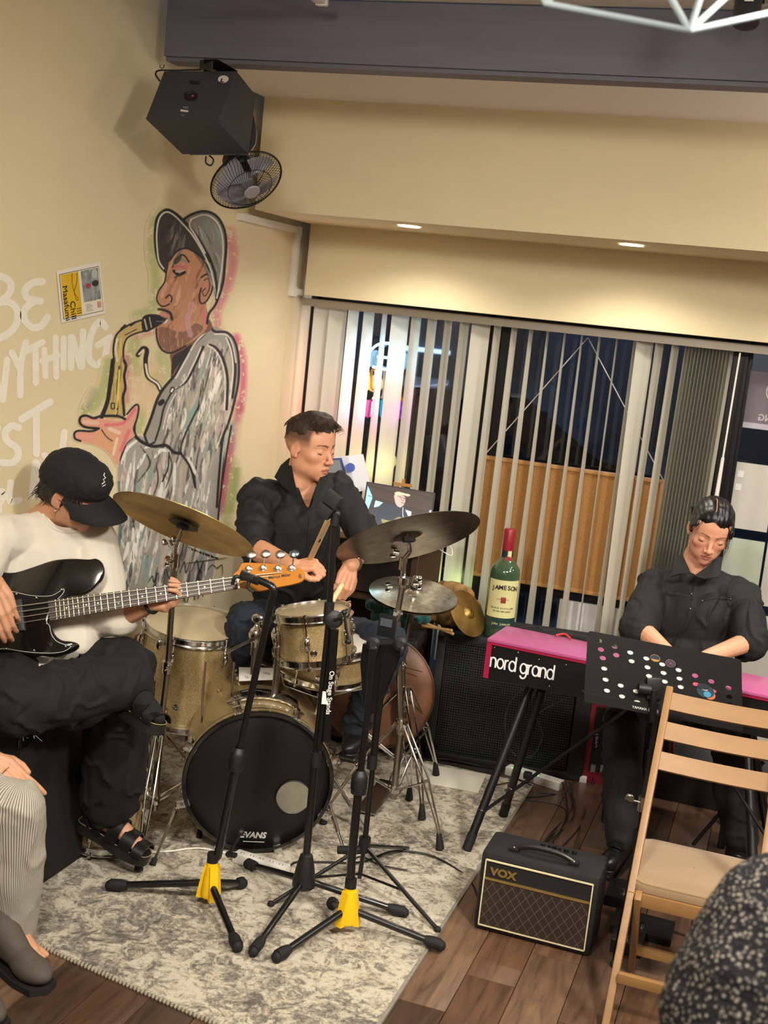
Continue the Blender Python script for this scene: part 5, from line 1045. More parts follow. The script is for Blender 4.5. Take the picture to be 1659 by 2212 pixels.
# easel-like wood scrap behind the laptop, cable
ez = thing('wooden_easel', aty(870, 1045, 5.56), 'small pale wooden easel peeking above the laptop', 'easel')
e0_, e1_ = aty(872, 1035, 5.56), aty(858, 1046, 5.55); MB().tube([V((e0_.x, 5.56, .012)), e0_], .009, 4).build('post', wd, ez); MB().tube([V((e1_.x-.02, 5.55, .012)), e1_], .009, 4).build('post', wd, ez); MB().box(aty(870, 1047, 5.55), (.09, .012, .014)).build('cross_bar', wd, ez)
cb_ = MB().tube(spline([aty(940, 1180, 5.15), aty(958, 1192, 4.95), aty(975, 1200, 4.97), aty(976, 1186, 5.05), aty(966, 1172, 5.2)], 6), .0022, 6).build('white_cable', whitep, loc=aty(940, 1180, 5.15)); tag(cb_, 'thin white cable looped over the edge of the wooden cabinet top', 'cable')
# ================= KEYBOARD =================
kb = R(-4); KU = V((math.cos(kb), math.sin(kb), 0)); KV = V((-KU.y, KU.x, 0)); KO = V((-.953, 4.36, .807)); krot = Matrix((KU, KV, V((0, 0, 1)))).transposed()
KL, KD, KH = 1.29, .34, .150
KT = lambda u, v, z=.006: KO+KU*u+KV*v+V((0, 0, z))
ky = thing('stage_piano', KO+KU*KL/2+KV*.17-V((0, 0, KH)), 'red-topped black stage piano on a black folding stand', 'keyboard')
kred = M('red_lacquer', 'a01c40', .3, coat=.5); ktop = M('red_top_pink_sheen', 'b25486', .42, coat=.3)  # ktop: red lacquer with its pink reflection painted into the colour
def kbx(u, v, z, su, sv, sz, bev=0): return MB().box(KO+KU*u+KV*v+V((0, 0, z)), (su, sv, sz), krot, bev=bev)
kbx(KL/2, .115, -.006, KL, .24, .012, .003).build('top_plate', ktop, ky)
for u in (.009, KL-.009):
    MB().prism([(0, 0), (KD, -.055), (KD, -KH), (0, -KH)], KO+KU*u-V((0, 0, 0)), KV, (0, 0, 1), .020).build('end_cheek', kred, ky, smooth=0)
kbx(KL/2, .006, -.016, KL, .014, .012).build('rear_edge', kred, ky, smooth=0)
kbx(KL/2, .012, -KH/2-.012, KL-.04, .018, KH-.024).build('rear_panel', M('keyboard_black', '0c0c0e', .38), ky, smooth=0)
kbx(KL/2, KD/2, -KH+.01, KL-.04, KD-.02, .02).build('base_plate', BKM, ky, smooth=0)
MB().prism([(.233, -.012), (.26, -.045), (.26, -.06), (.233, -.03)], KO+KU*(KL/2), KV, (0, 0, 1), KL-.04).build('control_panel', kred, ky, smooth=0)
wk = M('ivory_key', 'e8e6e0', .25); bkk = M('ebony_key', '0e0e10', .3)
w0 = bpy.data.objects; k0 = None
for i in range(52):
    u = .035+i*(KL-.07)/52
    if k0 is None: k0 = kbx(u+.0115, .31, -.075, .0225, .10, .02).build('white_key', wk, ky, smooth=0)
    else: c = k0.copy(); COL.objects.link(c); c.location = KU*(i*(KL-.07)/52)
k1 = None
for i in range(51):
    if (i+5) % 7 in (2, 6): continue
    u = (KL-.07)/52
    if k1 is None: k1 = kbx(.035+u, .29, -.06, .012, .06, .016).build('black_key', bkk, ky, smooth=0); i0 = i
    else: c = k1.copy(); COL.objects.link(c); c.location = KU*((i-i0)*u)
def arc(cx, cy, r_, a0, a1, n=10): return [(cx+r_*math.cos(R(a0+(a1-a0)*i/n)), cy+r_*math.sin(R(a0+(a1-a0)*i/n))) for i in range(n+1)]
GL = dict(n=(.8, [[(0, 0), (0, 1)], arc(.4, .6, .4, 180, 0)+[(.8, 0)]]), o=(1, [arc(.5, .5, .5, 0, 360, 20)]), r=(.42, [[(0, 0), (0, 1)], arc(.42, .56, .42, 180, 80)]), d=(1, [arc(.5, .5, .5, 0, 360, 20), [(1, 0), (1, 1.5)]]), a=(1, [arc(.5, .5, .5, 0, 360, 20), [(1, 0), (1, 1)]]), g=(1, [arc(.5, .5, .5, 0, 360, 20), [(1, 1), (1, .0)]+arc(.5, -.02, .5, 0, -150)]))
xq = 0; wm_ = M('logo_white', 'e8e8e6', .5); hq = .036
for ch in 'nord grand':
    if ch == ' ': xq += .55; continue
    wd_, st_ = GL[ch]; m = MB()
    for ln in st_: m.tube([KO+KU*(.022+(xq+a)*hq*.665)-KV*.001+V((0, 0, -.104+b_*hq)) for a, b_ in ln], .0033, 6)
    m.build('logo_letter', wm_, ky); xq += wd_+.24
for u, z in ((.03, -.03), (.12, -.03), (.12, -.06), (.20, -.04), (.30, -.04), (.25, -.13), (.62, -.12), (.70, -.12)): MB().sph(KO+KU*u-KV*.001+V((0, 0, z)), .0028, None, 5).build('screw', CHD, ky)
for i in range(5): kbx(.90+i*.02, -.002, -.10, .012, .012, .012, .002).build('socket', CHD, ky)
# its folding stand
ks = thing('keyboard_stand', (-.4, 4.55, 0), 'black tubular folding stand under the stage piano', 'stand')
mt = M('stand_black', '101113', .4, coat=.2)
fA1, fA2 = atz(1008, 1835, .02), atz(1087, 1760, .02)
for a, f in (((1145, 1485), fA1), ((1170, 1490), fA2)):
    p = aty(*a, 4.50); MB().tube([p, f.lerp(p, .09)], .0165, 14).build('leg', mt, ks); MB().tube([f.lerp(p, .10), f], .0185, 14).build('rubber_foot', RUB, ks)
    MB().tube(circ(f.lerp(p, .24), .018, (p-f).normalized(), 16), .0015, 5, closed=True).build('steel_ring', CH, ks)
rf1, rf2 = V((.12, 4.20, .02)), V((.16, 4.75, .02))
for a, f in ((V((-.02, 4.48, .66)), rf1), (V((-.02, 4.62, .66)), rf2)): MB().tube([a, f], .0165, 14).build('leg', mt, ks)
MB().tube([fA1.lerp(aty(1145, 1485, 4.5), .22), aty(1345, 1540, 4.25), aty(1352, 1533, 4.25)], .0065, 8).build('brace', mt, ks)
MB().tube([aty(1555, 1650, 4.45), aty(1660, 1815, 4.25)], .0065, 8).build('brace', mt, ks); MB().tube([aty(1650, 1645, 4.7), aty(1497, 1825, 4.7)], .0075, 8).build('brace', mt, ks)
MB().box((-.35, 4.5, .638), (1.0, .03, .03), bev=.004).build('rail', mt, ks); MB().box((-.35, 4.62, .638), (1.0, .03, .03), bev=.004).build('rail', mt, ks)
# ================= MUSIC STAND =================
ms = thing('music_stand', (-.30, 4.03, 0), 'black perforated music stand with round stickers in front of the keyboard player', 'music stand')
a0, a1, a3 = atd(1265, 1361, 4.12), atd(1607, 1426, 4.12), atd(1262, 1496, 4.12)
mu, mv = (a1-a0).normalized(), (a3-a0); mw, mh = (a1-a0).length, mv.length; mv.normalize(); mn = mu.cross(mv); mn = mn if mn.dot(cF) < 0 else -mn
from mathutils.geometry import tessellate_polygon
def mp_(u, v, d=0): return a0+mu*u*mw+mv*v*mh+mn*d
holes = []
# crop pixels -> plate coordinates
def pq(x, y):
    X_, Y_ = 1200+x/3.614, 1040+y/3.614; d = ray(X_, Y_); P_ = CAM+d*((a0-CAM).dot(mn)/d.dot(mn))-a0; return P_.dot(mu)/mw, P_.dot(mv)/mh
for x, y in ((333, 1226), (455, 1250), (578, 1275), (704, 1300), (828, 1325), (956, 1348), (1085, 1372), (1212, 1396), (337, 1291), (457, 1315), (578, 1340), (702, 1367), (828, 1390), (953, 1413), (342, 1355), (703, 1432), (827, 1455), (952, 1477), (341, 1433), (338, 1517), (456, 1543), (575, 1568), (335, 1600), (453, 1626), (570, 1650), (1062, 1668), (1345, 1425), (1341, 1492), (1333, 1553)):
    holes.append(pq(x, y))
rad = .0092
outer = []
for cx2, cy2, s0_ in ((.035, .07, 180), (.965, .07, 270), (.985, .97, 0), (.015, .97, 90)):
    for t in range(5): a = R(s0_+t*22.5); outer.append((cx2+.035*math.cos(a)*.6, cy2+.07*math.sin(a)))
outer[10:15] = [(1.0, 1.0)]; outer = outer[:10]+[(1.0, 1.0), (0.0, 1.0)]
loops = [[V((u*mw, v*mh, 0)) for u, v in outer]]
for u, v in holes: loops.append([V((u*mw+rad*1.15*math.cos(-t*math.pi/7), v*mh+rad*.78*math.sin(-t*math.pi/7), 0)) for t in range(14)])
tri = tessellate_polygon(loops); flat = [p for l in loops for p in l]
P_ = [a0+mu*p.x+mv*p.y for p in flat]; k = len(P_); m = MB(); fs = [tuple(t) for t in tri]+[tuple(i+k for i in reversed(t)) for t in tri]; b0_ = 0
for l in loops:
    n_ = len(l); fs += [(b0_+i, b0_+(i+1) % n_, b0_+(i+1) % n_+k, b0_+i+k) for i in range(n_)]; b0_ += n_
m.add(P_+[p-mn*.0016 for p in P_], fs); msb = M('music_stand_black', '101113', .38, coat=.2); m.build('desk_plate', msb, ms, smooth=0)
m = MB(); bl_, brr = a0+mv*mh, a0+mv*mh+mu*mw
m.add([bl_, brr, brr-mn*.06, bl_-mn*.06, bl_+mv*.002, brr+mv*.002, brr-mn*.06+mv*.002, bl_-mn*.06+mv*.002], [(0, 1, 2, 3), (7, 6, 5, 4), (0, 4, 5, 1), (2, 6, 7, 3), (1, 5, 6, 2), (0, 3, 7, 4)])
m.build('tray', msb, ms, smooth=0)
lip = MB().add([bl_+mn*.004, brr+mn*.004, brr+mv*.030+mn*.004, bl_+mv*.030+mn*.004, bl_, brr, brr+mv*.03, bl_+mv*.03], [(0, 1, 2, 3), (7, 6, 5, 4), (0, 4, 5, 1), (2, 6, 7, 3), (1, 5, 6, 2), (0, 3, 7, 4)]); lip.build('lip', msb, ms, smooth=0)
text('YAMAHA 日本製', .012, bl_+mu*.16+mn*.005+mv*.02, mu, -mv, lg, 'lettering', ms)
def sticker(x, y, rx, ry, col, nm='round_sticker', d=.001):
    u, v = pq(x, y); vs = [mp_(u, v, d)+mu*rx*math.cos(t*math.pi/10)+mv*ry*math.sin(t*math.pi/10) for t in range(20)]; MB().add(vs, [tuple(range(20))]).build(nm, col, ms, smooth=0)
sticker(776, 1288, .0165, .012, M('sticker_edge', 'b98a5a', .5)); sticker(776, 1288, .0155, .011, M('sticker_night', '23303c', .5), d=.0014); 
for (x0q, y0q, x1q, y1q) in ((300, 1400, 640, 1690), (540, 1250, 1010, 1510)):
    ua, va = pq(x0q, y0q); ub, vb = pq(x1q, y1q); MB().add([mp_(ua, va, -.004), mp_(ub, va, -.004), mp_(ub, vb, -.004), mp_(ua, vb, -.004), mp_(ua, va, -.005), mp_(ub, va, -.005), mp_(ub, vb, -.005), mp_(ua, vb, -.005)], [(0, 1, 2, 3), (7, 6, 5, 4), (0, 4, 5, 1), (1, 5, 6, 2), (2, 6, 7, 3), (3, 7, 4, 0)]).build('sheet_music', M('score_paper', 'e6e0da', .8), ms, smooth=0)
u, v = pq(776, 1297); MB().add([mp_(u, v, .0018)+mu*.0145*math.cos(math.pi*t/8)+mv*.0075*math.sin(math.pi*t/8) for t in range(9)], [tuple(range(9))]).build('sticker_dune', M('sticker_orange', 'b0813a', .5), ms, smooth=0)
for i, (c, rx) in enumerate((('9a7f86', .0165), ('1f1a22', .0152), ('7c6068', .011), ('2a1e26', .0095), ('6a505a', .005))): sticker(896, 1308, rx, rx*.75, M('ring_'+c, c, .5), d=.001+.0004*i)
for x, y, rx, ry, c in ((1150, 1480, .030, .021, '1e3a44'), (1183, 1505, .018, .014, 'c4643c'), (1140, 1445, .022, .010, '20222c'), (1160, 1500, .013, .010, '3f8aa8'), (1120, 1490, .012, .007, 'b8743c'), (1080, 1437, .011, .006, 'e8506a'), (1212, 1468, .011, .006, 'e8506a'), (1145, 1462, .012, .005, 'd8d4d0')): sticker(x, y, rx, ry, M('patch_'+c, c, .5), 'emblem_sticker', d=.001+.0004*(x % 7))
Yp = 4.06; PM = lambda x, y: aty(x, y, Yp)
m = MB().box(mp_(.435, .72, .010), (.05, .016, .07), rotm(mn, -mv), bev=.004); m.tube([mp_(.43, .74, .018), PM(1410, 1560)], .012, 12); m.build('desk_bracket', msb, ms)
m = MB(); m.lathe([(0, -.02), (.016, -.02), (.018, 0), (.016, .02), (0, .02)], mp_(.37, .75, .02), mu, 14); m.build('tilt_knob', BKM, ms)
pb_ = PM(1366, 1900); pb_ = V((pb_.x, pb_.y, .09)); tp = V((pb_.x, Yp, PM(1408, 1540).z))
MB().tube([tp, V((pb_.x, Yp, .42))], .0085, 12).build('upper_tube', BK, ms); MB().tube([V((pb_.x, Yp, .44)), pb_], .0125, 12).build('lower_tube', BK, ms)
m = MB().cyl(V((pb_.x, Yp, .40)), V((pb_.x, Yp, .45)), .018, n=14); m.tube([V((pb_.x, Yp-.01, .43)), V((pb_.x-.035, Yp-.02, .435))], .004, 6); m.sph(V((pb_.x-.045, Yp-.02, .44)), (.016, .006, .016), None, 7); m.build('height_clamp', CHD, ms)
f1 = atz(1328, 2082, .015); hub = V((pb_.x, Yp, .30))
MB().tube([hub, hub.lerp(f1, .5), f1], .0105, 10).build('leg', BK, ms); MB().sph(f1, .015, None, 7).build('rubber_foot', RUB, ms)
for f in (V((pb_.x+.30, Yp-.02, .015)), V((pb_.x-.09, Yp+.28, .015))): MB().tube([hub, f], .0105, 10).build('leg', BK, ms); MB().sph(f, .015, None, 7).build('rubber_foot', RUB, ms)
MB().cyl(hub-V((0, 0, .03)), hub+V((0, 0, .03)), .02, n=14).build('hub', BKM, ms)
# ================= RED AMP, DARK BENCH, CASE =================
ra = thing('red_amplifier', (-.45, 5.4, 0), 'small red amplifier with black control panel behind the keyboard', 'amplifier')
RO = V((-.672, 5.275, 0)); rr_ = Matrix.Rotation(R(8), 4, 'Z')
def rb_(u, v, z, s, nm, mat, bev=.0): MB().box(RO+rr_@V((u, v, z)), s, rr_, bev=bev).build(nm, mat, ra, smooth=35 if bev else 0)
rdt = M('red_tolex', '8e1c2c', .5, bump=(150, .4))
rb_(.19, .11, .20, (.38, .2, .40), 'body', rdt, .012); rb_(.195, .006, .205, (.325, .008, .29), 'control_panel', M('panel_black', '121214', .5)); 
for u, z in ((.015, .385), (.015, .015), (.365, .385)): rb_(u, .012, z, (.034, .034, .034), 'corner_guard', CH if z > .2 else whitep, .006)
text('LANEY', .022, RO+rr_@V((.055, -.001, .17)), (0, 0, 1), rr_@V((-1, 0, 0)), lg, 'lettering', ra)
for i, (u, z, w, h) in enumerate(((.075, .305, .02, .02), (.11, .305, .02, .018), (.17, .30, .02, .02), (.052, .075, .02, .035), (.09, .08, .015, .03), (.15, .075, .04, .02), (.15, .20, .004, .07), (.17, .20, .004, .08))): rb_(u, -.001, z, (w, .006, h), 'printed_mark' if w < .01 else 'socket', CHD if w == .02 else M('grey_print2', '8c8c8c', .6))
bn = thing('piano_bench', (-.27, 5.0, 0), 'black padded bench under the keyboard player', 'bench')
MB().box((-.27, 5.02, .46), (.55, .32, .07), bev=.02).build('seat', M('vinyl_black', '131313', .45), bn)
for x in (-.50, -.04):
    for y in (4.89, 5.14): MB().box((x, y, .22), (.03, .03, .43), bev=.003).build('leg', BK, bn)
fcs = thing('floor_case', (-.17, 5.45, 0), 'low dark equipment case on the floor behind the keyboard player', 'case')
cA = atz(1425, 1662, 0); MB().box((-.15, 5.40, .10), (.52, .25, .20), bev=.015).build('case_body', M('case_grey', '24242a', .5), fcs); MB().box((-.15, 5.272, .12), (.46, .004, .006)).build('lid_seam', BKM, fcs, smooth=0); MB().box((.0, 5.27, .05), (.06, .01, .012)).build('latch', CHD, fcs, smooth=0)
# ================= SMALL AMP IN FRONT =================
vx = thing('guitar_amplifier', (-.56, 3.84, 0), 'small black practice amplifier with brown diamond grille cloth and gold trim', 'amplifier')
v0 = aty(1022, 2006, 3.735); VW, VH, VD = .385, .268, .19; VX = -.755
bev = .018
MB().box((VX+VW/2, 3.735+VD/2+.010, VH/2+.006), (VW, VD, VH), bev=.018).build('body', tol, vx)
gold = M('gold_trim', 'b39a58', .3, .8); cream = M('cream_piping', 'd6caa0', .5)
fy = 3.742; x0, x1, z0, z1 = VX+.020, VX+VW-.020, .028, VH-.018
MB().box(((x0+x1)/2, fy+.001, (z0+z1)/2), (x1-x0, .006, z1-z0)).build('baffle', M('baffle_dark', '101012', .7), vx, smooth=0)
zb_ = z1-.062
gm = bpy.data.materials.new('diamond_cloth'); gm.use_nodes = True; nt = gm.node_tree; N = nt.nodes; L = nt.links; b = N['Principled BSDF']; b.inputs['Roughness'].default_value = .9
tc = N.new('ShaderNodeTexCoord'); sx = N.new('ShaderNodeSeparateXYZ'); L.new(tc.outputs['Object'], sx.inputs[0])
def mm_(op, a, c=0.0):
    m_ = N.new('ShaderNodeMath'); m_.operation = op
    for i, v_ in enumerate((a, c)):
        if isinstance(v_, (int, float)): m_.inputs[i].default_value = v_
        else: L.new(v_, m_.inputs[i])
    return m_.outputs[0]
xs = mm_('MULTIPLY', sx.outputs['X'], 31.0); zs_ = mm_('MULTIPLY', sx.outputs['Z'], 23.0)
l1 = mm_('ABSOLUTE', mm_('SUBTRACT', mm_('FRACT', mm_('ADD', xs, zs_)), .5)); l2 = mm_('ABSOLUTE', mm_('SUBTRACT', mm_('FRACT', mm_('SUBTRACT', xs, zs_)), .5))
lt = mm_('LESS_THAN', mm_('MINIMUM', l1, l2), .035); mx_ = N.new('ShaderNodeMixRGB'); L.new(lt, mx_.inputs[0]); mx_.inputs[1].default_value = (*lin('2c1c14'), 1); mx_.inputs[2].default_value = (*lin('554a3e'), 1); L.new(mx_.outputs[0], b.inputs['Base Color'])
MB().box(((x0+x1)/2, fy-.003, (z0+zb_)/2), (x1-x0-.008, .004, zb_-z0-.006)).build('grille_cloth', gm, vx, smooth=0)
for c, s in ((((x0+x1)/2, fy-.004, z1), (x1-x0, .006, .004)), (((x0+x1)/2, fy-.004, z0), (x1-x0, .006, .004)), ((x0, fy-.004, (z0+z1)/2), (.004, .006, z1-z0)), ((x1, fy-.004, (z0+z1)/2), (.004, .006, z1-z0))): MB().box(c, s).build('piping', cream, vx, smooth=0)
MB().box(((x0+x1)/2, fy-.004, zb_), (x1-x0-.004, .008, .008), bev=.002).build('gold_bar', gold, vx)
text('VOX', .034, (x0+.018, fy-.004, zb_+.016), (1, 0, 0), (0, 0, 1), gold, 'lettering', vx, bold=.0016, depth=.0015, sx=1.15)
hx = VX+VW/2; hz = VH+.006
MB().tube(spline([(hx-.10, 3.80, hz+.006), (hx-.06, 3.80, hz+.022), (hx, 3.80, hz+.027), (hx+.06, 3.80, hz+.022), (hx+.10, 3.80, hz+.006)], 6), .009, 10).build('handle', M('handle_leather', '1a1210', .4), vx)
for x in (hx-.098, hx+.098): MB().box((x, 3.80, hz+.006), (.03, .026, .012), bev=.003).build('handle_mount', BKM, vx); MB().sph((x, 3.79, hz+.014), .005, None, 6).build('rivet', CH, vx)
MB().box((hx, 3.88, VH-.002), (.28, .07, .012)).build('top_panel', M('panel_black', '121214', .5), vx, smooth=0)
for i in range(5): MB().cyl((hx-.02+i*.026, 3.88, VH+.004), (hx-.02+i*.026, 3.88, VH+.018), .008, n=12).build('knob', BKM, vx)
# ================= CABLES AND STRIPS =================
cblk = M('cable_black', '0d0d0e', .5)
def cable(pts, nm, lab, r=.0032, mat=cblk, z=None):
    P_ = [V(p) for p in pts]; m = MB().tube(spline(P_, 7), r, 7); o = m.build(nm, mat, loc=P_[0]); return tag(o, lab, 'cable')
fz = lambda x, y, z=.006: atz(x, y, z)
cable([fz(375, 1838, .02), fz(300, 1842, .02), fz(230, 1838, .02)]+[], 'pale_cable', 'pale cable on the rug running left toward the black cabinet', .003, whitep)
cable([fz(375, 1838, .02), fz(430, 1832, .02), fz(490, 1843, .02), fz(508, 1848, .03)], 'pale_cable', 'pale cable on the rug running into the power strip', .003, whitep)
cable([fz(620, 1880, .03), fz(640, 1862, .022), fz(700, 1862, .022), fz(780, 1862, .022), fz(850, 1838, .022), fz(930, 1848, .022), fz(990, 1880, .015), fz(1022, 1912, .006), V((VX-.004, 3.84, .04))], 'black_cable', 'long black cable arcing over the rug from the power strip to the small amplifier', .0035)
cable([fz(880, 1880, .022), fz(820, 1868, .022), fz(780, 1850, .022), fz(760, 1862, .022)], 'black_cable', 'short black cable curling on the rug behind the thin tripod stand', .003)
for i, (a, b_, c_) in enumerate((((1222, 1690), (1236, 1745), (1190, 1800)), ((1215, 1690), (1225, 1770), (1180, 1815)), ((1230, 1690), (1240, 1760), (1200, 1810)))):
    cable([fz(*a, .05), fz(*b_, .006), fz(*c_, .03), V((hx-.03+i*.02, 3.93, .26)), V((hx-.02+i*.02, 3.90, VH+.01))], 'signal_cable', 'black cable from the speaker cabinet floor to the small amplifier, %s of three' % ('leftmost', 'middle', 'rightmost')[i], .0034)
cable([aty(1285, 1560, 5.24), fz(1280, 1690, .01), fz(1262, 1760, .006), fz(1250, 1790, .02), V((hx+.03, 3.93, .26)), V((hx+.02, 3.90, VH+.01))], 'amp_cable', 'black cable dropping from the red amplifier toward the small amplifier', .0036)
cable([fz(1080, 1715, .006), fz(1140, 1728, .006), fz(1190, 1735, .006), fz(1222, 1752, .006), fz(1210, 1795, .006), fz(1175, 1822, .006)], 'floor_cable', 'thin black cable on the planks in front of the white power strip', .0026)
cable([fz(1100, 1690, .02), fz(1060, 1700, .02), fz(1090, 1712, .01), fz(1150, 1700, .01), fz(1120, 1685, .04)], 'tangled_cable', 'tangle of black cable around the white power strip', .0026)
cable([fz(1110, 1700, .01), fz(1160, 1712, .01), fz(1200, 1716, .01), fz(1130, 1722, .01), fz(1090, 1706, .02)], 'tangled_cable', 'second loop of black cable lying before the white power strip', .0024)
cable([fz(905, 1643, .02), fz(960, 1640, .02), fz(1040, 1655, .02), fz(1090, 1662, .03)], 'cabinet_cable', 'thin dark cable along the foot of the large speaker cabinet', .003)
cable([aty(1452, 1600, 4.7), fz(1450, 1700, .006), fz(1430, 1760, .006), fz(1405, 1810, .006), fz(1370, 1850, .006)], 'pedal_cable', 'black cable hanging behind the folding chair down to the floor', .003)
cable([KT(.16, .12, -.152), aty(1100, 1520, 4.9), aty(1092, 1580, 5.0), aty(1112, 1630, 5.05), aty(1150, 1632, 5.05), aty(1172, 1590, 5.0), aty(1165, 1540, 4.9), KT(.36, .12, -.152)], 'looped_cable', 'thin grey cable loop hanging before the large speaker grille', .0016, M('cable_grey', '4a4a4c', .5))
cable([KT(.06, .23), KT(.12, .24, .016), KT(.17, .22), KT(.25, .235, .01), KT(.33, .22), KT(.42, .235)], 'small_cable', 'black cable lying behind the stage piano top', .0035)
cable([KT(.20, .21), KT(.23, .225, .014), KT(.26, .20)], 'red_cable', 'short red cable behind the stage piano top', .004, M('cable_red', 'c02a2a', .5))
def strip(nm, a, b_, w, h, lab, leds=0, n=5):
    a, b_ = V(a), V(b_); d = thing(nm, (a+b_)/2, lab, 'power strip'); u = (b_-a); ln = u.length; u.normalize(); rt_ = Matrix((u, V((0, 0, 1)).cross(u), V((0, 0, 1)))).transposed(); c = (a+b_)/2+V((0, 0, h/2))
    MB().box(c, (ln, w, h), rt_, bev=.004).build('housing', M('strip_white', 'dedad0', .45), d)
    for i in range(n):
        p = a.lerp(b_, (i+.7)/(n+.4))+V((0, 0, h+.0003)); m = MB()
        for s in (-.006, .006): m.box(p+u*s, (.002, .008, .001), rt_)
        m.build('outlet', BKM, d, smooth=0)
        if leds and i < 4: MB().box(p+(rt_@V((0, -.014, 0))), (.006, .006, .003), rt_).build('green_led', M('led_green', '30e040', .4, emis=('40ff40', 2.5)), d, smooth=0)
    return d
strip('power_strip', fz(508, 1858, GZ), fz(620, 1892, GZ), .045, .034, 'long off-white power strip on the rug in front of the bass drum', n=5)
p1, p2 = fz(1095, 1672, .0), fz(1212, 1708, .0); strip('power_strip', (p1.x, p1.y, .005), (p2.x, p2.y, .005), .055, .036, 'white switched power strip with green lights at the foot of the speaker cabinet', 1, 6)
plg = thing('plug', fz(1140, 1672, .045), 'black plug in the white switched power strip', 'plug'); MB().box(fz(1140, 1675, .058), (.035, .03, .03), bev=.006).build('plug_body', BKM, plg)
# white sheet on the rug
w4 = [atz(*p, GZ) for p in ((912, 1650), (1050, 1674), (1033, 1714), (905, 1690))]
o = MB().add([p+V((0, 0, .004)) for p in w4]+[p+V((0, 0, .001)) for p in w4], [(0, 1, 2, 3), (4, 7, 6, 5), (0, 4, 5, 1), (1, 5, 6, 2), (2, 6, 7, 3), (3, 7, 4, 0)]).build('white_board_sheet', M('white_board', 'dcd6c6', .6), smooth=0, loc=w4[0]); tag(o, 'flat white board lying at the far corner of the rug', 'board')
# pedals beside the small amp
for i, (x, y, w, dd, h, c) in enumerate(((-.33, 4.22, .12, .16, .04, '141416'), (-.24, 4.02, .20, .14, .03, '17171a'), (-.27, 3.88, .10, .12, .045, '101012'))):
    pd = thing('pedal', (x, y, 0), ['black effects pedal nearest the player’s shoe', 'wide flat black pedal board behind the small amplifier', 'small black pedal beside the folding chair leg'][i], 'pedal', 'pedals beside the small amplifier')
    MB().box((x, y, h/2+.004), (w, dd, h), bev=.006).build('pedal_body', M('pedal_'+c, c, .4), pd); MB().cyl((x, y-.03, h+.004), (x, y-.03, h+.016), .008, n=12).build('foot_switch', CH, pd)
# ================= BLACK CABINET UNDER THE BASS PLAYER =================
gk = thing('bass_cabinet', (-2.21, 3.2, GZ), 'tall black carpeted bass cabinet the bass player sits on', 'speaker')
MB().box((-2.213, 3.215, GZ+.305), (.285, .74, .61), bev=.012).build('body', M('cabinet_carpet', '0a0a0c', .85, bump=(250, .6)), gk)
hx_ = -2.069; m = MB().tube([aty(38, 1618, atx(38, 1618, hx_).y)-V((0, 0, 0)), atx(44, 1578, hx_+.004), atx(70, 1570, hx_+.004), atx(73, 1595, hx_+.004), atx(58, 1612, hx_+.004), atx(40, 1616, hx_+.004)], .0028, 7, closed=True); m.build('badge_frame', CH, gk)
m = MB()
for a, b_ in (((70, 1580), (50, 1584)), ((50, 1584), (50, 1600)), ((50, 1600), (62, 1594)), ((62, 1594), (56, 1592)), ((74, 1584), (92, 1562)), ((74, 1586), (90, 1600))): m.tube([atx(*a, hx_+.004), atx(*b_, hx_+.004)], .0022, 6)
m.build('badge_letters', CH, gk)
cable([atx(-5, 1540, hx_+.02), atx(20, 1542, hx_+.02), atx(40, 1570, hx_+.02), atx(43, 1620, hx_+.015), atx(38, 1660, hx_+.012)], 'instrument_cable', 'thin black cable over the edge of the bass cabinet', .0028)
# ================= FOLDING CHAIR =================
fc = thing('folding_chair', (-.1, 3.55, 0), 'light wooden folding chair with beige seat cushion at lower right', 'chair')
beech = M('beech_wood', '977044', .45, var=(7, .18), stretch=(1, 1, 5)); 
LX, RX = -.262, .095
tB, tF = V((LX, 3.99, .845)), V((LX, 3.35, .0))
cu_ = M('beige_cushion', '94795a', .9, var=(5, .12), sheen=.3, bump=(220, .5, .0015))
for i, x in enumerate((LX, RX)):
    dirv = (V((x, 3.99, .85))-V((x, 3.35, 0))); MB().box(V((x, 3.67, .425)), (.022, .040, dirv.length), rotm(V((0, dirv.z, -dirv.y)), dirv), bev=.004).build('long_leg', beech, fc)
    xi = x+(.024 if i == 0 else -.024); dr_ = V((xi, 3.74, 0))-V((xi, 3.56, .33)); MB().box(V((xi, 3.655, .165)), (.020, .036, .38), rotm(V((0, dr_.z, -dr_.y)), dr_), bev=.004).build('short_leg', beech, fc)
lean = V((0, .64, .85)).normalized(); nrm_ = V((0, -.85, .64)).normalized()
for z in (.815, .735, .655):
    y = 3.35+.64*z/.85; m = MB(); n = 12; pts = [((RX-LX-.015)*(i/n-.5), .010*(1-(2*i/n-1)**2)) for i in range(n+1)]
    m.prism([(a, -b-.006) for a, b in pts]+[(a, -b+.006) for a, b in reversed(pts)], V(((LX+RX)/2, y, z-.0)), (1, 0, 0), V((0, -.85, .64)).normalized(), .058); m.build('back_slat', beech, fc)
MB().box(((LX+RX)/2, 3.735, .328), (RX-LX-.03, .30, .018), Matrix.Rotation(R(3), 4, 'X'), bev=.004).build('seat_board', beech, fc)
MB().box(((LX+RX)/2, 3.585, .312), (RX-LX+.02, .024, .042), bev=.004).build('seat_rail', beech, fc)
MB().box(((LX+RX)/2, 3.71, .09), (RX-LX-.06, .020, .030), bev=.003).build('stretcher', beech, fc); MB().box(((LX+RX)/2, 3.42, .14), (RX-LX-.02, .020, .030), bev=.003).build('stretcher', beech, fc)
cc_ = thing('seat_cushion', (-.08, 3.76, .38), 'thin beige felt cushion lying on the folding chair seat', 'cushion')
poly = []
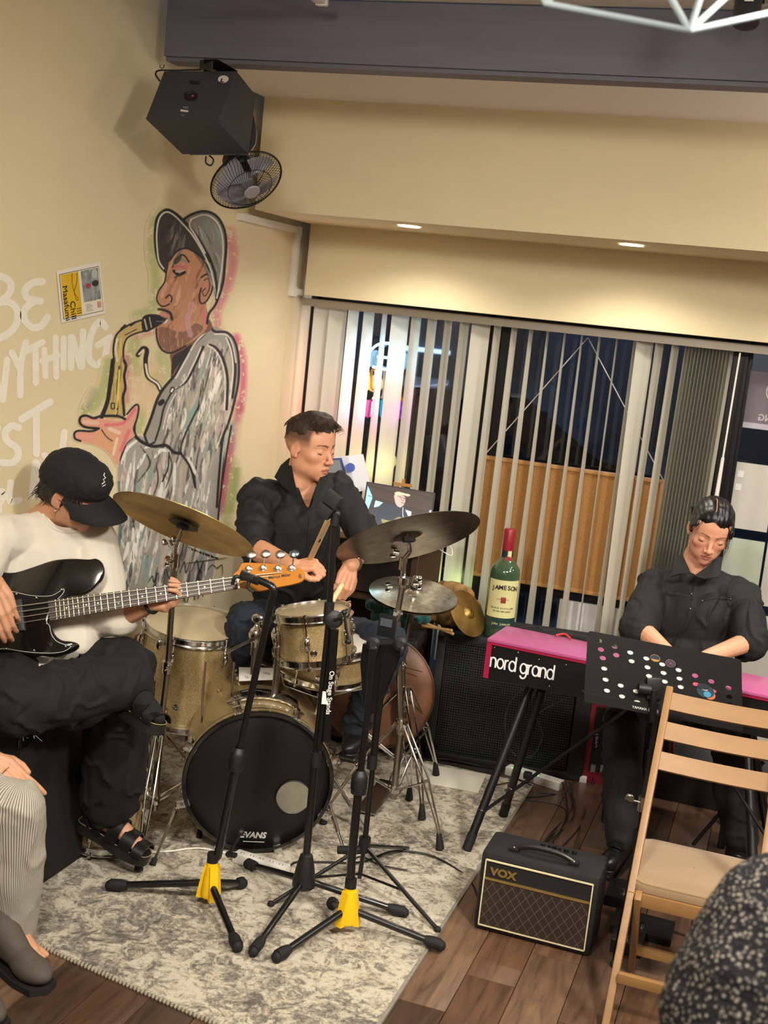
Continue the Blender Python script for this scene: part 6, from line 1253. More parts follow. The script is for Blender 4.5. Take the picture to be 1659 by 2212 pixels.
for cx2, cy2, s0_ in ((.10, -.11, 270), (.11, .10, 0), (-.11, .10, 90), (-.10, -.11, 180)):
    for t in range(6): a = R(s0_+t*18); poly.append(((cx2*1.22+.055*math.cos(a)), cy2+.055*math.sin(a)))
m = MB(); C0 = V(((LX+RX)/2-.014, 3.745, .338)); Rx_ = Matrix.Rotation(R(3), 4, 'X'); rings = [(.96, 0), (1.0, .006), (1.0, .024), (.965, .034), (.90, .037), (.5, .040), (.01, .040)]
vs = []; k = len(poly)
for s_, h in rings: vs += [C0+Rx_@V((a*s_, b_*s_, h)) for a, b_ in poly]
m.add(vs, [(i*k+j, i*k+(j+1) % k, (i+1)*k+(j+1) % k, (i+1)*k+j) for i in range(len(rings)-1) for j in range(k)]+[tuple(range(k-1, -1, -1))]); m.build('felt_pad', cu_, cc_)
MB().tube([C0+Rx_@V((a*.97, b_*.97, .031)) for a, b_ in poly], .0022, 6, closed=True).build('seam', M('cushion_seam', '857050', .9), cc_)
# ================= SPEAKER AND FAN ON THE BEAM =================
tpb = M('speaker_plastic', '2f3238', .5, bump=(300, .3))
ws = thing('hanging_speaker', (-2.0, 4.05, 2.55), 'black monitor speaker hung upside down under the dark beam', 'speaker')
D_ = lambda x, y, t: atd(x, y, t)
b4 = [D_(355, 154, 4.22), D_(511, 154, 4.22), D_(470, 262, 4.10), D_(315, 257, 4.10)]
f4 = [D_(432, 204, 4.44), D_(552, 206, 4.40), D_(537, 333, 4.30), D_(394, 333, 4.30)]
MB().add(b4+f4, [(0, 1, 2, 3), (7, 6, 5, 4), (0, 4, 5, 1), (1, 5, 6, 2), (2, 6, 7, 3), (3, 7, 4, 0)]).build('cabinet', tpb, ws, smooth=0)
prf = [D_(515, 160, 4.24), D_(537, 189, 4.36), D_(551, 208, 4.42), D_(546, 240, 4.44), D_(547, 262, 4.42), D_(555, 288, 4.38), D_(552, 312, 4.34), D_(536, 335, 4.30), D_(500, 285, 4.26), D_(522, 225, 4.34)]
dw = (b4[0]-b4[1]).normalized()*.20; k = len(prf)
MB().add(prf+[p+dw for p in prf], [tuple(range(k)), tuple(range(2*k-1, k-1, -1))]+[(i, (i+1) % k, (i+1) % k+k, i+k) for i in range(k)]).build('front_baffle', tpb, ws, smooth=0)
MB().tube([prf[i] for i in (1, 2, 3, 4, 5, 6, 7)], .0022, 6).build('edge_trim', M('trim_grey', '8b8078', .5), ws)
bc = lambda u, v, d=0: (b4[0]*(1-u)*(1-v)+b4[1]*u*(1-v)+b4[2]*u*v+b4[3]*(1-u)*v)+bnm*d
bnm = (b4[1]-b4[0]).cross(b4[3]-b4[0]).normalized(); bnm = bnm if bnm.dot(cF) < 0 else -bnm; bu = (b4[1]-b4[0]).normalized(); bv = (b4[3]-b4[0]).normalized()
MB().lathe([(0, 0), (.018, 0), (.018, .001), (0, .001)], bc(.86, .17, .001), bnm, 28).build('round_sticker', M('sticker_pale', 'c8bfb6', .6), ws); text('L', .026, bc(.83, .24, .003), bu, -bv, blk_, 'lettering', ws, bold=.0008)
MB().lathe([(0, -.004), (.018, -.004), (.022, .001), (.022, .003), (.017, .003), (.015, 0), (0, 0)], bc(.50, .52, .001), bnm, 24).build('socket_cup', BKM, ws); MB().sph(bc(.53, .53, .004), .004, None, 6).build('red_plug', M('plug_red', 'b03030', .4), ws)
MB().box(bc(.48, .24, .001), (.032, .002, .014), rotm(bnm, -bv)).build('switch_plate', BKM, ws); MB().box(bc(.49, .82, .001), (.026, .002, .007), rotm(bnm, -bv)).build('paper_label', M('sticker_pale', 'c8bfb6', .6), ws, smooth=0)
for i in range(3): MB().box(bc(.49, .74+i*.022+(.12 if i == 2 else 0), .001), (.020-.004*i, .001, .0015), rotm(bnm, -bv)).build('printed_line', M('grey_print', '8a8a84', .7), ws, smooth=0)
m = MB().box(D_(452, 143, 4.24), (.05, .05, .03), bev=.003); m.add([D_(440, 128, 4.2), D_(470, 128, 4.2), D_(515, 154, 4.25), D_(440, 156, 4.25), D_(440, 128, 4.26), D_(470, 128, 4.26), D_(515, 154, 4.3), D_(440, 156, 4.3)], [(0, 1, 2, 3), (7, 6, 5, 4), (0, 4, 5, 1), (1, 5, 6, 2), (2, 6, 7, 3), (3, 7, 4, 0)]); m.build('hanging_bracket', BK, ws, smooth=0)
cable([D_(345, 175, 4.2), D_(336, 160, 4.22), D_(345, 152, 4.24), D_(380, 152, 4.26), D_(450, 150, 4.26)], 'speaker_cable', 'black cable behind the hanging speaker', .003)
cable([D_(445, 338, 4.34), D_(445, 352, 4.34), D_(456, 357, 4.34), D_(461, 345, 4.34), D_(452, 336, 4.34)], 'cable_loop', 'short cable loop hanging below the speaker', .003)
m = MB().tube(circ(D_(350, 143, 4.15), .007, cF, 12, a1=5), .0015, 5).build('hook', BK, loc=D_(350, 143, 4.15)); tag(m, 'tiny hook under the left end of the dark beam', 'hook')
# fan
fn = thing('wall_fan', D_(520, 370, 4.4), 'black wire-caged fan with grey blades below the hanging speaker', 'fan')
an, am = disc_normal((149, -73), .42, -1); fcn = D_(532, 390, 4.42); fr = .132; dome = .058
cgm = M('cage_wire', '17181c', .35, .3)
for s, nm in ((1, 'front_cage'), (-1, 'rear_cage')):
    m = MB()
    for i in range(60):
        a = 2*math.pi*i/60; pts = []
        for j in range(9):
            t = j/8; r_ = .030+(fr-.030)*t; aa = a+s*.5*(1-t)**1.3; h = dome*math.cos(t*math.pi/2)**.8
            pts.append(fcn+(am*math.cos(aa)+an.cross(am)*math.sin(aa))*r_+an*s*h)
        m.tube(pts, .0009, 4, cap=False)
    m.tube(circ(fcn+an*s*dome*.62, fr*.62, an, 48), .0013, 5, closed=True); m.build(nm, cgm, fn)['kind'] = 'stuff'
MB().tube(circ(fcn, fr, an, 64), .0035, 6, closed=True).build('cage_rim', cgm, fn)
MB().lathe([(0, dome+.006), (.026, dome+.004), (.030, dome), (.030, dome-.004), (0, dome-.004)], fcn, an, 32).build('hub_cap', M('hub_grey', '8f8c90', .35), fn)
bm_ = M('fan_blade', '8b8992', .35)
for i in range(4):
    a0_ = 2*math.pi*i/4+.3; vs = []; nn2 = 7
    for j in range(nn2):
        for t in (0, .5, 1):
            r_ = .02+.095*t; aa = a0_+(j/(nn2-1)-.5)*(1.1+.2*t)+.35*t; h = (j/(nn2-1)-.5)*.030; vs.append(fcn+(am*math.cos(aa)+an.cross(am)*math.sin(aa))*r_+an*h)
    fs = [(j*3+t, j*3+t+1, (j+1)*3+t+1, (j+1)*3+t) for j in range(nn2-1) for t in range(2)]; MB().add(vs, fs).build('blade', bm_, fn, smooth=80)
MB().lathe([(0, .02), (.022, .02), (.024, -.02), (0, -.02)], fcn, an, 20).build('hub', bm_, fn)
mo = fcn-an*.085; m = MB().lathe([(0, -.055), (.035, -.05), (.048, -.03), (.050, .02), (.040, .035), (0, .04)], mo, an, 28); m.build('motor_housing', BKM, fn)
MB().tube([mo, mo+V((.0, .0, .06)), D_(505, 330, 4.36)], [.03, .024, .022], 12).build('mounting_arm', BKM, fn)
# ================= PENDANT FRAME, TRACK SPOT =================
pl_ = thing('pendant_lamp', atd(1490, 65, 1.9), 'white wire polyhedron pendant lamp frame, out of focus at the top right', 'lamp')
wm = M('white_wire', '8e9a9e', .4, emis=None)
nd = dict(a=(1180, 8, 1.92), b=(1490, 66, 1.85), c=(1425, -40, 2.05), d=(1610, -45, 2.0), e=(1790, 0, 1.95), f=(1150, -50, 2.1), g=(1300, -260, 1.9), h=(1600, -280, 1.85), i=(1440, -420, 2.0), j=(1240, -60, 1.98))
for x, y in ('ab', 'bc', 'bd', 'be', 'af', 'aj', 'fg', 'bg', 'bh', 'gh', 'gi', 'hi', 'eh', 'cd', 'ag'):
    MB().tube([atd(*nd[x]), atd(*nd[y])], .0046, 8).build('wire_bar', wm, pl_)
for k_ in nd: MB().sph(atd(*nd[k_]), .0042, None, 6).build('joint', wm, pl_)
top_ = atd(*nd['i']); MB().tube([top_, V((top_.x, top_.y, 2.905))], .003, 6).build('cord', wm, pl_)
bl2 = atd(1440, -200, 1.95); MB().sph(bl2, .035, None, 12).build('bulb', M('bulb_glow', 'fff2dc', .4, emis=('fff0d8', 5)), pl_)
tr_ = thing('track_spotlight', (-.28, 3.6, 2.88), 'black track spotlight with white label at the top right corner', 'spotlight')
MB().cyl(atd(1622, -30, 3.35), atd(1610, 48, 3.32), .036, n=28).build('barrel', M('spot_black', '24252c', .45), tr_); MB().box(atd(1618, -5, 3.28), (.024, .002, .018), rotm(cF, cU)).build('label', lg, tr_, smooth=0)
MB().tube([atd(1590, 5, 3.36), atd(1586, -40, 3.36)], .008, 8).build('yoke', CHD, tr_); MB().tube([atd(1652, 10, 3.36), atd(1650, -40, 3.36)], .008, 8).build('yoke', CHD, tr_)
MB().tube([atd(1622, -30, 3.35), V((atd(1622, -30, 3.35).x, atd(1622, -30, 3.35).y, 2.905))], .012, 8).build('stem', BK, tr_)
rl = thing('lighting_track', (-.9, 3.3, 2.89), 'white end of the lighting track on the ceiling before the beam', 'track')
e1 = atz(697, 6, 2.89); MB().box((e1.x, e1.y-.55, 2.893), (.034, 1.1, .022), bev=.002).build('rail', whitep, rl); MB().box((e1.x, e1.y-.005, 2.892), (.038, .02, .026), bev=.003).build('end_cap', whitep, rl)
# ================= PEOPLE =================
def skinmat(nm, rough=.5):
    m = M(nm, 'ffffff', rough, attr='skin', sub=.06, bump=(350, .12, .0006)); return m
SK = skinmat('skin')
def frame(fwd, up):
    f = V(fwd).normalized(); u = V(up); u = (u-f*u.dot(f)).normalized(); return f.cross(u), f, u
class Head:
    def __init__(s, c, fwd, up, k=1.0): s.c = V(c); s.x, s.y, s.z = frame(fwd, up); s.k = k; s.R = Matrix((s.x, s.y, s.z)).transposed()
    def p(s, x, y, z): return s.c+(s.x*x+s.y*y+s.z*z)*s.k
    def inv(s, q): d = V(q)-s.c; return V((d.dot(s.x), d.dot(s.y), d.dot(s.z)))/s.k
    def e(s, m, c, r, n=12, rot=None): m.sph(s.p(*c), V(r)*s.k, s.R if rot is None else s.R@rot.to_3x3(), n)
    def c_(s, m, pts, rs, n=12): caps(m, [s.p(*q) for q in pts], [r*s.k for r in rs], n)
    def build(s, m, nose=1.0, cheek=0.0, jaw=1.0, flat=0.0):
        # the head as one smooth field, melted part by part, then hollowed at eyes, mouth and ears
        st = .0021; gx = np.arange(-.098, .098, st); gy = np.arange(-.130, .125, st); gz = np.arange(-.165, .130, st)
        X, Y, Z = np.meshgrid(gx.astype(np.float32), gy.astype(np.float32), gz.astype(np.float32), indexing='ij'); AX = np.abs(X); D = None
        def ell(c, r, x=X, rz=0, rx=0):
            a, b, d = x-c[0], Y-c[1], Z-c[2]
            if rz: cs, sn = math.cos(rz), math.sin(rz); a, b = a*cs+b*sn, b*cs-a*sn
            if rx: cs, sn = math.cos(rx), math.sin(rx); b, d = b*cs+d*sn, d*cs-b*sn
            k0 = np.sqrt((a/r[0])**2+(b/r[1])**2+(d/r[2])**2); k1 = np.sqrt((a/r[0]**2)**2+(b/r[1]**2)**2+(d/r[2]**2)**2)+1e-6
            return k0*(k0-1)/k1
        def cp(p, q, r0, r1, x=X):
            d = np.array(q)-np.array(p); L2 = float(d@d); t = np.clip(((x-p[0])*d[0]+(Y-p[1])*d[1]+(Z-p[2])*d[2])/L2, 0, 1)
            return np.sqrt((x-p[0]-t*d[0])**2+(Y-p[1]-t*d[1])**2+(Z-p[2]-t*d[2])**2)-(r0+(r1-r0)*t)
        def U(a, b, k): h = np.clip(.5+.5*(b-a)/k, 0, 1); return b*(1-h)+a*h-k*h*(1-h)
        def Sb(a, b, k): h = np.clip(.5-.5*(a+b)/k, 0, 1); return a*(1-h)-b*h+k*h*(1-h)
        D = ell((0, -.018, .030), (.074, .094, .083))
        for c, r, k in (((0, .030, .036), (.063, .049, .054), .03), ((0, .030, -.030), (.056*jaw+cheek*.5, .050, .070), .03), ((0, .026, -.074), (.046*jaw+cheek, .050, .034), .025), ((0, .066, -.099), (.019*jaw, .013, .014), .018), ((0, .058, -.064), (.030, .023, .024), .02)): D = U(D, ell(c, r), k)
        D = U(D, ell((.046*jaw, -.002, -.062), (.013, .025, .022), AX), .026); D = U(D, ell((.040, .050-flat*.3, -.022), (.021+cheek, .020, .016), AX), .02)
        D = U(D, cp((.012, .0775, .021), (.044, .060, .023), .0062, .005, AX), .012); D = Sb(D, ell((.032, .090, .002), (.018, .014, .011), AX), .014)
        D = U(D, ell((.0315, .0665, .0005), (.0150, .0130, .0118), AX), .0035)
        D = U(D, cp((0, .076-flat, .010), (0, .099-flat*.4, -.030), .0068, .0082), .011); D = U(D, ell((0, .1025-flat*.4, -.0335), (.0098*nose, .0095, .0088)), .006); D = U(D, ell((.0118*nose, .0915, -.0365), (.0074, .0100, .0070), AX), .0045)
        D = Sb(D, ell((.0062*nose, .0985, -.0440), (.0034, .0050, .0028), AX), .002)
        D = U(D, cp((.006, .0862, -.0598), (.023, .0755, -.0655), .0046, .0020, AX), .004); D = U(D, cp((0, .0856, -.0612), (.008, .0858, -.0600), .0042, .0044, AX), .003)
        D = U(D, cp((0, .0850, -.0735), (.019, .0765, -.0690), .0056, .0024, AX), .004); D = Sb(D, cp((0, .0925, -.0668), (.022, .0820, -.0664), .0013, .0009, AX), .002); D = Sb(D, ell((0, .0935, -.0860), (.014, .008, .006)), .010)
        D = U(D, ell((.075, -.012, -.006), (.0060, .0175, .0305), AX, R(20), R(-10)), .004); D = Sb(D, ell((.0835, -.008, -.004), (.0055, .0095, .0150), AX, R(20)), .0035); D = U(D, ell((.0735, -.004, -.031), (.0045, .0075, .0080), AX), .004)
        D = U(D, cp((0, -.018, -.055), (0, -.034, -.150), .053, .056), .022)
        import openvdb as vdb
        g = vdb.FloatGrid(); g.background = .05; g.copyFromArray(np.ascontiguousarray(D, dtype=np.float32)); P, T, Q = g.convertToPolygons(0.0, 0.0)
        P = P*st+np.array([gx[0], gy[0], gz[0]]); Rm = np.array(s.R)
        W = (P*s.k)@Rm.T+np.array(s.c); m.add(W.tolist(), [tuple(f[::-1]) for f in Q.tolist()]+[tuple(f[::-1]) for f in T.tolist()])
    def colour(s, q, base, lip, red, hair, brow, fade):
        l = s.inv(q); c = V(base); ax = abs(l.x)
        if ax < .13 and abs(l.z) < .15 and abs(l.y) < .16:
            if ax < .026 and l.y > .068:
                e_ = 1-(ax/.0235)**2
                if e_ > 0:
                    up, lo = -.0668+.0115*e_**.7, -.0668-.0120*e_**.7; w = max(0, min(1, (up-l.z)/.0018))*max(0, min(1, (l.z-lo)/.0018)); c = c.lerp(V(lip), w*.8)
                    if abs(l.z+.0668) < .0016 and ax < .020: c = c.lerp(V(lip)*.35, .75)
            r_ = max(0, 1-(V((ax-.040, l.y-.055, l.z+.030))).length/.032)+max(0, 1-(V((l.x, l.y-.100, l.z+.034))).length/.020)+(.7 if ax > .074 else 0)
            c = c.lerp(V(red), min(.45, r_*.5))
            if l.y > .045 and .010 < ax < .052:
                t = (ax-.012)/.038; zb = .0215+.0065*math.sin(min(1, max(0, t))*2.2)-.004*t; d = abs(l.z-zb); th = .0042*(1-.55*max(0, t))*brow
                c = c.lerp(V(hair), max(0, min(1, (th-d)/.0012))*.85)
            if fade:
                f_ = max(0, min(1, (l.z-.002)/.035))*max(0, min(1, (.052-l.y)/.012)); c = c.lerp(V(hair)*1.2, f_*.85*fade)
        return c
def features(h, body, zl=-.0058):
    for q in (-1, 1):
        pts = []
        for t in np.linspace(-1, 1, 9):
            x = .0315+t*.0150; z = zl-.0022*(1-t*t)+(.0015*t); a = 1-((x-.0315)/.0165)**2-((z-.0005)/.0118)**2; pts.append(h.p(q*x, .0668+.0132*math.sqrt(max(.03, a)), z))
        m = MB().tube(pts, [.0006, .0012, .0017, .0019, .0020, .0019, .0018, .0014, .0007], 6); m.build('eyelashes', M('lash', '140f0d', .7), body)
# a hand
def hand(m, w, fdir, back, thumb, curl, s=1.0, spread=.0, tc=0.0, th=None):
    # w: wrist; fdir: along the fingers; back: out of the back of the hand; thumb: +1/-1 side; curl: bend of each finger in degrees
    y, z = V(fdir).normalized(), V(back); z = (z-y*z.dot(y)).normalized(); x = y.cross(z)*thumb; w = V(w)
    P = lambda a, b, c: w+(x*a+y*b+z*c)*s
    ks = [(.030, .088, 0, .0098, 1.0), (.0105, .093, .003, .0100, 1.1), (-.0095, .089, .002, .0095, 1.03), (-.028, .080, -.003, .0083, .82)]
    for i, (a, b, c, r, l) in enumerate(ks):
        caps(m, [P(a*.5, .004, 0), P(a*.95, .045, .001), P(a, b, c)], [.017*s, .0155*s, .0112*s], 10)
        cu = curl[i] if isinstance(curl, (list, tuple)) else curl; ang = 0; p = V((a, b, c)); pts = [P(*p)]; sx_ = spread*(1.5-i)
        for j, (ln, fr_) in enumerate(((.043, .75), (.027, 1.0), (.022, .75))):
            ang += R(cu*fr_*.95); p = p+V((math.sin(sx_)*ln*l, math.cos(ang)*ln*l, -math.sin(ang)*ln*l)); pts.append(P(*p))
        caps(m, pts, [r*s, r*s*.93, r*s*.86, r*s*.76], 10)
    t = th or [(.020, .018, -.006), (.043, .045, -.016), (.052+.0*tc, .075, -.022-tc*.012), (.050-.012*tc, .100, -.026-tc*.022)]
    caps(m, [P(*q) for q in t], [.0165*s, .0135*s, .0112*s, .0095*s], 10)
def torso(m, P, N, SL, SR, k=0, w=1.0, d=1.0, bel=0):
    P, N, SL, SR = map(V, (P, N, SL, SR)); u = (N-P).normalized(); x = (SR-SL); x = (x-u*x.dot(u)).normalized(); f = u.cross(x); Rm = Matrix((x, f, u)).transposed(); L_ = (N-P).length
    m.sph(P.lerp(N, .66), (.158*w+k, .108*d+k, L_*.34+k), Rm, 16); m.sph(P.lerp(N, .36)+f*bel, (.142*w+k, .102*d+k, L_*.33+k), Rm, 16); m.sph(P.lerp(N, .08), (.155*w+k, .118*d+k, .12+k), Rm, 14)
    caps(m, [SL, P.lerp(N, .92)+(SL-N)*.45, P.lerp(N, .97)+(SR-N)*.45, SR], [.056+k, .062+k, .062+k, .056+k], 14)
def core(m, P, N, SL, SR, w=1.0):
    P, N, SL, SR = map(V, (P, N, SL, SR)); u = (N-P).normalized(); x = (SR-SL); x = (x-u*x.dot(u)).normalized(); f = u.cross(x); Rm = Matrix((x, f, u)).transposed(); L_ = (N-P).length
    m.sph(P.lerp(N, .72), (.150*w, .104, L_*.27), Rm, 16); caps(m, [P, P.lerp(N, .6)], [.07, .08], 12)
    caps(m, [SL, P.lerp(N, .92)+(SL-N)*.45, P.lerp(N, .97)+(SR-N)*.45, SR], [.050, .058, .058, .050], 14)
def body_mesh(m, name, label, base, lip, red, head, loc, voxel=.0028, hair='201814', brow=1.0, fade=0):
    B, Lp, Rd, Hc = lin(base), lin(lip), lin(red), lin(hair)
    def post(me, off):
        a = me.color_attributes.new('skin', 'FLOAT_COLOR', 'POINT'); n = len(me.vertices); c = np.ones((n, 4), np.float32)
        for i, v in enumerate(me.vertices):
            q = v.co+off; col = head.colour(q, B, Lp, Rd, Hc, brow, fade) if head else V(B); t = 1+.07*noise.noise(q*30); c[i, :3] = (col.x*t, col.y*t, col.z*t)
        a.data.foreach_set('color', c.ravel())
    o = blob(m, name, SK, None, voxel=voxel, it=2, fac=.5, loc=loc, post=post, label=label, cat='person')
    return o
def cut(polys, front=True):
    # open the cloth where the skin shows (neckline): faces of the front whose centre lies in the outline
    def inside(x, y, P):
        c = False; j = len(P)-1
        for i in range(len(P)):
            if (P[i][1] > y) != (P[j][1] > y) and x < (P[j][0]-P[i][0])*(y-P[i][1])/(P[j][1]-P[i][1])+P[i][0]: c = not c
            j = i
        return c
    def post(me, off):
        bm = bmesh.new(); bm.from_mesh(me); bm.normal_update(); kill = []
        for f in bm.faces:
            q = f.calc_center_median()+off
            if f.normal.dot(cF) > .1: continue
            x, y, z = proj(q)
            if any(inside(x, y, P) for P in polys): kill.append(f)
        bmesh.ops.delete(bm, geom=kill, context='FACES'); even_rim(bm); bm.to_mesh(me); bm.free()
    return post
def even_rim(bm, n=14):
    # even out the stair steps of a cut edge
    be = [e_ for e_ in bm.edges if len(e_.link_faces) == 1]; nb = {}
    for e_ in be:
        for a, b_ in (e_.verts, reversed(e_.verts)): nb.setdefault(a, []).append(b_)
    for _ in range(n):
        new = {v: (v.co*.4+(l_[0].co+l_[1].co)*.3) for v, l_ in nb.items() if len(l_) == 2}
        for v, c in new.items(): v.co = c
def folds(a, s, st=(1, 1, 1), off=0):
    st = V(st)
    def f(p, n):
        q = V((p.x*st.x, p.y*st.y, p.z*st.z))*s+V((off, 0, 0)); v = noise.noise(q)+.5*noise.noise(q*2.3)
        w = noise.noise(V((q.x+.6*v, q.y*.7, q.z*1.5+.8*v))*.9+V((7, 3, 1)))
        return a*(abs(v)*1.1-.35)+a*.85*(max(0, 1-abs(w)*5)**1.3-.12)
    return f
def hair_strands(h, n, rnd, pts_fn, r, mat, parent, name='hair_strands'):
    m = MB()
    for i in range(n): m.tube(pts_fn(rnd), [r, r*.8, r*.5, r*.2][:4] if True else r, 4, cap=False)
    o = m.build(name, mat, parent); o['kind'] = 'stuff'; return o
# ---------- drummer ----------
T_ = 4.75
hd_c = atd(672, 967, T_); H1 = Head(hd_c, cR*.80-cF*.58-cU*.26, V((0, 0, 1))+cR*.02, 1.05)
N1 = atd(640, 1040, 4.80); P1 = V((-1.80, 4.56, .66)); SL1, SR1 = atd(556, 1072, 4.74), atd(733, 1062, 4.82)
m = MB(); H1.build(m, nose=1.05, jaw=1.05); caps(m, [H1.p(0, -.03, -.09), N1], [.060, .068]); core(m, P1, N1-V((0, 0, .01)), SL1, SR1, 1.05)
eR, wR = atd(541, 1182, 4.60), atd(634, 1224, 4.40)
caps(m, [SL1, eR, eR.lerp(wR, .35), wR], [.05, .046, .042, .030], 14)
hand(m, wR, cR*.9+cU*.1-cF*.3, cU*.9-cF*.5, 1, [95, 92, 88, 80], .95, tc=.6)
eL, wL = atd(792, 1168, 4.78), atd(756, 1222, 4.60)
caps(m, [SR1, eL, eL.lerp(wL, .35), wL], [.05, .046, .042, .030], 14)
hand(m, wL, -cU*.85-cR*.25-cF*.3, -cF*.8+cR*.4, -1, [55, 60, 62, 62], .95, tc=.5)
kR, kL = atd(532, 1342, 4.66), atd(840, 1392, 4.66); aR, aL = V((-1.93, 4.40, .12)), atd(768, 1570, 4.84)
for h_, k_, a_ in ((P1+V((-.09, -.02, -.02)), kR, aR), (P1+V((.09, -.02, -.02)), kL, aL)): caps(m, [h_, k_, a_], [.035, .035, .03], 10)
drm = body_mesh(m, 'person', 'seated man in black open-collared shirt and blue jeans holding drumsticks behind the drum kit', 'd99c7a', 'bc6e60', 'cc7e64', H1, P1, hair='33241a', brow=1.1, fade=1)
features(H1, drm)
hairm = M('brown_hair', '3a291d', .6, bump=(240, .9, .003), var=(60, .35))
m = MB(); e = H1.e
e(m, (0, -.012, .070), (.072, .088, .058)); e(m, (0, .040, .092), (.052, .038, .028)); e(m, (.0, .02, .108), (.050, .058, .028)); e(m, (0, -.055, .050), (.067, .056, .050)); e(m, (0, -.010, .055), (.0755, .080, .045))
def clip_face(h, y0=.052, z0=.052, yb=.03, zb=-.02):
    def post(me, off):
        bm = bmesh.new(); bm.from_mesh(me); kill = []
        for v in bm.verts:
            l = h.inv(v.co+off)
            if (l.y > y0 and l.z < z0) or (l.y > yb and l.z < z0-.03) or (l.z < zb and l.y > -.035): kill.append(v)
        bmesh.ops.delete(bm, geom=kill, context='VERTS'); even_rim(bm); bm.to_mesh(me); bm.free()
    return post
blob(m, 'short_hair', hairm, drm, voxel=.004, it=2, disp=lambda p, n: .0045*noise.noise(V((p.x, p.y, p.z))*55), post=clip_face(H1, .050, .064, .040, .022))
rs = random.Random(2)
def tuft(r_):
    a = r_.uniform(-1, 1); y = r_.uniform(-.09, .082); x = a*.060; z = .128-abs(a)**2*.036-max(0, y-.01)*.36-max(0, -y-.03)*.5; b_ = h_.p(x, y-.010, z-.008); s_ = r_.uniform(.4, 1)
    return [b_, h_.p(x+.004*a, y+.002*s_, z+.004*s_), h_.p(x+.006*a+r_.uniform(-.004, .004), y+.014*s_, z+.007*s_), h_.p(x+.009*a, y+.024*s_, z+.001*s_)]
h_ = H1; hair_strands(H1, 1500, rs, tuft, .0010, M('brown_hair_light', '4a3828', .5), drm)
def side(r_):
    q = r_.choice((-1, 1)); y = r_.uniform(-.085, .045); z = r_.uniform(.030, .070); x = q*.0725*math.sqrt(max(.1, 1-((y+.018)/.096)**2))*(1-.25*max(0, z-.03)/.04)
    return [H1.p(x, y, z), H1.p(x*1.01, y-.003, z-.006), H1.p(x*1.015, y-.005, z-.012), H1.p(x*1.01, y-.006, z-.017)]
hair_strands(H1, 500, rs, side, .0011, hairm, drm)
shirt = M('black_shirt', '0f1113', .75, bump=(320, .25, .001))
m = MB(); torso(m, P1, N1, SL1, SR1, .014, 1.08, 1.05)
caps(m, [SL1, SL1.lerp(eR, .55), eR.lerp(SL1, .05), eR.lerp(wR, .12)], [.066, .066, .064, .056], 16); caps(m, [SR1, SR1.lerp(eL, .55), eL, eL.lerp(wL, .30)], [.066, .066, .060, .056], 16)
m.sph(P1+V((0, -.05, -.02)), (.18, .15, .08), None, 14)
dshirt = blob(m, 'shirt', shirt, drm, voxel=.006, it=5, disp=folds(.012, 9, (1, 1, .55)), post=cut([[(612, 975), (628, 1000), (640, 1040), (655, 1080), (667, 1102), (672, 1080), (686, 1040), (700, 1020), (690, 985), (640, 960)]]))
m = MB(); fa = lambda x, y, t: atd(x, y, t)
def flap(pts, mat, par, th=.004, nm='collar'):
    P_ = [atd(*p) for p in pts]; k = len(P_); n_ = (P_[1]-P_[0]).cross(P_[2]-P_[1]).normalized()*th
    return MB().add(P_+[p+n_ for p in P_], [tuple(range(k)), tuple(range(2*k-1, k-1, -1))]+[(i, (i+1) % k, (i+1) % k+k, i+k) for i in range(k)]).build(nm, mat, par, smooth=20)
flap([(627, 990, 4.78), (608, 1006, 4.79), (594, 1032, 4.715), (612, 1052, 4.655), (646, 1078, 4.625), (634, 1030, 4.67)], shirt, drm); flap([(697, 1018, 4.74), (716, 1024, 4.74), (722, 1050, 4.70), (694, 1085, 4.63), (670, 1104, 4.61), (684, 1050, 4.66)], shirt, drm)
MB().tube(hits(dshirt, [(668, 1112), (666, 1140), (664, 1170), (662, 1200), (660, 1240), (657, 1270)], .001), .0026, 6).build('placket', shirt, drm)
for w_, e_ in ((wR, eR), (wL, eL)): p = e_.lerp(w_, .20 if w_ is wR else .34); MB().tube(circ(p, .050 if w_ is wR else .052, (w_-e_).normalized(), 24), .009, 8, closed=True).build('rolled_cuff', shirt, drm)
jean = M('dark_denim', '1c2531', .85, var=(30, .25), bump=(260, .3, .001))
m = MB(); m.sph(P1+V((0, 0, -.03)), (.18, .16, .11), None, 14)
for h_, k_, a_ in ((P1+V((-.09, -.02, -.02)), kR, aR), (P1+V((.09, -.02, -.02)), kL, aL)): caps(m, [h_, k_, k_.lerp(a_, .5), a_], [.10, .076, .066, .056], 16)
blob(m, 'jeans', jean, drm, voxel=.007, it=4, disp=folds(.010, 11))
m = MB(); a = aL; m.sph(a+V((.02, -.05, -.045)), (.045, .10, .035), None, 10); m.cyl(a+V((0, 0, -.06)), a+V((0, 0, .05)), .048, .05, 16); m.box(a+V((.02, -.04, -.082)), (.085, .22, .02), bev=.008); blob(m, 'boot', M('black_leather', '16130f', .4), drm, voxel=.006, it=2)
m = MB(); a = aR; m.sph(a+V((.0, -.05, -.02)), (.045, .10, .035), None, 10); m.box(a+V((0, -.04, -.05)), (.085, .22, .02), bev=.008); blob(m, 'boot', M('black_leather', '16130f', .4), drm, voxel=.006, it=2)
MB().tube(circ(wL.lerp(eL, .12), .034, (wL-eL), 24), .006, 8, closed=True).build('watch', CHD, drm)
MB().tube([atd(655, 1080, 4.634), atd(659, 1082, 4.632), atd(664, 1079, 4.633)], .0009, 5).build('tattoo', M('tattoo_ink', '4a4a50', .6), drm)
hick = M('hickory', 'e8ca98', .45, var=(20, .1), stretch=(1, 1, .3))
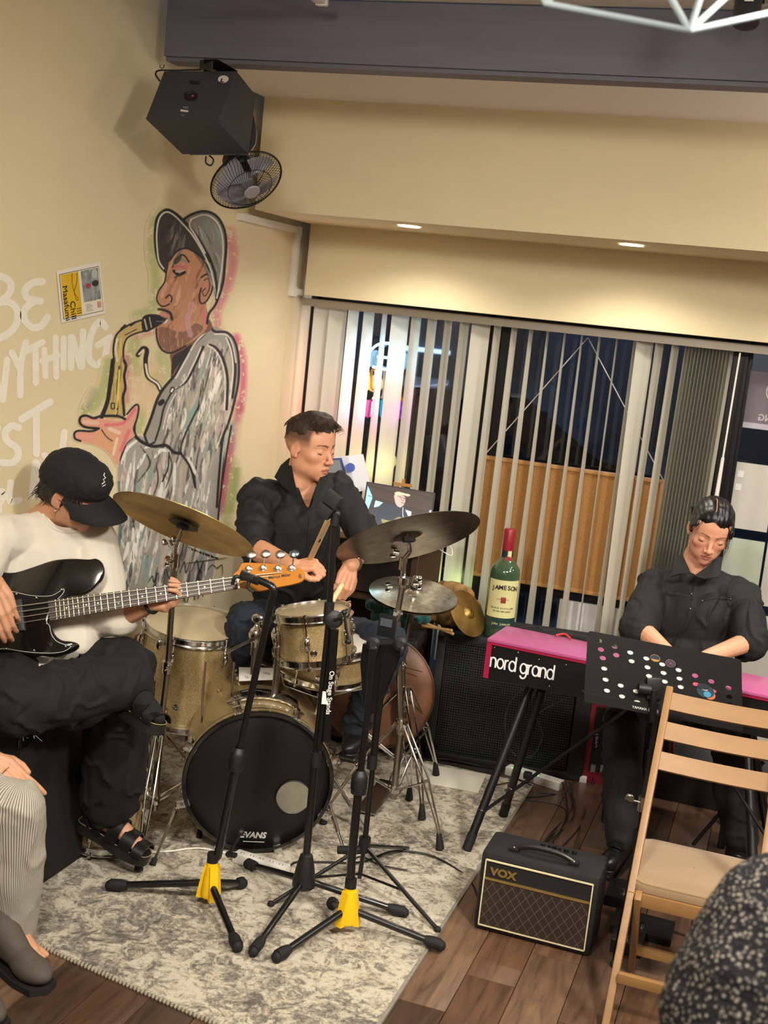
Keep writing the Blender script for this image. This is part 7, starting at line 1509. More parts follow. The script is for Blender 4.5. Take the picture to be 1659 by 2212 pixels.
def stickf(a, b_, lab):
    a, b_ = V(a), V(b_); m = MB().tube([a, a.lerp(b_, .80), a.lerp(b_, .95), b_], [.0105, .0100, .0050, .0035], 12); m.sph(b_, .0052, None, 6); m.sph(a, .0105, None, 6)
    return tag(m.build('drumstick', hick, loc=a), lab, 'drumstick', 'drumsticks in the drummer’s hands')
s1 = stickf(atd(712, 1118, 4.10), atd(655, 1240, 4.52), 'drumstick held upright, its printed butt end pointing up at the microphone clip')
text('7A 5B', .010, atd(690, 1165, 4.225), (atd(668, 1210, 4.40)-atd(690, 1165, 4.235)), cR, M('print_dark', '2a2018', .7), 'lettering', s1)
s2 = stickf(atd(738, 1264, 4.47), atd(690, 1345, 4.42), 'drumstick in the lower hand pointing down over the snare')
# ---------- bass player ----------
H2 = Head(atd(160, 1064, 3.98), cR*.88-cU*.44-cF*.18, cU*.78+cR*.42-cF*.42, 1.0)
P2 = atd(35, 1462, 4.02); N2 = atd(98, 1128, 4.04); SL2, SR2 = atd(-20, 1165, 3.86), atd(196, 1170, 4.10)
P2.z = max(P2.z, .70)
m = MB(); H2.build(m, nose=1.08, cheek=.002, flat=.003); caps(m, [H2.p(0, -.035, -.085), N2], [.056, .062]); core(m, P2, N2-V((0, 0, .02)), SL2, SR2)
eA, wA = atd(-40, 1330, 3.62), atd(-12, 1262, 3.58)
caps(m, [SL2, atd(-90, 1310, 3.72), wA], [.05, .045, .030], 14); hand(m, wA, -cU*.9+cR*.33-cF*.05, -cF*.9+cR*.2, 1, [22, 28, 34, 40], .98, tc=.4)
eB, wB = atd(232, 1345, 3.98), atd(326, 1304, 3.90)
caps(m, [SR2, eB, wB], [.05, .043, .028], 14)
hand(m, wB, cR*.96+cU*.22-cF*.10, -cU*.75+cF*.55, -1, [62, 66, 64, 58], .92, tc=-.2, spread=.05, th=[(.018, .02, .0), (.030, .05, .012), (.034, .078, -.012), (.030, .094, -.032)])
hR, hL = P2+V((.02, -.09, 0)), P2+V((.04, .08, 0)); kn2 = atd(262, 1452, 3.95); an2 = atd(236, 1748, 4.16); kn1 = atd(28, 1520, 3.62); an1 = atd(282, 1468, 3.86)
caps(m, [hL, kn2, an2], [.035, .035, .034], 10); caps(m, [hR, kn1, an1], [.035, .035, .034], 10)
# feet in their sandals
ft1 = (atz(320, 1822, .035)-an2).normalized()
def foot(m, a, d, up, s=1.0):
    x, y, z = frame(d, up); F_ = lambda p, q, r_: a+(x*p+y*q+z*r_)*s
    caps(m, [F_(0, -.04, -.045), F_(0, .05, -.04), F_(0, .13, -.058)], [.034, .036, .024]); caps(m, [a, F_(0, .03, -.03)], [.036, .036])
    for i, o_ in enumerate((-.028, -.013, .001, .014, .026)): caps(m, [F_(o_*.8, .12, -.058), F_(o_, .165-.005*abs(i-1.5), -.064)], [.012, .0095])
fd2 = (atd(322, 1828, 4.14)-atd(192, 1752, 4.20)); foot(m, an2, fd2, (0, 0, 1)); fd1 = cR*.72-cU*.30-cF*.55; foot(m, an1, fd1, cU+cR*.3-cF*.1, .95)
bas = body_mesh(m, 'person', 'seated bass player in black cap, white shirt and wide black trousers, head bowed', 'c08c6c', 'a8685a', 'b87860', H2, P2, hair='14110f')
features(H2, bas)
blkhair = M('black_hair', '100e0e', .45, bump=(260, .8, .003))
m = MB(); H2.e(m, (0, -.03, .0), (.079, .088, .070)); H2.e(m, (0, -.085, -.03), (.05, .03, .04))
for q in (-1, 1): H2.e(m, (q*.068, .035, .005), (.012, .03, .035))
blob(m, 'hair', blkhair, bas, voxel=.0045, it=2, disp=lambda p, n: .006*noise.noise(p*50), post=clip_face(H2, .06, .06, .045, -.055))
rs = random.Random(5)
def wisp(r_):
    x = r_.uniform(-.075, .075); y = r_.uniform(-.115, -.06); z = r_.uniform(-.05, .02); l = r_.uniform(.5, 1.2)
    return [H2.p(x*.8, y+.015, z+.01), H2.p(x*.92, y+.005, z-.005), H2.p(x*.95, y-.002*l, z-.018*l), H2.p(x*.98, y-.004*l, z-.030*l)]
hair_strands(H2, 150, rs, wisp, .0018, blkhair, bas)
def fringe(r_):
    x = r_.choice((-1, 1))*r_.uniform(.055, .075); y = r_.uniform(.01, .065); l = r_.uniform(.6, 1.2)
    return [H2.p(x, y, .03), H2.p(x*1.03, y+.006, .01), H2.p(x*1.02, y+.010, -.012*l), H2.p(x*.98, y+.014, -.030*l)]
hair_strands(H2, 90, rs, fringe, .0018, blkhair, bas)
capm = M('black_cotton', '0b0b0d', .85, bump=(300, .3, .001))
m = MB(); H2.e(m, (0, -.012, .050), (.092, .112, .092)); H2.e(m, (0, .035, .060), (.084, .080, .070)); H2.e(m, (0, -.055, .045), (.084, .070, .070))
def capcut(me, off):
    bm = bmesh.new(); bm.from_mesh(me); kill = []
    for v in bm.verts:
        l = H2.inv(v.co+off)
        if l.z < .020-.04*(l.y+.02)*(1 if l.y < 0 else .25): kill.append(v)
    bmesh.ops.delete(bm, geom=kill, context='VERTS'); even_rim(bm); bm.to_mesh(me); bm.free()
cp_ = blob(m, 'cap_crown', capm, bas, voxel=.005, it=4, disp=folds(.003, 22), post=capcut)
cp_['label'] = 'black baseball cap'
# brim
vs = []; na, nb_ = 13, 7
for i in range(na):
    a = R(-84+168*i/(na-1))
    for j in range(nb_):
        t = j/(nb_-1); x = math.sin(a)*.088; y0_ = .014+math.cos(a)*.092; y = y0_+(.088*max(.02, math.cos(a))**.4)*t; z = .026-.022*t-.75*(x*x)*5*(.55+.3*t)-.012*t*t; x2 = x*(1+.10*t)
        vs.append(H2.p(x2, y, z))
    
k = len(vs); vs2 = [p-H2.z*.003 for p in vs]
fs = [(i*nb_+j, i*nb_+j+1, (i+1)*nb_+j+1, (i+1)*nb_+j) for i in range(na-1) for j in range(nb_-1)]
m = MB().add(vs+vs2, fs+[tuple(x+k for x in reversed(f)) for f in fs]+[(i*nb_+nb_-1, (i+1)*nb_+nb_-1, (i+1)*nb_+nb_-1+k, i*nb_+nb_-1+k) for i in range(na-1)])
m.build('cap_brim', capm, cp_, smooth=60); MB().sph(H2.p(0, -.012, .137), .006, None, 6).build('cap_button', capm, cp_)
m = MB().tube(hits(cp_, [(220, 1046), (226, 1041), (223, 1036), (228, 1032), (224, 1027), (226, 1022)], .001), .0016, 5).tube(hits(cp_, [(221, 1051), (228, 1047)], .001), .0012, 5).build('embroidered_mark', M('thread_white', 'dcdcd8', .8), cp_)
MB().box(H2.p(0, -.118, .012), (.05, .006, .02), H2.R).build('strap_buckle', CHD, cp_)
# glasses, earring
m = MB()
for q in (-1, 1): m.tube(circ(H2.p(q*.032, .094, -.014), .021, H2.y, 24), .0011, 5, closed=True); m.tube([H2.p(q*.052, .090, -.010), H2.p(q*.076, .03, -.004), H2.p(q*.078, -.005, -.002)], .0011, 5)
m.tube([H2.p(-.011, .097, -.010), H2.p(.011, .097, -.010)], .0011, 5); m.build('eyeglasses', M('wire_gold', 'a8825c', .3, .9), bas)
MB().tube(circ(H2.p(.079, -.006, -.046), .007, H2.y, 16), .0014, 5, closed=True).build('hoop_earring', CH, bas)
wsh = M('white_cotton', 'd2c9ba', .85, bump=(300, .25, .001), sheen=.2)
m = MB(); torso(m, P2, N2, SL2, SR2, .024, 1.10, 1.10)
caps(m, [SL2, SL2.lerp(atd(-90, 1310, 3.72), .8)], [.075, .08], 14); caps(m, [SR2, SR2.lerp(eB, .5), eB.lerp(SR2, .10), eB.lerp(wB, .25)], [.078, .078, .074, .062], 16); m.sph(P2+V((.05, -.02, .0)), (.19, .22, .10), None, 14); m.sph(atd(40, 1462, 3.88), (.12, .12, .05), None, 12); m.sph(atd(150, 1380, 3.98), (.10, .10, .09), None, 12)
def wfold(p, n):
    q = V((p.x*1.0, p.y, p.z*.6))*7; v = noise.noise(q); w = noise.noise(V((p.x*4+p.z*6, p.y*4, p.z*3-p.x*3)))
    return .011*(1-abs(v)*2.4)+.006*(1-abs(w)*2.4)-.006
wshirt = blob(m, 'shirt', wsh, bas, voxel=.006, it=3, disp=wfold, post=cut([[(84, 1065), (88, 1085), (100, 1115), (125, 1138), (160, 1140), (185, 1128), (150, 1060), (110, 1050)]]))
MB().tube(spline(hits(wshirt, [(80, 1068), (82, 1090), (92, 1112), (105, 1132), (124, 1145), (145, 1149), (166, 1147), (188, 1138)], .000), 4), .0055, 8).build('neck_ribbing', wsh, bas)
trs = M('black_trousers', '08080a', .85, bump=(240, .3, .001))
m = MB(); m.sph(P2+V((.03, 0, .0)), (.17, .20, .10), None, 14)
caps(m, [hL, kn2, kn2.lerp(an2, .5), an2+V((-.0, 0, .035))], [.11, .105, .112, .098], 18); caps(m, [hR, kn1, kn1.lerp(an1, .5), kn1.lerp(an1, .98)], [.11, .100, .095, .078], 18); m.sph(atd(150, 1500, 3.85), (.14, .12, .10), None, 12)
tz = blob(m, 'trousers', trs, bas, voxel=.007, it=4, disp=folds(.014, 8, (1, 1, .6)))
slm_ = M('sandal_sole', '1a1816', .5); slt = M('sandal_leather', '111011', .35)
def sandal(a, d, up, s=1.0):
    x, y, z = frame(d, up); F_ = lambda p, q, r_: a+(x*p+y*q+z*r_)*s; rm_ = Matrix((x, y, z)).transposed()
    sh = [(-.034, -.075), (.034, -.075), (.040, -.03), (.036, .02), (.046, .08), (.044, .14), (.025, .185), (-.015, .19), (-.04, .16), (-.044, .10), (-.034, .03), (-.04, -.03)]
    sh = [(p.x*s, p.y*s) for p in spline([(q[0], q[1], 0) for q in sh], 3, True)]
    MB().prism(sh, F_(0, 0, -.094), x, y, .034*s).build('sandal_sole', slm_, bas, smooth=40); MB().tube([F_(p/s, q/s, -.073) for p, q in sh], .0016, 5, closed=True).build('sole_stitching', M('stitch_yellow', '8a7c4a', .7), bas)
    for q0, w_, hh in ((.160, .040, .030), (.112, .046, .048), (.058, .044, .070), (.000, .034, .096)):
        vs = []; n = 12
        for i in range(n+1):
            t = math.pi*i/n
            for b_ in (-w_/2, w_/2): vs.append(F_(math.cos(t)*(.049), q0+b_, -.078+math.sin(t)*(hh+.008)))
            for b_ in (-w_/2, w_/2): vs.append(F_(math.cos(t)*(.045), q0+b_, -.078+math.sin(t)*(hh+.004)))
        MB().add(vs, [(i*4, i*4+1, i*4+5, i*4+4) for i in range(n)]+[(i*4+2, i*4+6, i*4+7, i*4+3) for i in range(n)]+[(i*4, i*4+4, i*4+6, i*4+2) for i in range(n)]+[(i*4+1, i*4+3, i*4+7, i*4+5) for i in range(n)]).build('sandal_strap', slt, bas, smooth=50)
    MB().tube([F_(.040, -.03, -.07), F_(.036, -.065, -.03), F_(0, -.075, -.015), F_(-.036, -.065, -.03), F_(-.040, -.03, -.07)], .008, 8).build('sandal_heel_strap', slt, bas)
m = MB(); x_, y_, z_ = frame(fd1, cU+cR*.3-cF*.1); G_ = lambda p, q, r_: an1+(x_*p+y_*q+z_*r_)*.95
caps(m, [G_(0, -.04, -.045), G_(0, .05, -.04), G_(0, .13, -.056), G_(0, .165, -.062)], [.039, .041, .034, .022]); caps(m, [an1, G_(0, .03, -.03)], [.041, .041]); m.sph(G_(0, .13, -.06), (.044, .05, .02), Matrix((x_, y_, z_)).transposed(), 10)
blob(m, 'sock', M('black_sock', '0d0d0f', .9), bas, voxel=.005, it=3)
sandal(an2, fd2, (0, 0, 1)); sandal(an1, fd1, cU+cR*.3-cF*.1, .95)
MB().tube(circ(wB, .030, (wB-eB), 24), .0055, 8, closed=True).build('wrist_band', BKM, bas)
# ---------- electric bass ----------
eb = thing('electric_bass', atd(60, 1400, 3.8), 'black electric bass with dark fretboard and maple headstock played by the seated man', 'bass guitar')
nut, brg = atd(513, 1257, 3.86), atd(-22, 1338, 3.80); au = (nut-brg).normalized(); an_ = (-cF*.95+cU*.28); an_ = (an_-au*an_.dot(au)).normalized(); aw = au.cross(an_)
if aw.dot(cU) < 0: aw = -aw
SCL = (nut-brg).length
def bplane(x, y, d=0):   # pixel on the plane of the body's face
    r_ = ray(x, y); return CAM+r_*((nut-CAM).dot(an_)/r_.dot(an_))+an_*d
def bcrop(pts): 
    out = []
    for x, y in pts: p = bplane(x/2.9625, 900+y/2.9625)-brg; out.append((p.dot(au), p.dot(aw)))
    return out
outl = bcrop([(-300, 1240), (-290, 1110), (-260, 1020), (-200, 965), (-60, 968), (0, 985), (90, 988), (200, 955), (330, 912), (450, 900), (560, 905), (610, 900), (650, 930), (657, 985), (638, 1040), (600, 1085), (555, 1115), (500, 1135), (440, 1140), (390, 1165), (330, 1240), (305, 1300), (318, 1340), (345, 1390), (390, 1425), (450, 1432), (492, 1447), (470, 1478), (400, 1508), (300, 1528), (150, 1515), (0, 1495), (-120, 1510), (-220, 1500), (-280, 1400)])
outl = [(p.x, p.y) for p in spline([(a, b_, 0) for a, b_ in outl], 3, True)]
gloss = M('gloss_black', '0b0c0d', .08, coat=1.0)
c_o = brg-an_*.030
bmx = bmesh.new(); vt = [bmx.verts.new(c_o+au*a+aw*b_+an_*.018) for a, b_ in outl]; f_ = bmx.faces.new(vt); ex = bmesh.ops.extrude_face_region(bmx, geom=[f_]); bmesh.ops.translate(bmx, verts=[g for g in ex['geom'] if isinstance(g, bmesh.types.BMVert)], vec=-an_*.040)
bmesh.ops.recalc_face_normals(bmx, faces=bmx.faces); eg = [e_ for e_ in bmx.edges if abs((e_.verts[0].co-e_.verts[1].co).normalized().dot(an_)) < .5 and len([1 for f in e_.link_faces if len(f.verts) > 10]) == 1]
bmesh.ops.bevel(bmx, geom=eg, offset=.006, segments=3, affect='EDGES', profile=.5); bmx.verts.index_update()
m = MB().add([v.co for v in bmx.verts], [[v.index for v in f.verts] for f in bmx.faces]); bmx.free(); m.build('body', gloss, eb, smooth=40)
pg = bcrop([(-150, 1150), (0, 1120), (60, 1112), (160, 1135), (250, 1145), (330, 1140), (390, 1105), (404, 1098), (400, 1125), (350, 1180), (310, 1240), (290, 1300), (312, 1335), (325, 1390), (360, 1435), (420, 1458), (450, 1466), (400, 1500), (300, 1510), (150, 1500), (20, 1480), (-100, 1490), (-200, 1420)])
pg = [(p.x, p.y) for p in spline([(a, b_, 0) for a, b_ in pg], 3, True)]
MB().prism(pg, brg-an_*.0105, au, aw, .0022).build('pickguard', M('pickguard_black', '08090a', .1, coat=.8), eb, smooth=0); MB().tube([brg+au*a+aw*b_-an_*.0098 for a, b_ in pg], .0011, 5, closed=True).build('pickguard_edge', M('edge_white', 'b8b8b4', .5), eb)
for x, y in ((228, 1155), (100, 1132), (390, 1103), (297, 1322), (212, 1493), (36, 1483), (415, 1468)): MB().sph(bplane(x/2.9625, 900+y/2.9625, -.008), .0035, None, 5).build('screw', CH, eb)
nk = lambda s_, w_, d=0: brg+au*s_+aw*w_+an_*d
L0, L1 = SCL*.235, SCL; wd0, wd1 = .031, .0205
m = MB(); q = [nk(L0, -wd0), nk(L0, wd0), nk(L1, wd1), nk(L1, -wd1)]; m.add([p-an_*.006 for p in q]+[p-an_*.001 for p in q], [(0, 1, 2, 3), (7, 6, 5, 4), (0, 4, 5, 1), (1, 5, 6, 2), (2, 6, 7, 3), (3, 7, 4, 0)]); m.build('fretboard', M('rosewood', '3b2820', .45, var=(12, .3), stretch=(1, 1, 4)), eb, smooth=0)
m = MB(); n = 10; vs = []
for s_, w_, dd in ((L0-.0, wd0, .024), (L1, wd1, .020)):
    for i in range(n+1): t = math.pi*i/n; vs.append(nk(s_, math.cos(t)*w_, -.006-math.sin(t)*dd))
maple = M('maple', 'b5711c', .65, var=(9, .1), spec=.25); m.add(vs, [(i, i+1, n+2+i, n+1+i) for i in range(n)]+[tuple(range(n+1)), tuple(range(2*n+1, n, -1)), (0, n, 2*n+1, n+1)]); m.build('neck', maple, eb)
for f in range(1, 24):
    s_ = SCL-SCL*(1-2**(-f/12)); t = (s_-L0)/(L1-L0)
    if s_ < L0: break
    w_ = wd0+(wd1-wd0)*t; MB().tube([nk(s_, -w_, .0002), nk(s_, w_, .0002)], .0011, 5).build('fret', M('fret_brass', 'cbbf9a', .25, .9), eb)
for f in (3, 5, 7, 9, 12, 12.01, 15, 17, 19, 21):
    s_ = SCL-SCL*(1-2**(-(f-.5)/12)); o_ = 0 if int(f) != 12 else (.009 if f == 12 else -.009)
    MB().lathe([(0, 0), (.0028, 0), (.0028, .0004), (0, .0004)], nk(s_, o_, -.0008), an_, 12).build('position_dot', M('pearl', 'cfcbc0', .3), eb)
stg = M('string_steel', 'b8b2a2', .3, .9)
for i in range(4):
    a0_, a1_ = (-.028+.0187*i), (-.0155+.0103*i); MB().tube([nk(-.01, a0_, .004), nk(SCL, a1_, .002), nk(SCL+.035+.035*i, .0035+.006*i-.012, -.004)], .0009+.0003*i, 5).build('string', stg, eb)
MB().box(nk(-.01, 0, -.003), (.05, .085, .008), Matrix((au, aw, an_)).transposed(), bev=.003).build('bridge', CH, eb); MB().box(nk(SCL*.11, 0, -.004), (.035, .10, .010), Matrix((au, aw, an_)).transposed(), bev=.004).build('pickup', BKM, eb); MB().box(nk(SCL+.002, 0, .0), (.005, .042, .008), Matrix((au, aw, an_)).transposed()).build('nut', M('bone', 'e6e0d0', .4), eb)
hc_ = bcrop([(1520, 1075), (1560, 1090), (1640, 1110), (1700, 1105), (1760, 1090), (1870, 1070), (1930, 1050), (1950, 1020), (1945, 985), (1900, 962), (1800, 945), (1680, 935), (1560, 932), (1540, 950), (1520, 985), (1495, 1010)])
hs_ = [(p.x, p.y) for p in spline([(a, b_, 0) for a, b_ in hc_], 3, True)]
MB().prism(hs_, brg-an_*.014, au, aw, .014).build('headstock', maple, eb, smooth=30)
for i, (x, y) in enumerate(((537, 1228), (568, 1226), (600, 1227), (630, 1226))):
    p = bplane(x, y, -.007); MB().lathe([(.011, 0), (.011, .003), (.006, .004), (.007, .016), (.004, .017), (0, .016)], p, an_, 18).build('tuning_post', CH, eb)
    t = bplane(x+5, y-32, -.016); m = MB().tube([p-an_*.012, t], .0025, 7); m.sph(t, (.016, .004, .014), Matrix((au, an_, aw)).transposed(), 8); m.build('tuning_key', M('key_blue_chrome', '9fb4c4', .15, 1) if i == 3 else CHD, eb)
text('Marcus Miller', .0125, bplane(580, 1250, -.0065), au, aw, ink, 'lettering', eb, bold=.0002); text('8', .020, bplane(645, 1249, -.0065), au, aw, ink, 'lettering', eb)
# ---------- keyboard player ----------
H3 = Head(atd(1534, 1146, 4.86), -cF*.80-cU*.50-cR*.16, cU*.85+cR*.16-cF*.5, 1.03)
N3 = atd(1500, 1232, 4.97); P3 = V((-.28, 5.03, .56)); SL3, SR3 = atd(1412, 1268, 4.98), atd(1604, 1292, 4.96)
m = MB(); H3.build(m, nose=1.1, cheek=.003, flat=.003); caps(m, [H3.p(0, -.035, -.09), N3], [.050, .058]); core(m, P3, N3-V((0, 0, .02)), SL3, SR3, .98)
e3, w3 = atd(1378, 1352, 4.84), atd(1440, 1406, 4.66); e4, w4_ = atd(1622, 1385, 4.84), atd(1525, 1420, 4.66)
caps(m, [SL3, e3, w3], [.048, .042, .027], 14); caps(m, [SR3, e4, w4_], [.048, .042, .027], 14)
hand(m, w3, (w3-e3).normalized()-V((0, 0, .25)), (0, -.2, 1), -1, [30, 34, 34, 34], .92); hand(m, w4_, V((-.05, -1, -.15))*-1*0+V((-.35, -.75, -.25)), (0, -.2, 1), 1, [30, 34, 34, 34], .92)
kk1, kk2 = V((-.46, 4.66, .50)), V((-.06, 4.72, .50)); ka1, ka2 = atz(1345, 1812, .11), atz(1597, 1820, .13)
caps(m, [P3+V((-.09, 0, 0)), kk1, ka1], [.035, .035, .034]); caps(m, [P3+V((.09, 0, 0)), kk2, ka2], [.035, .035, .034])
kbp = body_mesh(m, 'person', 'keyboard player in black short-sleeved zip shirt with tied dark hair, looking down at the keys', 'dca282', 'c07468', 'd0886e', H3, P3, hair='2a1e18', brow=.8)
features(H3, kbp)
m = MB(); e = H3.e; e(m, (0, -.022, .050), (.080, .094, .074)); e(m, (0, .018, .070), (.066, .062, .050)); e(m, (0, -.06, .0), (.068, .055, .068)); e(m, (0, -.10, -.06), (.035, .03, .05))
for q in (-1, 1): e(m, (q*.064, .032, .020), (.016, .034, .046)); e(m, (q*.070, .0, .02), (.012, .04, .04))
gloss_hair = M('black_hair_gloss', '0b090a', .38, bump=(120, .3, .002))
def clip3(me, off):
    bm = bmesh.new(); bm.from_mesh(me); kill = []
    for v in bm.verts:
        l = H3.inv(v.co+off); hl = .086-abs(l.x-.012)*.85
        if (l.y > .030 and l.z < hl) or (l.y > .0 and l.z < -.035) or (l.z < -.012 and l.y > .012 and abs(l.x) < .09): kill.append(v)
    bmesh.ops.delete(bm, geom=kill, context='VERTS'); even_rim(bm); bm.to_mesh(me); bm.free()
def hdisp(p, n):
    l = H3.inv(p); a = math.atan2(l.x, l.z+.05); return .0011*math.sin(a*46+3*noise.noise(p*18))
blob(m, 'tied_hair', gloss_hair, kbp, voxel=.004, it=3, disp=hdisp, post=clip3)
MB().tube([H3.p(.012, .066, .093), H3.p(.012, .035, .122), H3.p(.011, -.01, .130), H3.p(.010, -.05, .117)], [.0012, .0018, .0018, .001], 6).build('hair_parting', M('scalp', 'b98a70', .7), kbp)
rs = random.Random(8)
def lock(r_):
    q = r_.choice((-1, -1, 1)); x = q*r_.uniform(.050, .074); l = r_.uniform(.5, 1.15); j = r_.uniform(-.006, .006)
    return [H3.p(x*.7, .060, .070), H3.p(x, .062+j, .030), H3.p(x*1.08, .066+j, -.035*l), H3.p(x*1.02+j, .072, -.105*l)]
hair_strands(H3, 20, rs, lock, .0010, gloss_hair, kbp)
def comb(r_):
    q = r_.choice((-1, 1)); a = r_.uniform(.1, 1.35); x0_ = .012
    y0_ = .070-.13*a/1.35; pts = []
    for t in (0, .35, .7, 1):
        th = t*1.4; x = x0_+(q*.080-x0_)*math.sin(th); y = y0_-.045*t*t; pts.append(H3.p(x, y, .030+.0925*math.sqrt(max(.01, 1-(x/.083)**2-((y+.018)/.104)**2))-.012*t))
    return pts
hair_strands(H3, 420, rs, comb, .0012, M('black_hair_sheen', '1b181a', .3), kbp)
pol = M('black_polo', '151618', .78, bump=(320, .3, .001))
m = MB(); torso(m, P3, N3-V((0, 0, .01)), SL3, SR3, .016, 1.04, 1.0)
caps(m, [SL3, SL3.lerp(e3, .5), e3.lerp(w3, .05)], [.066, .076, .078], 18); caps(m, [SR3, SR3.lerp(e4, .5), e4.lerp(w4_, .02)], [.066, .076, .080], 18)
kshirt = blob(m, 'shirt', pol, kbp, voxel=.006, it=4, disp=folds(.012, 8, (1, 1, .7), 5), post=cut([[(1468, 1180), (1478, 1215), (1496, 1241), (1512, 1236), (1535, 1215), (1550, 1195), (1520, 1150)]]))
flap([(1474, 1196, 4.93), (1463, 1204, 4.93), (1449, 1247, 4.84), (1470, 1240, 4.80), (1493, 1239, 4.80), (1482, 1215, 4.85)], pol, kbp); flap([(1549, 1200, 4.90), (1562, 1204, 4.90), (1553, 1246, 4.82), (1520, 1250, 4.79), (1500, 1243, 4.80), (1530, 1222, 4.85)], pol, kbp)
MB().tube(hits(kshirt, [(1498, 1250), (1496, 1270), (1494, 1290), (1491, 1318)], .001), .0024, 6).build('zip', M('zip_dark', '2c2c2e', .4, .6), kbp); MB().sph(hit(kshirt, 1494, 1283), .004, None, 6).build('zip_pull', CHD, kbp); MB().sph(hit(kshirt, 1491, 1315), .004, None, 6).build('zip_stop', CHD, kbp)
MB().tube(hits(kshirt, [(1517, 1298), (1535, 1294), (1550, 1292), (1578, 1294)], .001), .0018, 5).build('pocket_edge', pol, kbp); MB().sph(hit(kshirt, 1517, 1298), .0032, None, 6).build('rivet', CHD, kbp); MB().sph(hit(kshirt, 1578, 1294), .0032, None, 6).build('rivet', CHD, kbp)
m = MB(); m.sph(P3, (.18, .16, .10), None, 12)
gtr = M('charcoal_trousers', '151618', .85, bump=(240, .3, .001))
caps(m, [P3+V((-.09, 0, 0)), kk1, kk1.lerp(ka1, .5), ka1+V((0, 0, .01))], [.095, .080, .076, .068], 16); caps(m, [P3+V((.09, 0, 0)), kk2, kk2.lerp(ka2, .5), ka2+V((0, 0, .03))], [.095, .080, .076, .068], 16)
blob(m, 'trousers', gtr, kbp, voxel=.007, it=4, disp=folds(.010, 9, (1, 1, .6)))
shb = M('black_shoe_leather', '141312', .38)
for a, d in ((ka1, V((-.25, -1, 0))), (ka2, V((.1, -1, 0)))):
    d.normalize(); x, y, z = frame(d, (0, 0, 1)); a = V((a.x, a.y, .08)); m = MB(); m.sph(a+y*.06+V((0, 0, -.025)), (.042, .095, .038), Matrix((x, y, z)).transposed(), 12); m.cyl(a+V((0, 0, -.05)), a+V((0, 0, .05)), .046, .046, 18); m.box(a+y*.04+V((0, 0, -.066)), (.082, .235, .022), Matrix((x, y, z)).transposed(), bev=.009)
    sh_ = blob(m, 'shoe', shb, kbp, voxel=.005, it=3)
    for i in range(4): MB().tube([a+y*(.06+i*.016)-x*.02+V((0, 0, .016-i*.006)), a+y*(.068+i*.016)+V((0, 0, .021-i*.006)), a+y*(.06+i*.016)+x*.02+V((0, 0, .016-i*.006))], .0022, 5).build('lace', BKM, sh_)
# ---------- onlooker at the left edge ----------
kn = aty(38, 1745, 2.86); ank = aty(12, 2030, 2.93); hip = kn+V((-.42, -.12, .06)); loc = kn
m = MB(); caps(m, [hip, kn, ank], [.07, .055, .038]); wr_ = aty(-22, 1640, 2.86)
hand(m, wr_, cR*.72-cU*.68+cF*.05, cU*.55-cF*.8+cR*.2, -1, [14, 17, 20, 24], 1.02, spread=.07)
elb = wr_+V((-.24, -.06, .10)); PO, NO = hip+V((-.0, -.08, .02)), hip+V((.02, -.08, .50)); SO1, SO2 = NO+V((-.02, .19, -.05)), NO+V((-.02, -.19, -.05))
caps(m, [wr_, elb, SO1], [.030, .045, .05]); core(m, PO, NO, SO1, SO2, .95); HO = Head(NO+V((.05, 0, .17)), (.95, .25, -.25), (0, 0, 1)); HO.build(m); caps(m, [HO.p(0, -.03, -.09), NO], [.055, .06]); caps(m, [SO2, SO2+V((.1, -.02, -.26)), kn+V((-.1, -.22, .08))], [.05, .045, .035]); caps(m, [PO, hip], [.1, .07])
foot(m, V((ank.x, ank.y, .10)), V((.9, -.35, 0)), (0, 0, 1))
onl = body_mesh(m, 'person', 'onlooker at the left edge, only a ringed hand resting on a pinstriped trouser knee', 'cc9674', 'a86858', 'c08468', HO, loc, voxel=.0032)
pst = bpy.data.materials.new('pinstripe_cloth'); pst.use_nodes = True; nt = pst.node_tree; N = nt.nodes; L = nt.links; b = N['Principled BSDF']; b.inputs['Roughness'].default_value = .9
tc = N.new('ShaderNodeTexCoord'); sx = N.new('ShaderNodeSeparateXYZ'); L.new(tc.outputs['Object'], sx.inputs[0])
def mm2(op, a, c=0.0):
    m_ = N.new('ShaderNodeMath'); m_.operation = op
    for i, v_ in enumerate((a, c)):
        if isinstance(v_, (int, float)): m_.inputs[i].default_value = v_
        else: L.new(v_, m_.inputs[i])
    return m_.outputs[0]
an_l = mm2('ARCTAN2', sx.outputs['X'], mm2('SUBTRACT', sx.outputs['Y'], .03)); fr2 = mm2('FRACT', mm2('MULTIPLY', an_l, 13.0)); lt2 = mm2('LESS_THAN', fr2, .34)
mx2 = N.new('ShaderNodeMixRGB'); L.new(lt2, mx2.inputs[0]); mx2.inputs[1].default_value = (*lin('bdb5a6'), 1); mx2.inputs[2].default_value = (*lin('5c5850'), 1); L.new(mx2.outputs[0], b.inputs['Base Color'])
m = MB(); caps(m, [hip, kn, kn.lerp(ank, .5), ank+V((.005, 0, .02))], [.11, .080, .088, .078], 22); blob(m, 'trousers', pst, onl, voxel=.006, it=4, disp=folds(.008, 8, (1, 1, .5)))
m = MB(); torso(m, PO, NO, SO1, SO2, .016); caps(m, [SO1, SO1.lerp(elb, .5), elb, elb.lerp(wr_, .3)], [.066, .062, .058, .05], 16); caps(m, [SO2, SO2+V((.1, -.02, -.26)), kn+V((-.14, -.22, .08))], [.066, .058, .048], 16)
blob(m, 'sweater', M('grey_jersey', '4a4d52', .9, bump=(200, .4)), onl, voxel=.008, it=4, disp=folds(.009, 8))
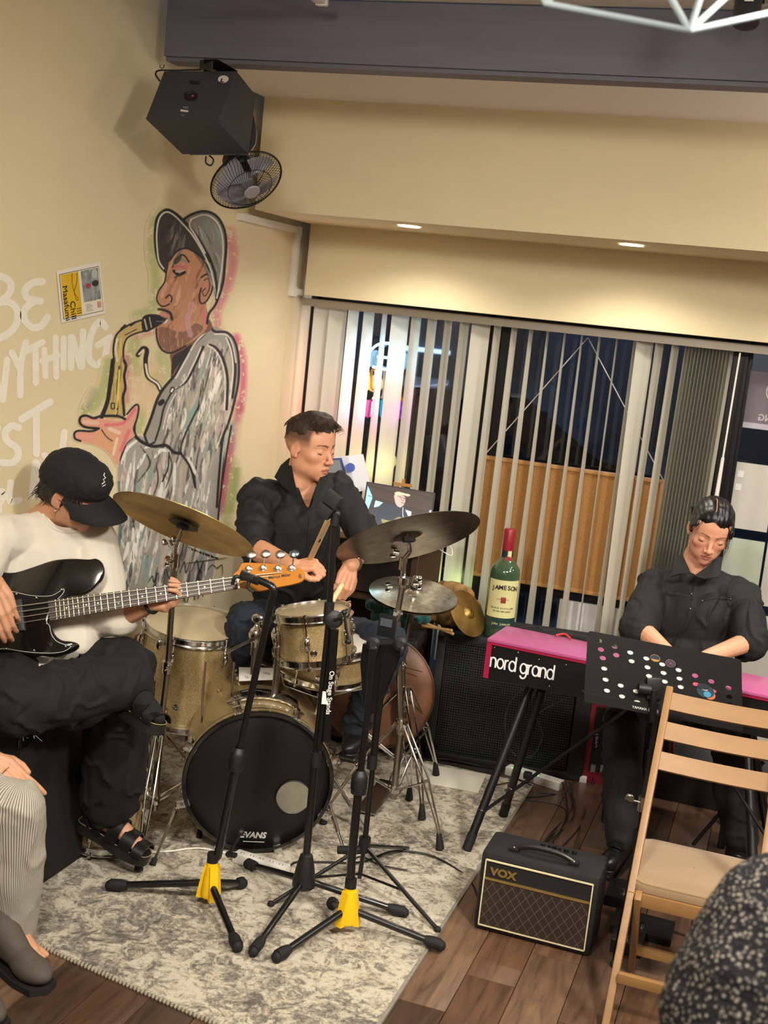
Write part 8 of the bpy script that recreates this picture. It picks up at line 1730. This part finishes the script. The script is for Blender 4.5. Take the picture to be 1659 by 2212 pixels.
m = MB(); HO.e(m, (0, -.02, .045), (.080, .098, .080)); HO.e(m, (0, -.05, .0), (.072, .066, .075)); blob(m, 'hair', blkhair, onl, voxel=.006, it=2, post=clip_face(HO))
MB().tube(circ(atd(12, 1664, 2.93), .010, cR*.7-cU*.7, 20), .0012, 5, closed=True).build('thin_ring', M('gold_ring', 'd8b060', .2, 1), onl)
gbt = M('grey_suede_boot', '514a42', .75, bump=(120, .3)); sole = M('boot_sole', '1c1a18', .7)
for i, (x, y) in enumerate(((62, 2095), (-40, 2178))):
    f = atz(x, y, .04); d = V((.93, -.36, 0)).normalized(); xx, yy, zz = frame(d, (0, 0, 1)); Rm = Matrix((xx, yy, zz)).transposed(); m = MB()
    m.sph(f+yy*.01+V((0, 0, .010)), (.046, .080, .036), Rm, 14); m.sph(f-yy*.17+V((0, 0, .018)), (.042, .060, .045), Rm, 14)
    caps(m, [f-yy*.19+V((0, 0, .03)), f-yy*.10+V((0, 0, .032)), f+V((0, 0, .018))], [.040, .040, .036]); caps(m, [f-yy*.16+V((0, 0, .13)), f-yy*.14+V((0, 0, .075)), f-yy*.06+V((0, 0, .035))], [.046, .045, .038])
    m.cyl(f-yy*.165+V((0, 0, .03)), f-yy*.165+V((0, 0, .17)), .044, .049, 20); bt_ = blob(m, 'boot', gbt, onl, voxel=.005, it=6)
    MB().prism([(-.045, -.24), (.045, -.24), (.042, -.1), (.052, .0), (.044, .07), (.0, .092), (-.044, .07), (-.052, 0), (-.042, -.1)], f-V((0, 0, .028)), xx, yy, .024).build('boot_sole', sole, onl, smooth=30)
# ---------- near onlooker, blurred shoulder ----------
m = MB()
def nb(x, y, t): return atd(x, y, t)
caps(m, [nb(1700, 2030, 1.95), nb(1640, 2190, 1.90), nb(1610, 2420, 1.86), nb(1640, 2700, 1.86)], [.115, .125, .120, .11], 22); caps(m, [nb(1700, 2030, 1.95), nb(1900, 1990, 1.95), nb(2150, 2080, 1.98)], [.115, .13, .11], 22); m.sph(nb(1880, 2330, 1.98), (.22, .16, .30), None, 18); m.sph(nb(1900, 2560, 1.98), (.21, .17, .30), None, 16)
hN = Head(nb(1960, 1700, 2.0), cF-cR*.2, V((0, 0, 1)), 1.0); hN.build(m); caps(m, [hN.p(0, -.03, -.09), nb(1950, 1950, 1.97)], [.055, .07])
nbp = body_mesh(m, 'person', 'onlooker nearest the lens, just a shoulder in dark speckled knit at lower right', 'c09070', 'a06050', 'b87c60', hN, nb(1800, 2500, 1.95), voxel=.005)
kn_m = bpy.data.materials.new('speckled_knit'); kn_m.use_nodes = True; nt = kn_m.node_tree; N = nt.nodes; L = nt.links; b = N['Principled BSDF']; b.inputs['Roughness'].default_value = .95
tc = N.new('ShaderNodeTexCoord'); vo = N.new('ShaderNodeTexVoronoi'); vo.inputs['Scale'].default_value = 118; L.new(tc.outputs['Object'], vo.inputs['Vector']); vo2 = N.new('ShaderNodeTexNoise'); vo2.inputs['Scale'].default_value = 70; vo2.inputs['Detail'].default_value = 3; L.new(tc.outputs['Object'], vo2.inputs['Vector'])
r = N.new('ShaderNodeValToRGB'); e = r.color_ramp.elements; e[0].position = .0; e[0].color = (*lin('d8cfc0'), 1); e[1].position = .46; e[1].color = (*lin('1c1c24'), 1); q = e.new(.26); q.color = (*lin('8f877c'), 1); L.new(vo.outputs['Distance'], r.inputs[0])
r2 = N.new('ShaderNodeValToRGB'); r2.color_ramp.elements[0].position = .36; r2.color_ramp.elements[1].position = .44; L.new(vo2.outputs['Fac'], r2.inputs[0]); mx3 = N.new('ShaderNodeMixRGB'); L.new(r2.outputs[0], mx3.inputs[0]); mx3.inputs[1].default_value = (*lin('22222a'), 1); L.new(r.outputs[0], mx3.inputs[2]); L.new(mx3.outputs[0], b.inputs['Base Color'])
bp = N.new('ShaderNodeBump'); bp.inputs['Strength'].default_value = 1; bp.inputs['Distance'].default_value = .004; bp.invert = True; L.new(vo.outputs['Distance'], bp.inputs['Height']); L.new(bp.outputs[0], b.inputs['Normal'])
m = MB()
caps(m, [nb(1700, 2030, 1.95), nb(1640, 2190, 1.90), nb(1610, 2420, 1.86), nb(1640, 2700, 1.86)], [.130, .142, .135, .12], 24); caps(m, [nb(1700, 2030, 1.95), nb(1900, 1990, 1.95), nb(2150, 2080, 1.98)], [.130, .145, .12], 24); m.sph(nb(1880, 2330, 1.98), (.235, .18, .31), None, 20); m.sph(nb(1900, 2560, 1.98), (.225, .19, .31), None, 18)
blob(m, 'knit_sweater', kn_m, nbp, voxel=.008, it=6, disp=folds(.008, 6))
m = MB(); hN.e(m, (0, -.02, .045), (.084, .10, .082)); hN.e(m, (0, -.05, .0), (.075, .07, .08)); blob(m, 'hair', blkhair, nbp, voxel=.006, it=2, post=clip_face(hN))
bpy.data.scenes.remove(TMP)
